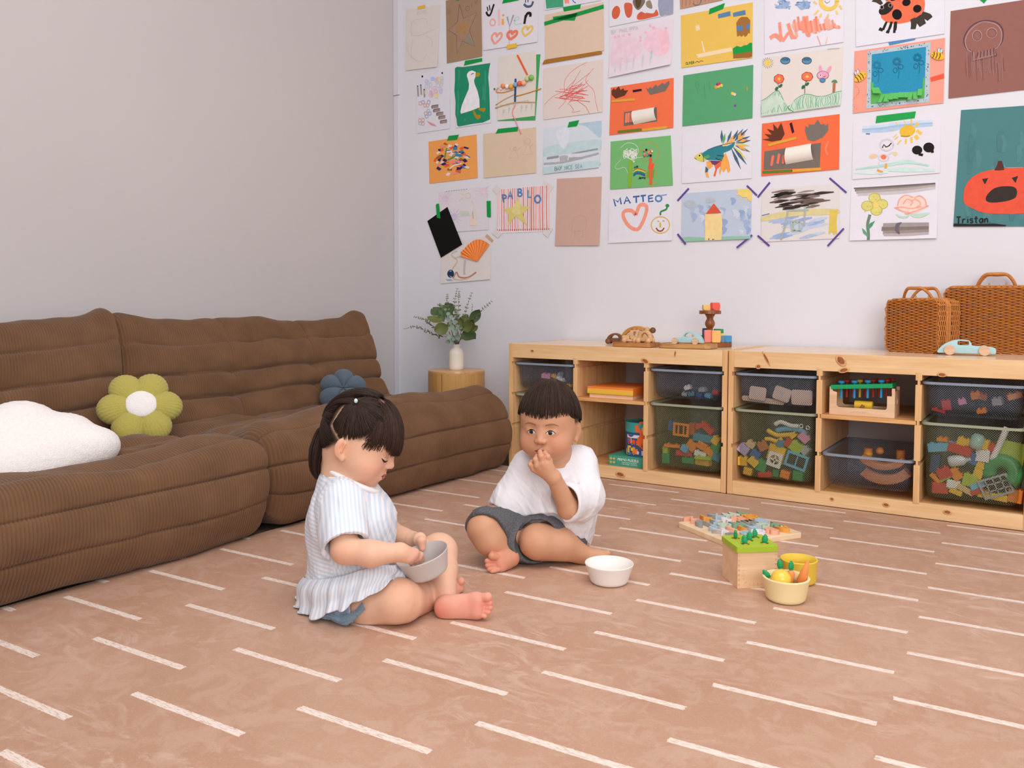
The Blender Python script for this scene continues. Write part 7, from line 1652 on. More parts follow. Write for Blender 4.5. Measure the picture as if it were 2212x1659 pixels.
q3(430, 392, 'pink', 95, 48, 0.05, 'dusty pink block in the leftmost shallow bin', yy=-0.425)
q3(505, 395, 'yellow', 48, 30, 0.4, 'small cream yellow block beside the pink one', yy=-0.425)
q3(560, 420, 'white', 80, 24, 0.5, 'white stick in the leftmost shallow bin', yy=-0.425); q3(545, 400, 'grey', 30, 90, 0.5, 'grey upright piece in the leftmost shallow bin', yy=-0.42); q3(640, 485, 'yellow', 70, 24, 0.1, 'yellow bar low in the leftmost shallow bin', yy=-0.42)
q3(640, 990, 'green', 70, 110, 0.0, 'green box in the deep bin behind the boy', yy=-0.43)
for x, y, c in ((1730, 500, 'white'), (1865, 520, 'grey'), (1840, 570, 'blue'), (1920, 575, 'sky'), (1990, 545, 'red'), (1760, 560, 'teal'), (1700, 560, 'grey')): q3(x, y, c, 60, 34, rb_.uniform(-.5, .5), 'dim %s toy figure in the shallow bin beside the puzzles' % c, yy=-0.41, cat='toy figure') if (x, c) != (1700, 'grey') else q3(x, y, c, 50, 30, 0.2, 'leftmost dim grey toy in the shallow bin beside the puzzles', yy=-0.41, cat='toy figure')
# flat wooden cards
m_card = mat('pale_wood_card', (216, 190, 170), 0.6, var=0.05, vscale=40)
def card(x, y, w, h, ang, label, yy, mark=None):
    r = empty('wooden_card', hit(*R4(x, y), 1, yy), 0, label, 'card'); r.rotation_euler = (0, ang, 0)
    bm = bmesh.new(); add_prism(bm, rrect(w * k_, h * k_, 0.008, 4), 0.005, Matrix(((1, 0, 0, 0), (0, 0, -1, 0), (0, 1, 0, 0), (0, 0, 0, 1))), 0.001); link('board', bm_mesh('board', bm), m_card, r)
    if mark: letter(mark[0], 0.024, mat('card_print_' + mark[0], mark[1], 0.6), r, (0, -0.0055, -0.008))
card(262, 440, 130, 105, 0.1, 'pale wooden card with a curled mark, left in the card bin', -0.432, ('U', (196, 200, 180)))
card(440, 445, 130, 105, 0.3, 'pale wooden card with a blue tick, right in the card bin', -0.432, ('V', (150, 180, 206)))
card(585, 470, 155, 115, 0.0, 'pale wooden card with printed word at the right wall of its bin', -0.430)
card(300, 490, 330, 40, 0.06, 'long pale wooden card lying at the bottom of the card bin', -0.420)
for x, y, c, w, h in ((1640, 525, 'red', 60, 70), (1860, 455, 'orange', 60, 50), (1910, 465, 'brown', 50, 40), (2140, 460, 'orange', 90, 40), (1905, 570, 'orange', 60, 30), (1590, 565, 'red', 90, 20), (2020, 500, 'grey', 60, 50), (1760, 500, 'pink', 50, 40)):
    q(x, y, c, w, h, rb_.uniform(-.4, .4), 'dim %s toy %s in the upper rightmost bin' % (c, 'piece at the %s' % ('left' if x < 1700 else 'middle' if x < 2000 else 'right') + (' floor' if y > 560 else '')), yy=-0.40, cat='toy piece')
# curved wooden pieces in the low bin
m_cw = wood_mat('orange_beech', (206, 138, 84), (176, 104, 56), 'x', 2.0)
def arc_piece(x, y, R_, a0, a1, t, d, yy, label):
    bm = bmesh.new(); A = np.linspace(a0, a1, 20)
    add_prism(bm, [(R_ * math.cos(a), R_ * math.sin(a)) for a in A] + [((R_ - t) * math.cos(a), (R_ - t) * math.sin(a)) for a in A[::-1]], d, Matrix(((1, 0, 0, 0), (0, 0, -1, 0), (0, 1, 0, R_), (0, 0, 0, 1))), 0.0015)
    me = bm_mesh('curved_block', bm); smooth_by_angle(me); tag(link('curved_block', me, m_cw, None, hit(*R4(x, y), 1, yy)), label, 'wooden block')
arc_piece(1185, 985, 0.105, -2.35, -0.80, 0.020, 0.05, -0.37, 'upper curved wooden arc in the low grey bin'); arc_piece(1195, 1088, 0.115, -2.25, -0.75, 0.030, 0.05, -0.385, 'lower curved wooden arc in the low grey bin')
for x, y, lb_, nm in ((1070, 862, 'short wooden cylinder with a yellow stripe in the low bin', 'a'), (1310, 878, 'plain short wooden cylinder in the low bin', 'b')):
    c = hit(*R4(x, y), 1, -0.33); r = empty('wooden_cylinder', c, 0, lb_, 'wooden block'); bm = bmesh.new(); add_lathe(bm, [(0, -0.05), (0.0135, -0.05), (0.0145, -0.048), (0.0145, 0.008), (0.0130, 0.010), (0, 0.010)], 24); me = bm_mesh('body', bm); smooth_by_angle(me); link('body', me, m_cw, r)
    if nm == 'a': bm = bmesh.new(); add_lathe(bm, [(0.0147, -0.012), (0.0149, -0.011), (0.0149, -0.005), (0.0147, -0.004)], 24); link('yellow_stripe', bm_mesh('yellow_stripe', bm, True), m_py, r)
bm = bmesh.new(); add_sphere(bm, (0, 0, 0), 0.0135, 20); tag(link('wooden_ball', bm_mesh('wooden_ball', bm, True), m_cw, None, hit(*R4(1155, 862), 1, -0.33)), 'wooden ball between the two cylinders in the low bin', 'ball')
bm = bmesh.new(); add_box(bm, (0, 0, 0), (0.20, 0.10, 0.10)); o = link('wooden_block_stack', bm_mesh('wooden_block_stack', bm), m_cw, None, (1.40, -0.29, 0.0)); bpy.data.objects.remove(o)

# ================================================================ TOYS ON THE MAT
AL, AF, AR = np.array([0.972, -1.000]), np.array([1.172, -1.150]), np.array([1.320, -0.925])
ux = (AF - AR) / np.linalg.norm(AF - AR); uy = (AF - AL); uy -= ux * (uy @ ux); uy /= np.linalg.norm(uy)
AWd, AHt = np.linalg.norm(AF - AR), float((AF - AL) @ uy)
ac = (AL + AR) / 2; th = math.atan2(ux[1], ux[0])
ab = empty('alphabet_board', (ac[0], ac[1], 0), th, 'square birch alphabet tray lying on the mat, full of pastel letters', 'puzzle tray')
bm = bmesh.new(); add_prism(bm, rrect(AWd, AHt, 0.012, 5), 0.016, None, 0.002); link('board', bm_mesh('board', bm), wood_mat('birch_board', (232, 206, 170), (218, 186, 146), 'x', 1.5), ab)
pastel = [('orange', (226, 158, 70)), ('salmon', (238, 172, 142)), ('white', (226, 220, 226)), ('sky blue', (168, 190, 202)), ('grey', (150, 148, 146)), ('mint', (190, 204, 186)), ('sage', (138, 166, 138))]
ROWS = (('ABCDE', (0, 1, 2, 3, 4)), ('FGHIJK', (6, 5, 3, 0, 1, 2)), ('LMNOP', (3, 4, 6, 5, 3)), ('QRSTU', (0, 1, 2, 3, 4)), ('VWXYZ', (6, 5, 3, 0, 1)))
for rw, (chs, cs_) in enumerate(ROWS):
    n_ = len(chs)
    for i, ch in enumerate(chs):
        lx = -AWd / 2 + 0.026 + (i + .5) * (AWd - 0.036) / n_ - 0.006; ly = AHt / 2 - 0.030 - rw * (AHt - 0.052) / 4
        cu_me = text_mesh(ch, 0.056, 0.0065, True)
        cu_me.transform(Matrix.Translation((0, -0.020, 0.0065)))
        wp = ac + ux * lx + uy * ly; nm, rgb = pastel[cs_[i]]
        o = link('letter_block', cu_me, mat('pastel_' + nm.replace(' ', '_'), rgb, 0.6), None, (wp[0], wp[1], 0.0162), (0, 0, th))
        tag(o, '%s wooden letter %s on the alphabet tray' % (nm, ch), 'letter', 'letters of the alphabet tray')
# carrot box
cbx = np.array([1.303, -1.462]); cux = np.array([0.768, 0.640]); cux /= np.linalg.norm(cux); cth = math.atan2(cux[1], cux[0]); CS = 0.100
cuy = np.array([-cux[1], cux[0]]); cc_ = cbx + (cux + cuy) * CS / 2
cb = empty('carrot_box', (cc_[0], cc_[1], 0), cth, 'birch shape-sorter box with a lime green lid and five carrot holes', 'toy box')
bm = bmesh.new(); add_box(bm, (0, 0, 0.044), (CS, CS, 0.088), 0.001); link('box_body', bm_mesh('box_body', bm), wood_mat('birch_box', (228, 194, 156), (214, 176, 136), 'x', 1.2), cb)
for s in (-1, 1):
    for k in range(7):
        bm = bmesh.new(); add_box(bm, (s * (CS / 2 - 0.0036), -CS / 2 - 0.0001, 0.010 + k * 0.0118), (0.0044, 0.0004, 0.0052)); link('box_joint', bm_mesh('box_joint', bm), mat('joint_end_grain', (206, 166, 122), 0.6), cb)
bm = bmesh.new(); hp = [(-0.026, 0.024), (0.026, 0.026), (0.0, 0.002), (-0.022, -0.026), (0.028, -0.024)]
add_prism(bm, rrect(CS + 0.006, CS + 0.006, 0.006, 4), 0.014, Matrix.Translation((0, 0, 0.0885)), 0.002, [[(x + 0.0105 * math.cos(t), y + 0.0105 * math.sin(t)) for t in np.linspace(0, 2 * PI, 18, endpoint=False)] for x, y in hp])
link('green_lid', bm_mesh('green_lid', bm), mat('lime_lid_paint', (160, 184, 48), 0.5), cb)
m_bt = mat('burnt_lettering', (220, 168, 112), 0.6)
for ch, x, z, ry in (('L', -0.0345, 0.040, 1.57), ('O', -0.0345, 0.0305, 1.57), ('V', -0.0340, 0.0215, 1.45), ('E', -0.0290, 0.0120, 0.8), ('V', -0.0185, 0.0065, 0.15), ('E', -0.0085, 0.0060, 0), ('R', 0.0015, 0.0060, 0), ('Y', 0.0115, 0.0060, 0)):
    me = text_mesh(ch, 0.0098, 0.0001); me.transform(Matrix.Translation((0, -0.0035, 0)))
    link('lettering', me, m_bt, cb, (x, -CS / 2 - 0.0002, z + 0.0035), (Matrix.Rotation(ry, 3, 'Y') @ Matrix.Rotation(PI / 2, 3, 'X')).to_euler())
m_car, m_top = mat('carrot_orange', (232, 142, 76), 0.5), mat('carrot_leaf_green', (26, 150, 92), 0.45)
def carrot_leaf_me():
    bm = bmesh.new(); rings = []
    for i in range(13):
        t = i / 12; w = 0.0074 * math.sin(PI * (0.12 + 0.86 * t)) ** 0.7 * (1 + 0.22 * math.sin(t * 44)); rings.append([bm.verts.new((w * math.cos(a), 0.62 * w * math.sin(a), 0.024 * t)) for a in np.linspace(0, 2 * PI, 10, endpoint=False)])
    for A, B in zip(rings, rings[1:]):
        for k in range(10): bm.faces.new((A[k], A[(k + 1) % 10], B[(k + 1) % 10], B[k]))
    bm.faces.new(rings[0][::-1]); bm.faces.new(rings[-1]); return bm_mesh('leaf_top', bm, True)
CL_ = carrot_leaf_me()
def carrot(loc, rot, label, L_=0.055, r=0.0098, group=None):
    t = empty('toy_carrot', loc, 0, label, 'toy carrot', group); t.rotation_euler = rot
    bm = bmesh.new(); add_lathe(bm, [(0, -L_), (0.0030, -L_ + 0.001), (r * 0.75, -L_ * 0.45), (r, -0.006), (r * 0.8, 0.0), (r * 0.35, 0.003), (0, 0.0034)], 20); link('root', bm_mesh('root', bm, True), m_car, t)
    l = link('leaf_top', CL_.copy(), m_top, t, (0, 0, 0.001)); return t
names = ['back left', 'back right', 'middle', 'front left', 'front right']
for (x, y), nm in zip(hp, names):
    w = cc_ + cux * x + cuy * y; carrot((w[0], w[1], 0.0995), (rnd.uniform(-.15, .15), rnd.uniform(-.15, .15), rnd.uniform(0, 3)), 'toy carrot in the %s hole of the lime lid' % nm, 0.05, 0.0092)
# bowls and their vegetables
def bowl(name, loc, R_, rb, h, t, m, label, rot=None, round_=0.012):
    prof = [(0, 0), (rb - round_, 0)] + [(rb - round_ + round_ * math.sin(a), round_ * (1 - math.cos(a))) for a in np.linspace(0.2, PI / 2 - 0.1, 5)] + [(R_ - 0.001, h - 0.004), (R_, h - 0.0015), (R_ - t * 0.4, h), (R_ - t + 0.0005, h - 0.001), (rb - t - 0.001, round_ + 0.002)] + [(rb - t - round_ + round_ * math.sin(a), t + round_ * (1 - math.cos(a))) for a in np.linspace(PI / 2 - 0.2, 0.1, 4)] + [(0, t)]
    bm = bmesh.new(); add_lathe(bm, prof, 64); o = link(name, bm_mesh(name, bm, True), m, None, loc, rot)
    return tag(o, label, 'bowl')
m_cream = mat('cream_silicone', (234, 214, 162), 0.6)
BB = np.array([1.421, -1.474])
bowl('cream_bowl', (*BB, 0), 0.0535, 0.0455, 0.056, 0.0065, m_cream, 'thick cream bowl of toy vegetables, right of the carrot box')
bowl('yellow_bowl', (1.414, -1.330, 0), 0.0450, 0.0420, 0.060, 0.005, mat('mustard_silicone', (222, 188, 66), 0.6), 'empty mustard yellow bowl behind the cream one')
bm = bmesh.new(); add_sphere(bm, (0, 0, 0), 0.0228, 32); tag(link('toy_ball', bm_mesh('toy_ball', bm, True), mat('ball_yellow_gloss', (240, 194, 70), 0.2, spec=0.6), None, (BB[0] - 0.006, BB[1] - 0.020, 0.0525)), 'glossy yellow ball in the cream bowl', 'ball')
vr = lambda a, b, c: (a, b, c)
carrot((BB[0] + 0.030, BB[1] + 0.018, 0.040), (PI + 0.12, 0.28, 0), 'upside-down toy carrot standing point up in the cream bowl', 0.060, 0.0118)
carrot((BB[0] - 0.034, BB[1] - 0.012, 0.047), (0.2, -0.65, 0), 'toy carrot lying at the left rim of the cream bowl', 0.034, 0.0090)
carrot((BB[0] - 0.018, BB[1] + 0.022, 0.062), (-0.05, -0.15, 0.4), 'left of two toy carrots upright behind the yellow ball', 0.046, 0.0090)
carrot((BB[0] + 0.004, BB[1] + 0.028, 0.060), (-0.1, 0.1, 1.0), 'right of two toy carrots upright behind the yellow ball', 0.046, 0.0090)
m_wbowl = mat('white_silicone', (232, 226, 220), 0.5)
bowl('white_bowl', (1.023, -1.590, 0), 0.0600, 0.0475, 0.050, 0.0022, m_wbowl, "empty white bowl standing on the mat at the boy's foot")
# ================================================================ THE TWO CHILDREN
RV = np.array([math.cos(YAW), math.sin(YAW), 0.0]); AV = np.array([-math.sin(YAW), math.cos(YAW), 0.0]); ZV = np.array([0, 0, 1.0])
def P3(a): return np.array(at_depth(a[0], a[1], a[2]))
def unit(v): v = np.array(v, float); return v / np.linalg.norm(v)
m_skin = vcol_mat('childs_skin', 0.5, 0.03, 40, 0.3, 0.05, 900, sss=0.12)
m_hair = vcol_mat('dark_brown_hair', 0.5, 0.18, 160, 0.22)
class Head:
    du = 0.0
    def __init__(s, c, fwd, up, k=1.0):
        s.c = np.array(c, float); s.F = unit(fwd); s.U = unit(np.array(up, float) - s.F * (s.F @ np.array(up, float))); s.L = np.cross(s.U, s.F); s.k = k
        s.M = np.array([s.F, s.L, s.U])
    def w(s, f, l, u): return s.c + s.k * (f * s.F + l * s.L + u * s.U)
    def loc(s, V): return ((V - s.c) @ s.M.T) / s.k
    def build(s, S, mouth_open=0.0):
        k = s.k
        def ell(c, r, kk, op='add', M=None): S.ell(s.w(*c), [v * k for v in r], s.M if M is None else M, kk * k, op)
        def con(a, b, ra, rb, kk, op='add'): S.cone(s.w(*a), s.w(*b), ra * k, rb * k, kk * k, op)
        ell((-.002, 0, .010), (.086, .072, .088), .02)
        ell((.022, 0, -.040), (.053, .0595, .056), .03)
        ell((.040, 0, .022), (.044, .056, .046), .02)
        ell((.046, 0, -.076), (.022, .026, .016), .022)
        for g in (1, -1):
            ell((.043, g * .034, -.048), (.028, .026, .027), .02)
            ell((.093, g * .027, -.011 + s.du), (.012, .017, .007), .012, 'sub')
            ell((.0655, g * .0265, -.0195 + s.du), (.0135, .0145, .0115), .005)
        con((.0765, 0, -.012), (.0870, 0, -.034), .0060, .0082, .012)
        for g in (1, -1):
            ell((.0835, g * .0085, -.0365), (.0072, .0062, .0058), .004)
            ell((.0900, g * .0050, -.0425), (.0030, .0026, .0022), .0015, 'sub')
        ell((.066, 0, -.0600), (.0155, .022, .0155), .012)
        con((.0835, 0, -.045), (.0815, 0, -.054), .0022, .0022, .006, 'sub')
        for g in (1, -1): con((.0795, 0, -.0565), (.0725, g * .0125, -.0600), .0042, .0018, .003)
        con((.0765, -.0075, -.0672), (.0765, .0075, -.0672), .0046, .0046, .004)
        ell((.088, 0, -.0620), (.012, .0125, .0010 + mouth_open), .001, 'sub')
        for g in (1, -1):
            e = np.array([s.F * .95 + s.L * g * -.30, s.L * g * .95 + s.F * .30, s.U])
            ell((-.012, g * .0712, -.022), (.0150, .0055, .0235), .004, M=e)
            ell((-.006, g * .0765, -.020), (.0088, .0050, .0150), .003, 'sub', M=e)
            ell((-.004, g * .0695, -.043), (.0070, .0048, .0075), .005)
            con((-.006, g * .0752, -.010), (-.008, g * .0748, -.030), .0022, .0022, .003)
def feature(H, bvh, name, m, parent, up_c, lo_c, off, n=16, rows=5, ray=None, z=0.2):
    """thin patch lying on the face between two curves of head-local (l, u) points"""
    A = catmull(up_c, 6); B = catmull(lo_c, 6)
    ta = np.linspace(0, 1, len(A)); tb = np.linspace(0, 1, len(B)); q = np.linspace(0, 1, n + 1)
    A = np.stack([np.interp(q, ta, [p[i] for p in A]) for i in (0, 1)], 1); B = np.stack([np.interp(q, tb, [p[i] for p in B]) for i in (0, 1)], 1)
    V, d = [], Vector(H.F)
    for j in range(rows + 1):
        for i in range(n + 1):
            p = A[i] * (1 - j / rows) + B[i] * (j / rows)
            if name in ('eye', 'iris', 'painted_glint', 'upper_lashes'): p = (p[0], p[1] + H.du)
            o = Vector(H.w(0.030, p[0], p[1]))
            h, nn, _, _ = bvh.ray_cast(o, d)
            if h is None: h = Vector(H.w(.07, p[0], p[1])); nn = d
            if nn.dot(d) < 0: nn = -nn
            edge = min(1.0, 3.0 * min(j / rows, 1 - j / rows, i / n, 1 - i / n) + 0.15)
            V.append(h + nn * off * edge)
    W = n + 1; Q = [(j * W + i, j * W + i + 1, (j + 1) * W + i + 1, (j + 1) * W + i) for j in range(rows) for i in range(n)]
    V = np.array([tuple(v) for v in V]); o3 = np.array(parent.location)
    me = mesh_np(name, V - o3, Q)
    nrm = vnormals(V, np.array(Q)).mean(0)
    if nrm @ np.array(d) < 0: me.flip_normals()
    return link(name, me, m, parent)
def strand_mesh(name, paths, r0, r1, cols, parent, m):
    """tapered four-sided locks, all of one head of hair in one mesh"""
    V, Q, Cc = [], [], []; b = 0
    for P, c in zip(paths, cols):
        n = len(P); T = np.gradient(P, axis=0); T /= np.linalg.norm(T, axis=1, keepdims=True) + 1e-9
        ref = np.array([0.31, 0.52, 0.79]); X = np.cross(T, ref); X /= np.linalg.norm(X, axis=1, keepdims=True) + 1e-9; Y = np.cross(T, X)
        t = np.linspace(0, 1, n); r = (r0 * (1 - t) + r1 * t) * np.clip(t * 6 + 0.3, 0, 1)
        for k in range(4):
            a = PI / 2 * k
            V.append(P + (math.cos(a) * X + math.sin(a) * Y) * r[:, None])
        for i in range(n - 1):
            for k in range(4): Q.append((b + k * n + i, b + k * n + i + 1, b + ((k + 1) % 4) * n + i + 1, b + ((k + 1) % 4) * n + i))
        Cc.append(np.tile(c, (4 * n, 1))); b += 4 * n
    V = np.concatenate(V) - np.array(parent.location)
    return link(name, mesh_np(name, V, Q, True, np.concatenate(Cc)), m, parent)
rh = np.random.RandomState(4)
def hair_cols(n, base=(48, 34, 27)):
    c = np.array(C3(base, 1.0)); return c[None, :] * (0.55 + 0.9 * rh.rand(n, 1)) * np.array([1.0, 0.97, 0.93])
def on_skull(H, p, off):
    """push head-local points out onto the hair ellipsoid"""
    c = np.array([-.002, 0, .010]); r = np.array([.086, .072, .088]) ; d = p - c
    g = np.sqrt(((d / r) ** 2).sum(-1, keepdims=True)); return c + d / g * (1 + off / 0.08)
def skin_cols(V, base, spots):
    """skin colour with warmer cheeks, toes, knees and fingertips: (centre, radius, rgb, weight)"""
    col = np.tile(np.array(C3(base, 1.0)), (len(V), 1))
    for c, r, rgb, w in spots:
        d = np.linalg.norm(V - np.array(c), axis=1); a = (w * np.exp(-(d / r) ** 2))[:, None]; col = col * (1 - a) + np.array(C3(rgb, 1.0)) * a
    return col
def cloth(V, Q, amp, sc, seed, dirs=((1, 0, 0), (0, 0, 1))):
    N = vnormals(V, Q); a, b = [np.array(unit(d)) for d in dirs]
    x, y = V @ a, V @ b; w = V @ np.cross(a, b)
    h = vnoise(x * sc + 7, y * sc * 0.35 + w * sc * .5, seed) * 0.6 + vnoise(x * sc * 2.1, y * sc * 0.8 + w * sc, seed + 1) * 0.35 + vnoise(x * sc * .6 + y * sc * .7, w * sc + y * sc * .3, seed + 2) * 0.5
    rd = 1 - 2 * np.abs(vnoise(x * sc * .8 + y * sc * .25 + 3, y * sc * .22 + w * sc * .3, seed + 4)); h = h + .55 * np.clip(rd, -.2, 1) ** 3
    return V + N * (amp * h)[:, None]
def foot_toes(S, toes, k=0.003):
    for base, tip, r in toes: S.cone(P3(base), P3(tip), r * .95, r, k)

# ---------------------------------------------------------------- the boy
boy = empty('person', (0.83, -1.46, 0), 0, 'toddler in a white shirt and grey shorts, sitting with fingers at the mouth', 'person')
BL = np.array(boy.location)
bf = unit(-AV * math.cos(0.30) - RV * math.sin(0.30) - ZV * 0.03)
HB = Head(P3((1187, 910, 2.262)), bf, ZV + RV * 0.02, 1.06)
S = SDF((0.52, -1.75, -0.004), (1.13, -1.22, 0.52), 0.00175)
HB.du = .0055; HB.build(S, 0.0012)
J = lambda *a: P3(a)
S.cone(HB.w(-.016, 0, -.05), J(1196, 995, 2.30), .040, .038, .02)
S.chain([J(1196, 990, 2.30), J(1196, 1060, 2.31), J(1192, 1150, 2.33)], [.052, .072, .078], .03)
S.cone(J(1150, 1005, 2.31), J(1243, 1000, 2.31), .034, .034, .02)
S.ell(J(1192, 1165, 2.34), (.085, .07, .055), np.array([RV, AV, ZV]), .02)
# image-right arm up to the mouth
S.chain([J(1246, 1005, 2.30), J(1256, 1095, 2.235), J(1228, 1098, 2.19), J(1198, 1035, 2.150)], [.032, .028, .0275, .0195], .012)
wr = J(1195, 1031, 2.149)
kn = [J(1184, 1000, 2.136), J(1172, 1001, 2.130), J(1161, 1006, 2.134), J(1153, 1013, 2.144)]
for q_, r_ in zip(kn, (.0105, .0108, .0102, .0092)): S.cone(wr, q_, .0165, r_, .008)
for ch, rs in (([kn[0], J(1183, 987, 2.132), J(1177, 978, 2.148)], (.0085, .0076, .0060)), ([kn[1], J(1169, 986, 2.126), J(1166.5, 976, 2.143)], (.0088, .0078, .0062)),
               ([kn[2], J(1157, 993, 2.132), J(1160, 985, 2.150)], (.0084, .0074, .0060)), ([kn[3], J(1146, 1004, 2.140), J(1149, 997, 2.156)], (.0078, .0068, .0056))): S.chain(ch, rs, .0022)
S.chain([J(1190, 1012, 2.160), J(1186, 995, 2.172), J(1176, 982, 2.166)], [.0100, .0085, .0068], .004)
# image-left arm, resting down behind the thigh
S.chain([J(1146, 1008, 2.31), J(1112, 1075, 2.31), J(1098, 1120, 2.32)], [.032, .027, .020], .012)
S.ell(J(1094, 1140, 2.33), (.022, .018, .026), np.array([RV, AV, ZV]), .01)
for dx in (-16, -6, 4, 14): S.cone(J(1094 + dx * .6, 1150, 2.325), J(1092 + dx, 1168, 2.33), .0085, .0065, .003)
S.cone(J(1104, 1142, 2.31), J(1116, 1158, 2.30), .009, .007, .004)
# image-left leg: knee up at the side, foot turned so that the sole shows
S.chain([J(1135, 1158, 2.30), J(1045, 1143, 2.195), J(1058, 1168, 2.190), J(1092, 1199, 2.200)], [.056, .0400, .0355, .0245], .018)
S.chain([J(1104, 1206, 2.190), J(1088, 1212, 2.180), J(1076, 1214, 2.172)], [.0225, .0225, .0215], .012)
S.cone(J(1080, 1206, 2.168), J(1082, 1226, 2.162), .013, .0125, .010)
foot_toes(S, [((1074, 1204, 2.160), (1063, 1201.5, 2.152), .0105), ((1068, 1213, 2.158), (1052, 1212, 2.152), .0068), ((1069, 1220.5, 2.156), (1052.5, 1221.5, 2.150), .0063), ((1071, 1227, 2.154), (1056.5, 1229.5, 2.149), .0060), ((1076, 1231, 2.150), (1063, 1235.5, 2.148), .0056)], .0015)
# image-right leg: knee towards the viewer, shin lying out to the side
S.chain([J(1226, 1172, 2.31), J(1162, 1170, 2.205), J(1212, 1175, 2.215), J(1266, 1202, 2.235)], [.060, .044, .0395, .0245], .018)
S.chain([J(1270, 1204, 2.235), J(1290, 1204, 2.230), J(1304, 1206, 2.222)], [.0235, .021, .016], .010)
foot_toes(S, [((1305, 1200 + i * 5, 2.222), (1313, 1202 + i * 5, 2.220), .0075 - i * .0005) for i in range(4)] + [((1303, 1196, 2.225), (1312, 1196, 2.222), .0095)])
S.half((0, 0, 0.0015), (0, 0, -1))
V, Q = S.mesh()
spots = [(HB.w(.065, g * .038, -.042), .030, (218, 142, 112), .45) for g in (1, -1)] + [(HB.w(.09, 0, -.036), .012, (224, 150, 122), .35), (J(1070, 1214, 2.16), .034, (222, 138, 116), .75), (J(1110, 1206, 2.18), .026, (218, 140, 116), .6), (J(1055, 1216, 2.16), .022, (224, 132, 112), .6), (J(1166, 985, 2.14), .022, (222, 148, 120), .4), (J(1146, 1160, 2.16), .04, (224, 158, 126), .4), (HB.w(-.01, -.08, -.025), .02, (222, 142, 116), .4)]
col = skin_cols(V, (208, 156, 122), spots)
L_ = HB.loc(V)                                                       # close-cropped hair shows darker on the scalp
def smooth01(x): return np.clip(x, 0, 1) ** 2 * (3 - 2 * np.clip(x, 0, 1))
hl = np.where(L_[:, 0] > .02, .036 - .25 * np.maximum(0, np.abs(L_[:, 1]) - .045), -.004 - 1.0 * np.maximum(0, -.01 - L_[:, 0]))
hm_ = smooth01((L_[:, 2] - hl) / .010) * (np.linalg.norm(L_, axis=1) < .13) * (np.abs(L_[:, 1]) < .0735)
hm_ = np.where((L_[:, 2] < -.06), 0, hm_)
col = col * (1 - .85 * hm_[:, None]) + np.array(C3((62, 42, 32), 1.0)) * .85 * hm_[:, None]
link('body', mesh_np('body', V - BL, Q, True, col), m_skin, boy)
bvh = BVHTree.FromPolygons([tuple(v) for v in V], [tuple(q) for q in Q])
m_sclera = mat('eye_white', (216, 206, 200), 0.25, spec=0.5, k=1.0); m_iris = mat('dark_iris', (26, 18, 15), 0.12, spec=0.7, k=1.0); m_lash = mat('lash_brown', (44, 30, 24), 0.6, k=1.0); m_brow = mat('eyebrow_brown', (158, 112, 84), 0.8, k=1.0)
m_lip = mat('lip_red', (188, 98, 90), 0.4, spec=0.4, k=1.0); m_mouth = mat('mouth_dark', (92, 32, 30), 0.5, k=1.0); m_glint = mat('painted_glint', (250, 250, 250), 0.1, k=1.0)
for g in (1, -1):
    x0 = g * .0238
    e = feature(HB, bvh, 'eye', m_sclera, boy, [(x0 - .0110, -.0208), (x0 - .005, -.0158), (x0, -.0146), (x0 + .005, -.0158), (x0 + .0110, -.0208)], [(x0 - .0110, -.0208), (x0 - .005, -.0240), (x0, -.0248), (x0 + .005, -.0240), (x0 + .0110, -.0208)], .0011)
    ix = x0 - .0006
    t = np.linspace(PI, 0, 9); r = .0056
    feature(HB, bvh, 'iris', m_iris, boy, [(ix + r * math.cos(a), min(-.0150, -.0196 + r * math.sin(a))) for a in t], [(ix + r * math.cos(a), max(-.0246, -.0196 - r * math.sin(a))) for a in t], .0021, 10, 5).parent = boy
    feature(HB, bvh, 'painted_glint', m_glint, boy, [(ix - .0022, -.0168), (ix - .0008, -.0164)], [(ix - .0022, -.0180), (ix - .0008, -.0178)], .0026, 3, 2)  # catchlight painted as a small white patch over the iris
    feature(HB, bvh, 'upper_lashes', m_lash, boy, [(x0 - .0125, -.0206), (x0 - .006, -.0148), (x0, -.0134), (x0 + .006, -.0148), (x0 + .0125, -.0206)], [(x0 - .0112, -.0212), (x0 - .005, -.0162), (x0, -.0149), (x0 + .005, -.0162), (x0 + .0112, -.0212)], .0023, 18, 3)
    feature(HB, bvh, 'eyebrow', m_brow, boy, [(x0 - g * .0115, .0060), (x0, .0092), (x0 + g * .010, .0086), (x0 + g * .019, .0028)], [(x0 - g * .0115, .0022), (x0, .0050), (x0 + g * .010, .0050), (x0 + g * .019, .0012)], .0007, 16, 3)
feature(HB, bvh, 'upper_lip', m_lip, boy, [(-.0155, -.0605), (-.006, -.0553), (0, -.0562), (.006, -.0553), (.0155, -.0605)], [(-.0155, -.0608), (-.006, -.0612), (0, -.0616), (.006, -.0612), (.0155, -.0608)], .0007, 16, 4)
feature(HB, bvh, 'lower_lip', m_lip, boy, [(-.0135, -.0625), (0, -.0632), (.0135, -.0625)], [(-.0125, -.0640), (-.005, -.0705), (.005, -.0705), (.0125, -.0640)], .0007, 16, 4)
feature(HB, bvh, 'mouth_line', m_mouth, boy, [(-.0160, -.0603), (-.006, -.0606), (0, -.0610), (.006, -.0606), (.0160, -.0603)], [(-.0150, -.0620), (0, -.0640), (.0150, -.0620)], .0012, 16, 3)
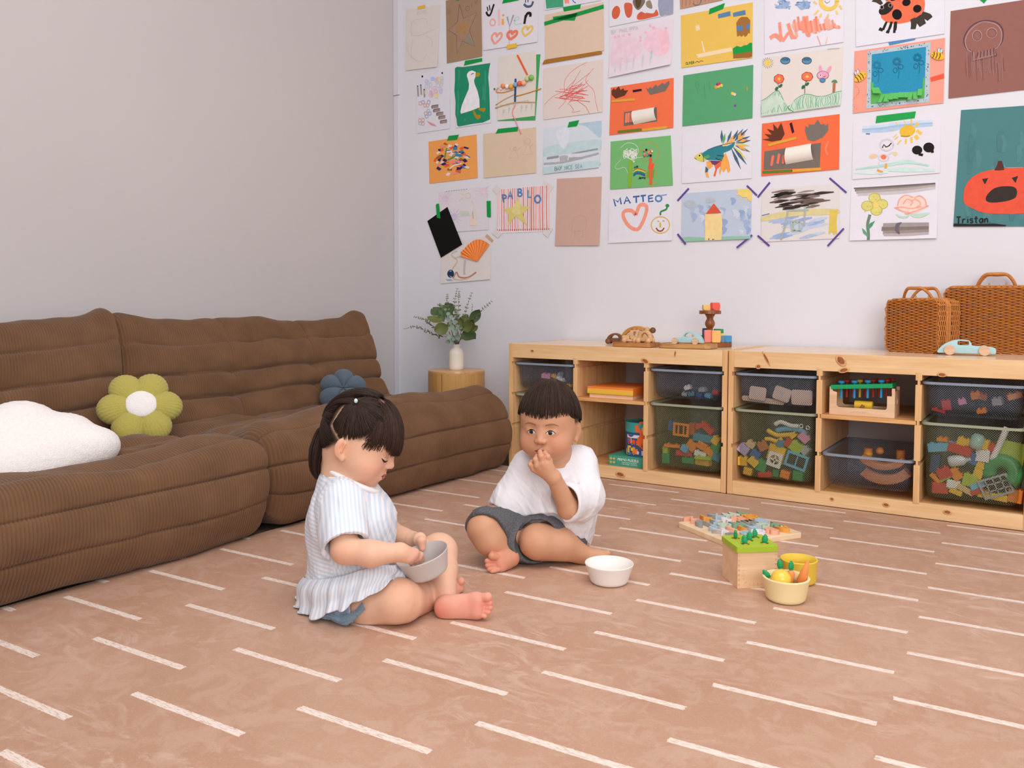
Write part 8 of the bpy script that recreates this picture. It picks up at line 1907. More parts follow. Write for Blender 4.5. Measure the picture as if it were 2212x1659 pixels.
# bowl cut: a cap of hair and fine locks over it
S = SDF(HB.c - .13, HB.c + .13, 0.0022)
S.ell(HB.w(-.003, 0, .015), [.0895 * 1.06, .0750 * 1.06, .0900 * 1.06], HB.M, 0)
S.half(HB.w(.075, 0, .030), HB.F * .30 - HB.U * .95, .004)
S.ell(HB.w(.040, 0, -.040), [.06, .15, .062], HB.M, .004, 'sub')
S.half(HB.w(0, 0, -.036), -HB.U, .006)
for g in (1, -1): S.ell(HB.w(-.006, g * .085, -.022), [.034, .034, .042], HB.M, .004, 'sub')
Vh, Qh = S.mesh()
hair = link('hair', mesh_np('hair', Vh - BL, Qh, True, np.tile(np.array(C3((46, 32, 25), 1.0)), (len(Vh), 1))), m_hair, boy)
paths = []
crown = np.array([-.030, -.008, .098])
for i in range(2300):
    phi = rh.uniform(-PI, PI); d0 = np.array([math.cos(phi), math.sin(phi), 0])
    f_, l_ = math.cos(phi), math.sin(phi)
    if f_ > .30: ue = .030 + .010 * abs(l_) + rh.uniform(-.012, .006)
    elif f_ > -.45: ue = .016 + .03 * max(-.5, f_) + rh.uniform(-.006, .006)
    else: ue = -.030 + rh.uniform(-.010, .008)
    end = np.array([.094 * f_, .079 * l_, ue])
    t = np.linspace(rh.uniform(0, .45) if rh.rand() < .8 else 0, 1, 10)[:, None]
    st = crown + np.array([rh.normal(0, .004), rh.normal(0, .004), 0])
    mid = np.array([.062 * f_ - .008, .054 * l_, .088])
    p = (1 - t) ** 2 * st + 2 * t * (1 - t) * mid * 1.15 + t * t * end
    p = on_skull(HB, p, .0042 + rh.uniform(0, .0040)); p[-2:] += d0 * .0012
    paths.append(HB.w(0, 0, 0) + HB.k * (p @ HB.M))
strand_mesh('hair_locks', paths, .0013, .00035, hair_cols(len(paths), (54, 37, 28)), boy, m_hair)['kind'] = 'stuff'

m_shirt = mat('white_slub_cotton', (224, 221, 224), 0.9, var=0.02, vscale=120, bump=0.25, bscale=350, spec=0.1, sheen=0.15, stretch=(1, 1, 5))
S = SDF((0.50, -1.78, 0.02), (1.15, -1.18, 0.38), 0.0021)
S.chain([J(1196, 1000, 2.31), J(1192, 1050, 2.31), J(1190, 1100, 2.31), J(1196, 1150, 2.33)], [.058, .086, .094, .096], .02)
S.ell(J(1205, 1110, 2.33), (.108, .095, .085), np.array([RV, AV, ZV]), .03)
S.ell(J(1236, 1148, 2.345), (.050, .070, .052), np.array([RV, AV, ZV]), .03)
S.cone(J(1140, 1008, 2.315), J(1250, 1000, 2.315), .043, .043, .025)
S.cone(J(1147, 1010, 2.31), J(1104, 1085, 2.295), .050, .052, .020)
S.cone(J(1104, 1085, 2.295), J(1096, 1104, 2.29), .051, .052, .01)
S.cone(J(1248, 1005, 2.31), J(1259, 1070, 2.255), .050, .052, .020)
S.cone(J(1259, 1070, 2.255), J(1224, 1084, 2.195), .050, .054, .020)
S.cone(J(1252, 1068, 2.25), J(1258, 1105, 2.235), .038, .024, .02)
cuffn = unit(P3((1208, 1090, 2.165)) - P3((1259, 1072, 2.255))); cuff = P3((1219, 1083, 2.180))
S2n = unit(P3((1084, 1128, 2.285)) - P3((1118, 1062, 2.30)))
# sleeve mouths: trimmed and hollowed
def trim(S, p, n, r, k=.003):
    """cut only the sleeve, not the rest of the shirt: remove a ball-limited half space"""
    q = p + n * (r * 1.0); S.cone(q, q + n * .03, r, r, k, 'sub')
for p_, n_, r_ in ((cuff, cuffn, .060), (P3((1094, 1104, 2.288)), S2n, .060)):
    sl, X, Y, Z_ = S._sub(p_ - .09, p_ + .09, 0)
    dpl = (X - p_[0]) * n_[0] + (Y - p_[1]) * n_[1] + (Z_ - p_[2]) * n_[2]
    rad = np.sqrt(np.maximum(0, (X - p_[0]) ** 2 + (Y - p_[1]) ** 2 + (Z_ - p_[2]) ** 2 - dpl ** 2))
    S._put(sl, np.maximum(-dpl, rad - .075) + 0 * X, .003, 'sub')
    S.cone(p_ - n_ * .05, p_ + n_ * .02, .034, .0475, .002, 'sub')
S.cone(HB.w(-.012, 0, -.075), HB.w(-.004, 0, -.02), .050, .072, .003, 'sub')
S.ell(J(1186, 985, 2.245), (.050, .035, .026), np.array([RV, AV, ZV]), .003, 'sub')
hb = unit(-ZV * .9 - AV * .45 - RV * .40)
S.half(J(1135, 1122, 2.22), hb, .004)
S.cone(J(1120, 1150, 2.24), J(1188, 1146, 2.20), .040, .045, .004, 'sub')
for a, b, r_ in (((1240, 1012, 2.238), (1250, 1062, 2.186), .0045), ((1146, 1040, 2.238), (1136, 1085, 2.232), .0045), ((1160, 1092, 2.205), (1215, 1106, 2.200), .0045)): S.cone(J(*a), J(*b), r_, r_ * .5, .012, 'sub')
S.half((0, 0, 0.012), (0, 0, -1))
V, Q = S.mesh(); V = cloth(V, Q, .0042, 26, 31, (RV, RV * .4 - ZV)); V = cloth(V, Q, .0016, 70, 35, (RV + ZV, RV * .4 - ZV))
link('shirt', mesh_np('shirt', V - BL, Q), m_shirt, boy)
m_cham = mat('grey_chambray', (96, 96, 99), 0.9, var=0.38, vscale=420, bump=0.3, bscale=700, spec=0.1, detail=1)
S = SDF((0.52, -1.75, 0.004), (1.12, -1.22, 0.24), 0.0021)
S.ell(J(1180, 1160, 2.31), (.098, .095, .064), np.array([RV, AV, ZV]), .02)
S.cone(J(1140, 1157, 2.30), J(1048, 1138, 2.20), .063, .053, .02)
S.cone(J(1220, 1162, 2.30), J(1166, 1160, 2.225), .066, .059, .02)
S.ell(J(1132, 1176, 2.235), (.066, .06, .046), np.array([RV, AV, ZV]), .03)
for p_, n_, r0, r1 in ((J(1047, 1144, 2.192), unit(J(1046, 1192, 2.12) - J(1074, 1116, 2.26)), .042, .050), (J(1164, 1162, 2.212), unit(J(1178, 1190, 2.10) - J(1196, 1130, 2.28)), .044, .056)):
    sl, X, Y, Z_ = S._sub(p_ - .09, p_ + .09, 0)
    dpl = (X - p_[0]) * n_[0] + (Y - p_[1]) * n_[1] + (Z_ - p_[2]) * n_[2]
    rad = np.sqrt(np.maximum(0, (X - p_[0]) ** 2 + (Y - p_[1]) ** 2 + (Z_ - p_[2]) ** 2 - dpl ** 2))
    S._put(sl, np.maximum(-dpl, rad - (.066 if r1 < .052 else .057)) + 0 * X, .003, 'sub'); S.cone(p_ - n_ * .055, p_ + n_ * .02, r0 - .003, r1 - .002, .002, 'sub')
S.half((0, 0, 0.006), (0, 0, -1))
V, Q = S.mesh(); V = cloth(V, Q, .0032, 36, 51, (RV, ZV))
link('shorts', mesh_np('shorts', V - BL, Q), m_cham, boy)

# ---------------------------------------------------------------- the girl
girl = empty('person', (0.66, -2.02, 0), 0, 'small child with a ponytail in a striped blouse, seated with a grey bowl', 'person')
GL = np.array(girl.location)
gf = unit(RV * .94 - AV * .16 - ZV * .342); gu = unit(ZV * .94 + RV * .342)
HG = Head(P3((779, 944, 1.895)), gf, gu, 1.0)
S = SDF((0.40, -2.32, -0.004), (1.06, -1.72, 0.56), 0.0017)
HG.build(S, 0.0008)
S.cone(HG.w(-.030, 0, -.055), J(748, 1040, 1.905), .040, .042, .02)
S.chain([J(748, 1040, 1.91), J(765, 1130, 1.91), J(752, 1250, 1.91)], [.055, .075, .085], .03)
S.cone(J(742, 1078, 1.845), J(768, 1078, 1.985), .034, .034, .02)
S.ell(J(752, 1272, 1.91), (.085, .095, .070), np.array([RV, AV, ZV]), .03)
# near arm, its hand reaching into the bowl
S.chain([J(738, 1085, 1.835), J(745, 1188, 1.775), J(802, 1196, 1.768), J(866, 1193, 1.775)], [.032, .0275, .0262, .0185], .014)
wr = J(864, 1193, 1.775)
kn = [J(896, 1194, 1.800), J(893, 1199, 1.790), J(888, 1203, 1.781), J(881, 1207, 1.775)]
for q_, r_ in zip(kn, (.0100, .0103, .0098, .0090)): S.cone(wr, q_, .0160, r_, .008)
for ch, rs in (([kn[0], J(908, 1199, 1.812), J(914, 1209, 1.826)], (.0080, .0070, .0058)), ([kn[1], J(904, 1206, 1.806), J(908, 1215, 1.822)], (.0083, .0072, .0058)), ([kn[2], J(896, 1209, 1.798), J(899, 1218, 1.815)], (.0080, .0068, .0056)), ([kn[3], J(887, 1212, 1.790), J(889, 1218, 1.806)], (.0074, .0062, .0052))): S.chain(ch, rs, .0024)
S.chain([J(872, 1198, 1.79), J(880, 1203, 1.812), J(890, 1210, 1.826)], [.010, .0080, .0064], .004)
# far arm, thumb over the rim
S.chain([J(776, 1082, 1.985), J(838, 1150, 2.0), J(892, 1166, 1.930)], [.034, .029, .0185], .014)
S.cone(J(894, 1166, 1.925), J(907, 1164, 1.900), .0165, .0150, .008)
S.chain([J(903, 1166, 1.895), J(911, 1168, 1.880), J(913, 1185, 1.876)], [.0110, .0095, .0070], .004)
for i, (x, y) in enumerate(((920, 1172), (924, 1182), (925, 1192), (922, 1202))): S.chain([J(908, 1164 + i * 4, 1.912), J(x, y, 1.918), J(x + 2, y + 12, 1.912)], [.009, .0078, .006], .003)
# near leg folded, knee towards the right, foot peeping out behind the far shin
S.chain([J(750, 1298, 1.88), J(800, 1304, 1.838), J(860, 1297, 1.806), J(872, 1298, 1.816), J(962, 1283, 1.995)], [.056, .0490, .0470, .0430, .0250], .010)
S.chain([J(964, 1278, 1.985), J(984, 1272, 2.010)], [.0235, .0190], .012)
foot_toes(S, [((986, 1260, 2.008), (995, 1256, 2.004), .0100), ((987, 1267, 2.008), (997, 1265, 2.006), .0068), ((986, 1272, 2.006), (995, 1272, 2.004), .0064)])
# far leg: knee up behind the bowl, sole turned to the viewer
S.chain([J(800, 1275, 1.97), J(948, 1192, 1.970), J(953, 1232, 1.938), J(962, 1290, 1.880)], [.064, .0420, .0370, .0255], .010)
S.ell(J(966, 1313, 1.846), (.0290, .020, .0285), np.array([RV, AV, ZV]), .010)
S.ell(J(998, 1311, 1.842), (.038, .018, .0290), np.array([RV, AV, ZV]), .012); S.ell(J(1027, 1310, 1.838), (.026, .0165, .0315), np.array([RV, AV, ZV]), .012)
S.cone(J(1032, 1297, 1.832), J(1032, 1322, 1.829), .0150, .0140, .010)
foot_toes(S, [((1038, 1292, 1.832), (1053, 1290, 1.826), .0106), ((1042, 1304, 1.830), (1058, 1303, 1.825), .0068), ((1042, 1312, 1.829), (1058.5, 1313, 1.824), .0066), ((1040, 1320, 1.828), (1055, 1322, 1.823), .0063), ((1034, 1326, 1.827), (1047, 1330.5, 1.823), .0060)], .0015)
S.half((0, 0, 0.0015), (0, 0, -1))
V, Q = S.mesh()
sk = (228, 182, 153)
spots = [(HG.w(.055, -.042, -.045), .032, (232, 160, 136), .55), (HG.w(.09, 0, -.036), .014, (232, 164, 140), .4), (HG.w(-.01, -.078, -.024), .018, (226, 150, 112), .6), (J(1015, 1310, 1.82), .060, (232, 152, 136), .8), (J(1056, 1308, 1.82), .026, (228, 134, 116), .7), (J(950, 1322, 1.83), .030, (226, 130, 112), .75), (J(885, 1280, 1.77), .045, (226, 160, 130), .45), (J(896, 1208, 1.79), .028, (230, 152, 140), .55), (J(913, 1182, 1.87), .02, (230, 150, 130), .5), (J(995, 1262, 2.0), .025, (230, 140, 120), .6), (J(738, 1200, 1.74), .03, (226, 150, 124), .35)]
col = skin_cols(V, sk, spots)
L_ = HG.loc(V)
hlg = np.where(L_[:, 0] > .0, .052 - 2.2 * np.maximum(0, .035 - L_[:, 0]) * 0.9, -.022 - .35 * np.maximum(0, -.01 - L_[:, 0]))
hlg = np.minimum(hlg, .055)
front = np.interp(L_[:, 0], [-.09, -.05, -.03, -.012, .0, .02, .045, .062], [-.058, -.050, -.030, .006, .004, .000, .020, .048])
hmg = smooth01((L_[:, 2] - front) / .016) * (np.linalg.norm(L_, axis=1) < .13)
def seg_d(p, a, b):
    a, b = np.array(a), np.array(b); t = np.clip(((p - a) @ (b - a)) / ((b - a) @ (b - a)), 0, 1); return np.linalg.norm(p - a - t[:, None] * (b - a), axis=1)
FU = L_[:, [0, 2]]
side = L_[:, 1] < 0.01
part_ = np.zeros(len(V))
for a, b, wd in (((-.046, .062), (-.053, .012), .0034), ((-.053, .012), (-.020, -.010), .0034), ((-.020, -.010), (.010, -.002), .003), ((.018, .099), (.062, .062), .0022), ((-.040, .095), (-.052, .075), .003)): part_ = np.maximum(part_, np.exp(-(seg_d(FU, a, b) / wd) ** 2) * side)
hmg = hmg * (1 - .62 * part_)
col = col * (1 - .93 * hmg[:, None]) + np.array(C3((52, 37, 30), 1.0)) * .93 * hmg[:, None]
link('body', mesh_np('body', V - GL, Q, True, col), m_skin, girl)
bvh = BVHTree.FromPolygons([tuple(v) for v in V], [tuple(q) for q in Q])
for g in (1, -1):
    x0 = g * .0265; ry = HG.F * .8 + HG.L * g * .6
    W_ = lambda pts: [(x0 + g * a, b) for a, b in pts]
    feature(HG, bvh, 'lowered_lashes', m_lash, girl, W_([(-.010, -.0225), (-.004, -.0228), (.004, -.0222), (.0115, -.0185), (.0150, -.0165)]), W_([(-.010, -.0242), (-.004, -.0266), (.004, -.0266), (.0112, -.0222), (.0150, -.0168)]), .0016, 16, 3)
    feature(HG, bvh, 'eyelid_crease', mat('eyelid_crease', (178, 122, 96), 0.6, k=1.0), girl, W_([(-.010, -.0172), (0, -.0150), (.010, -.0140)]), W_([(-.010, -.0178), (0, -.0158), (.010, -.0147)]), .0004, 14, 2)
    feature(HG, bvh, 'eyebrow', mat('eyebrow_light', (176, 122, 94), 0.8, k=1.0), girl, W_([(-.012, -.004), (0, .000), (.011, -.001)]), W_([(-.012, -.007), (0, -.0034), (.011, -.003)]), .0005, 14, 3)
feature(HG, bvh, 'upper_lip', m_lip, girl, [(-.0140, -.0600), (-.005, -.0553), (0, -.0560), (.005, -.0553), (.0140, -.0600)], [(-.0140, -.0604), (-.006, -.0610), (0, -.0612), (.006, -.0610), (.0140, -.0604)], .0007, 16, 4)
feature(HG, bvh, 'lower_lip', m_lip, girl, [(-.0130, -.0625), (0, -.0632), (.0130, -.0625)], [(-.0120, -.0640), (-.005, -.0705), (.005, -.0705), (.0120, -.0640)], .0007, 16, 4)
feature(HG, bvh, 'mouth_line', m_mouth, girl, [(-.0145, -.0601), (0, -.0608), (.0145, -.0601)], [(-.0140, -.0618), (0, -.0636), (.0140, -.0618)], .0011, 16, 3)
# hair: side section drawn up to a small tie, the rest drawn back into a ponytail, and a full fringe
def skull_path(a, b, off, n=10, bow=0.0):
    t = np.linspace(0, 1, n)[:, None]; p = np.array(a) * (1 - t) + np.array(b) * t
    return on_skull(HG, p, off + bow * np.sin(PI * t) )
paths = []; toW = lambda p: HG.c + p @ HG.M
T1, T2 = np.array([-.020, -.050, .076]), np.array([-.088, -.010, .020])
N_ = lambda s_: rh.normal(0, s_)
def region(pts, n, apex):
    """random points in a fan of head-local anchor points"""
    pts = np.array(pts, float); out = []
    ln = np.linalg.norm(np.diff(pts, axis=0), axis=1); ln = ln / ln.sum()
    for _ in range(n):
        k = rh.choice(len(ln), p=ln); e = pts[k] + (pts[k + 1] - pts[k]) * rh.rand(); r = 1 - .55 * rh.rand() ** 1.6; out.append(apex * (1 - r) + e * r)
    return out
for sgn in (-1, 1):
    mir = np.array([1, 1, 1]) if sgn < 0 else np.array([1, -1, 1])
    for q_ in region([(-.044, -.055, .060), (-.046, -.062, .030), (-.048, -.060, .014), (-.034, -.068, .002), (-.020, -.071, -.006), (.004, -.071, .002), (.022, -.070, .014), (.042, -.060, .034), (.060, -.042, .060), (.040, -.034, .084), (.016, -.024, .100), (-.012, -.030, .095)], 1400, T1): paths.append(toW(skull_path(q_ * mir, T1 * mir + [N_(.002), N_(.002), N_(.002)], .0030 + rh.uniform(0, .0030), 9, .0016)))
    for q_ in region([(-.054, -.046, .066), (-.054, -.050, .052), (-.056, -.054, .034), (-.058, -.056, .012), (-.045, -.062, .000), (-.030, -.068, -.012), (-.045, -.060, -.030), (-.064, -.040, -.052), (-.074, -.015, -.054), (-.078, .0, -.05)], 1000, T2): paths.append(toW(skull_path(q_ * mir, T2 + [N_(.002), N_(.004) + .006 * sgn * -1, N_(.004)], .0030 + rh.uniform(0, .0028), 9, .0012)))
    for _ in range(240): paths.append(toW(skull_path(T1 * mir + [N_(.003), N_(.003), N_(.003)], T2 + [N_(.002), N_(.005), N_(.006) + .008], .0035 + rh.uniform(0, .004), 10, .002)))
for q_ in region([(-.040, -.040, .084), (-.034, -.036, .090), (.014, -.024, .100), (.016, 0, .104), (.014, .024, .100), (-.034, .036, .090), (-.040, .040, .084)], 1100, T2): paths.append(toW(skull_path(q_, T2 + [N_(.002), N_(.005), N_(.006) + .006], .004 + rh.uniform(0, .005), 10, .003)))
strand_mesh('hair', paths, .0010, .0006, hair_cols(len(paths), (48, 33, 26)), girl, m_hair)['kind'] = 'stuff'
paths = []
for _ in range(900):                                                  # fringe
    l0 = rh.uniform(-1, 1); l0 = math.copysign(abs(l0) ** 1.25, l0); a0 = np.array([.016 + rh.uniform(-.004, .040), .046 * l0, .100]); le = l0 * .064 + N_(.002)
    fe = .012 + .088 * math.sqrt(max(.02, 1 - (le / .0785) ** 2))
    end = np.array([fe, le, -.004 + rh.uniform(-.006, .012) + .75 * max(0, abs(le) - .035)])
    mid = np.array([fe, le * .85, .074]); t = np.linspace(rh.uniform(0, .35), 1, 11)[:, None]
    p = (1 - t) ** 2 * a0 + 2 * t * (1 - t) * mid + t * t * end
    p = on_skull(HG, p, .0045 + rh.uniform(0, .004)); p[:, 0] += .006 * t[:, 0] ** 3; p[:, 2] -= .002 * t[:, 0] ** 2
    paths.append(toW(p))
for _ in range(420):                                                  # wisps over the temple
    l0 = -1 if rh.rand() < .6 else 1; a0 = np.array([.050 + N_(.010), l0 * .046, .070 + N_(.006)]); e_ = np.array([rh.uniform(.025, .080), l0 * rh.uniform(.050, .070), rh.uniform(-.008, .030)])
    paths.append(toW(skull_path(a0, e_, .0025 + rh.uniform(0, .002), 9, .002)))
strand_mesh('fringe', paths, .0011, .0004, hair_cols(len(paths), (58, 39, 30)), girl, m_hair)['kind'] = 'stuff'
paths = []
pt = [P3((706, 916, 1.905)), P3((694, 935, 1.905)), P3((683, 975, 1.90)), P3((680, 1010, 1.90)), P3((686, 1036, 1.90))]
pt = catmull(pt, 4)
for _ in range(420):
    a = rh.uniform(0, 2 * PI); rr = math.sqrt(rh.rand()); n = len(pt); e_ = rh.uniform(.80, 1.0)
    w = np.interp(np.linspace(0, 1, n), [0, .15, .5, .85, 1], [.006, .012, .0165, .011, .004])
    X_ = np.arange(n) * e_; c = np.stack([np.interp(X_, np.arange(n), [q_[k] for q_ in pt]) for k in range(3)], 1)
    paths.append(c + (RV * math.cos(a) * rr)[None] * w[:, None] + (AV * math.sin(a) * rr)[None] * w[:, None])
strand_mesh('ponytail', paths, .0013, .0006, hair_cols(len(paths), (50, 34, 27)), girl, m_hair)['kind'] = 'stuff'
m_tie = mat('pale_blue_elastic', (186, 214, 216), 0.5)
bm = bmesh.new(); add_sphere(bm, HG.w(-.022, -.056, .082) - GL, (.0042, .0042, .0052), 12); tag(link('hair_tie', bm_mesh('hair_tie', bm, True), m_tie, girl), 'small pale elastic on the side section')
bm = bmesh.new(); add_lathe(bm, [(.0075, -.004), (.0095, -.002), (.0095, .002), (.0075, .004)], 16, (0, 0, 0), Matrix.Translation(Vector(P3((703.5, 920, 1.905)) - GL)) @ Matrix.Rotation(.5, 4, 'Y')); tag(link('hair_tie', bm_mesh('hair_tie', bm, True), m_tie, girl), 'pale blue elastic round the ponytail')

def stripe_mat():
    m = bpy.data.materials.new('blue_striped_cotton'); m.use_nodes = True; nt = m.node_tree; b = nt.nodes['Principled BSDF']; b.inputs['Roughness'].default_value = 0.9; b.inputs['Specular IOR Level'].default_value = 0.1
    a = nt.nodes.new('ShaderNodeAttribute'); a.attribute_name = 'col'; sp = nt.nodes.new('ShaderNodeSeparateColor'); nt.links.new(a.outputs['Color'], sp.inputs[0])
    mu = nt.nodes.new('ShaderNodeMath'); mu.operation = 'MULTIPLY'; mu.inputs[1].default_value = 2 * PI / 0.0088; nt.links.new(sp.outputs[0], mu.inputs[0])
    si = nt.nodes.new('ShaderNodeMath'); si.operation = 'SINE'; nt.links.new(mu.outputs[0], si.inputs[0])
    r = nt.nodes.new('ShaderNodeValToRGB'); r.color_ramp.elements[0].position = .42; r.color_ramp.elements[1].position = .62
    r.color_ramp.elements[0].color = (*C3((224, 222, 226)), 1); r.color_ramp.elements[1].color = (*C3((198, 209, 222)), 1)
    mr = nt.nodes.new('ShaderNodeMapRange'); mr.inputs[1].default_value = -1; nt.links.new(si.outputs[0], mr.inputs[0]); nt.links.new(mr.outputs[0], r.inputs[0]); nt.links.new(r.outputs[0], b.inputs['Base Color'])
    n = nt.nodes.new('ShaderNodeTexNoise'); n.inputs['Scale'].default_value = 400; bp = nt.nodes.new('ShaderNodeBump'); bp.inputs['Strength'].default_value = .2; bp.inputs['Distance'].default_value = .002; nt.links.new(n.outputs[0], bp.inputs['Height']); nt.links.new(bp.outputs[0], b.inputs['Normal'])
    return m
m_str = stripe_mat(); AX = np.array([RV, AV, ZV])
S = SDF((0.38, -2.36, 0.03), (1.0, -1.68, 0.36), 0.0021)
S.chain([J(748, 1050, 1.91), J(760, 1120, 1.91), J(760, 1190, 1.91), J(756, 1250, 1.91)], [.062, .086, .092, .097], .02)
S.ell(J(764, 1130, 1.90), (.086, .088, .085), AX, .03)
S.ell(J(720, 1130, 1.91), (.054, .080, .090), AX, .03)
S.cone(J(742, 1080, 1.845), J(766, 1080, 1.985), .042, .042, .025)
S.cone(J(738, 1086, 1.84), J(743, 1150, 1.800), .046, .049, .022)
S.cone(J(743, 1150, 1.800), J(747, 1194, 1.770), .049, .051, .012)
S.cone(J(774, 1082, 1.985), J(832, 1140, 1.995), .044, .042, .022)
for p_, n_, rr_ in ((J(746, 1180, 1.780), unit(J(760, 1234, 1.745) - J(742, 1160, 1.800)), .054), (J(832, 1142, 1.995), unit(J(870, 1166, 1.98) - J(800, 1110, 2.0)), .050)):
    sl, X, Y, Z_ = S._sub(p_ - .11, p_ + .11, 0)
    dpl = (X - p_[0]) * n_[0] + (Y - p_[1]) * n_[1] + (Z_ - p_[2]) * n_[2]
    rad = np.sqrt(np.maximum(0, (X - p_[0]) ** 2 + (Y - p_[1]) ** 2 + (Z_ - p_[2]) ** 2 - dpl ** 2))
    rel_ = (X - J(756, 1180, 1.91)[0]) * AV[0] + (Y - J(756, 1180, 1.91)[1]) * AV[1] + 0 * Z_
    S._put(sl, np.maximum(np.maximum(-dpl, rad - rr_), (rel_ + .088) if rr_ > .052 else -rel_ + .05), .003, 'sub'); S.cone(p_ - n_ * .045, p_ + n_ * .02, .034, .0435, .002, 'sub')
S.cone(J(753, 1034, 1.905), J(764, 985, 1.90), .046, .068, .003, 'sub')
S.half(J(756, 1247, 1.91), -ZV, .004)
for a, b, r_ in (((778, 1128, 1.806), (806, 1200, 1.806), .005), ((815, 1080, 1.815), (835, 1160, 1.822), .004), ((700, 1120, 1.822), (712, 1190, 1.818), .004)): S.cone(J(*a), J(*b), r_, r_ * .4, .010, 'sub')
V, Q = S.mesh(); V = cloth(V, Q, .0034, 28, 61, (RV, ZV + RV * .2)); V = cloth(V, Q, .0013, 80, 65, (RV, ZV))
rel = V - J(752, 1120, 1.91); xr, yr, zr = rel @ RV, rel @ AV, rel @ ZV
near_sleeve = (np.linalg.norm((V - J(742, 1130, 1.80)) * np.array([1, 1, .55]), axis=1) < .058) & (yr < -.068)
s_ = np.where(xr < -.012, zr + .12 * xr, xr + .22 * zr + .5)
s_ = np.where(near_sleeve, xr * .95 + yr * .3 + .2, s_)
link('blouse', mesh_np('blouse', V - GL, Q, True, np.stack([s_ + 2, s_ * 0, s_ * 0], 1)), m_str, girl)
bm = bmesh.new(); nb = catmull([P3(a) for a in ((702, 1013, 1.905), (718, 1020, 1.862), (750, 1037, 1.846), (786, 1053, 1.850), (814, 1062, 1.885), (808, 1050, 1.940), (765, 1028, 1.965), (720, 1012, 1.95))], 8, True)
add_tube(bm, [Vector(p_ - GL) for p_ in nb + nb[:1]], .0058, 8, False); link('neckband', bm_mesh('neckband', bm, True), mat('white_rib_cotton', (240, 232, 232), 0.9), girl)
# gathered peplum
hem = [(642, 1322, 1.905), (658, 1331, 1.85), (690, 1333, 1.805), (725, 1320, 1.780), (755, 1309, 1.770), (785, 1294, 1.768), (810, 1279, 1.770), (846, 1256, 1.784), (885, 1253, 1.83), (892, 1247, 1.90), (872, 1240, 1.98), (820, 1250, 2.035), (740, 1275, 2.045), (670, 1292, 2.0), (645, 1312, 1.955)]
wst = [(659, 1248, 1.905), (678, 1251, 1.845), (708, 1249, 1.812), (740, 1243, 1.798), (772, 1233, 1.794), (798, 1225, 1.796), (822, 1221, 1.804), (848, 1222, 1.832), (860, 1220, 1.875), (856, 1215, 1.93), (838, 1214, 1.985), (800, 1218, 2.012), (740, 1228, 2.015), (690, 1238, 1.985), (664, 1245, 1.945)]
nv_ = 26; hemP = np.array(catmull([P3(a) for a in hem], 22, True)); wstP = np.array(catmull([P3(a) for a in wst], 22, True)); nt_ = len(hemP); Vp = []; Sp = []
cen = wstP.mean(0)
arc = np.concatenate([[0], np.cumsum(np.linalg.norm(np.diff(hemP, axis=0), axis=1))])
for j in range(nv_ + 1):
    v = j / nv_
    for i in range(nt_):
        p_ = wstP[i] * (1 - v) + hemP[i] * v; out = p_ - cen; out[2] = 0; out = out / np.linalg.norm(out)
        a_ = arc[i]; wav = math.sin(a_ / .0075 + 1.3 * math.sin(a_ / .031)) * (.5 + .5 * v) + .5 * math.sin(a_ / .0042 + 2) * (1 - v)
        p_ = p_ + out * (.014 * math.sin(PI * min(1, v * 1.4)) * (1 - v) + (.0016 + .0070 * v) * wav + .002) + ZV * (.004 * v * math.sin(a_ / .012 + 1))
        p_[2] = max(p_[2], .004); Vp.append(p_); Sp.append(a_)
Vp = np.array(Vp); Sp = np.array(Sp)
Qp = [(j * nt_ + i, j * nt_ + (i + 1) % nt_, (j + 1) * nt_ + (i + 1) % nt_, (j + 1) * nt_ + i) for j in range(nv_) for i in range(nt_)]
o = link('peplum', mesh_np('peplum', Vp - GL, Qp, True, np.stack([Sp, Sp * 0, Sp * 0], 1)), m_str, girl)
md = o.modifiers.new('thickness', 'SOLIDIFY'); md.thickness = .0014
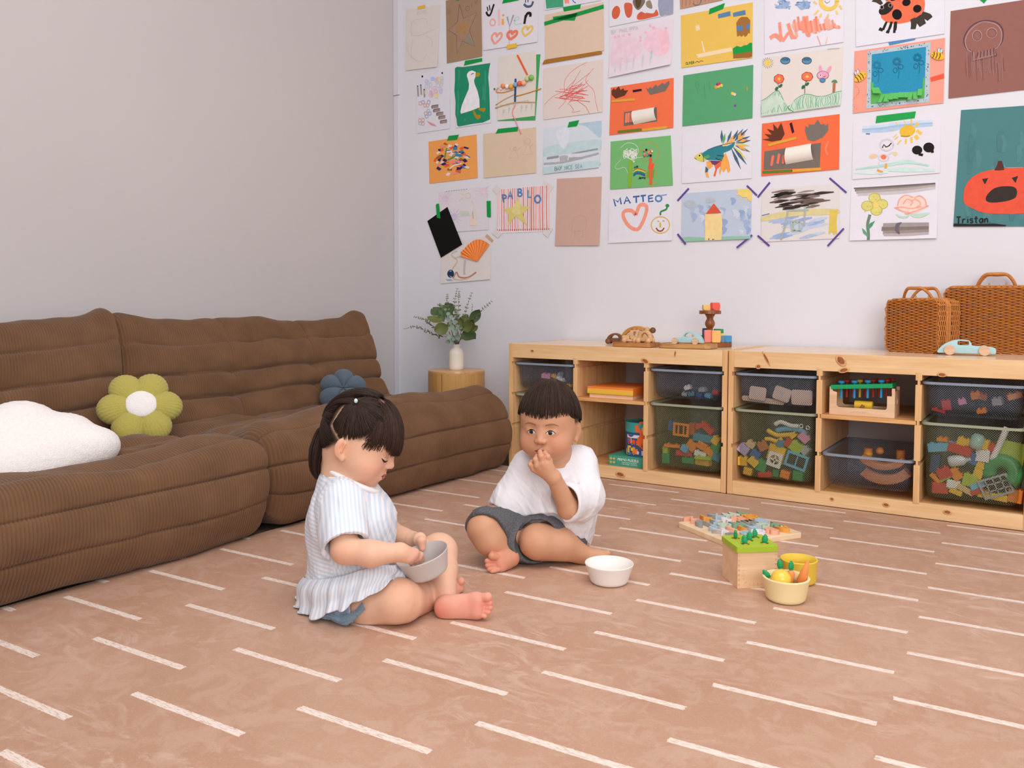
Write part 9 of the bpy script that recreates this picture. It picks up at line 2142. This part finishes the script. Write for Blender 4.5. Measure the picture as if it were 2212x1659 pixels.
# denim shorts showing under the hem
m_den = mat('light_blue_denim', (156, 177, 194), 0.9, var=0.14, vscale=260, bump=0.35, bscale=500, spec=0.1)
S = SDF((0.42, -2.32, 0.002), (0.95, -1.75, 0.20), 0.0021)
S.ell(J(748, 1285, 1.91), (.086, .094, .060), AX, .02)
S.cone(J(752, 1298, 1.88), J(806, 1303, 1.836), .064, .060, .02)
S.cone(J(790, 1278, 1.97), J(850, 1250, 1.955), .066, .056, .02)
for p_, n_, r0 in ((J(794, 1302, 1.846), unit(J(864, 1290, 1.812) - J(750, 1298, 1.88)), .059), (J(846, 1252, 1.955), unit(J(948, 1192, 1.945) - J(800, 1275, 1.97)), .052)):
    sl, X, Y, Z_ = S._sub(p_ - .09, p_ + .09, 0)
    dpl = (X - p_[0]) * n_[0] + (Y - p_[1]) * n_[1] + (Z_ - p_[2]) * n_[2]
    S._put(sl, -dpl + 0 * X, .002, 'sub'); S.cone(p_ - n_ * .03, p_ + n_ * .02, r0 - .004, r0 + .001, .002, 'sub')
S.half((0, 0, 0.004), (0, 0, -1))
V, Q = S.mesh(); V = cloth(V, Q, .003, 40, 71, (RV, ZV)); V[:, 2] = np.maximum(V[:, 2], .003)
link('shorts', mesh_np('shorts', V - GL, Q), m_den, girl)
bm = bmesh.new(); fl_ = [P3(a) for a in ((706, 1322, 1.80), (736, 1330, 1.79), (762, 1322, 1.785), (783, 1300, 1.782))]; fb = [P3(a) for a in ((704, 1334, 1.80), (742, 1350, 1.786), (760, 1343, 1.783), (790, 1316, 1.780))]
rows = [[bm.verts.new(p_ - GL) for p_ in catmull(fl_, 5)], [bm.verts.new((p_ + q_) / 2 - GL - AV * .006) for p_, q_ in zip(catmull(fl_, 5), catmull(fb, 5))], [bm.verts.new(np.maximum(p_, (-9, -9, .004)) - GL - AV * .002) for p_ in catmull(fb, 5)]]
for A_, B_ in zip(rows, rows[1:]):
    for k in range(len(A_) - 1): bm.faces.new((A_[k], A_[k + 1], B_[k + 1], B_[k]))
bmesh.ops.solidify(bm, geom=bm.faces[:], thickness=.003); link('shorts_cuff', bm_mesh('shorts_cuff', bm), m_den, girl)
# the grey bowl in her hands
bn = unit(ZV * .95 - RV * .285 - AV * .13); rc = J(911, 1195, 1.842)
gb = rc - bn * .050
q_ = Vector(bn).to_track_quat('Z', 'Y')
bowl('grey_bowl', gb, 0.0585, 0.0470, 0.050, 0.0022, mat('light_grey_silicone', (190, 182, 178), 0.5), 'light grey bowl held tilted on the lap of the child in stripes', q_.to_euler())
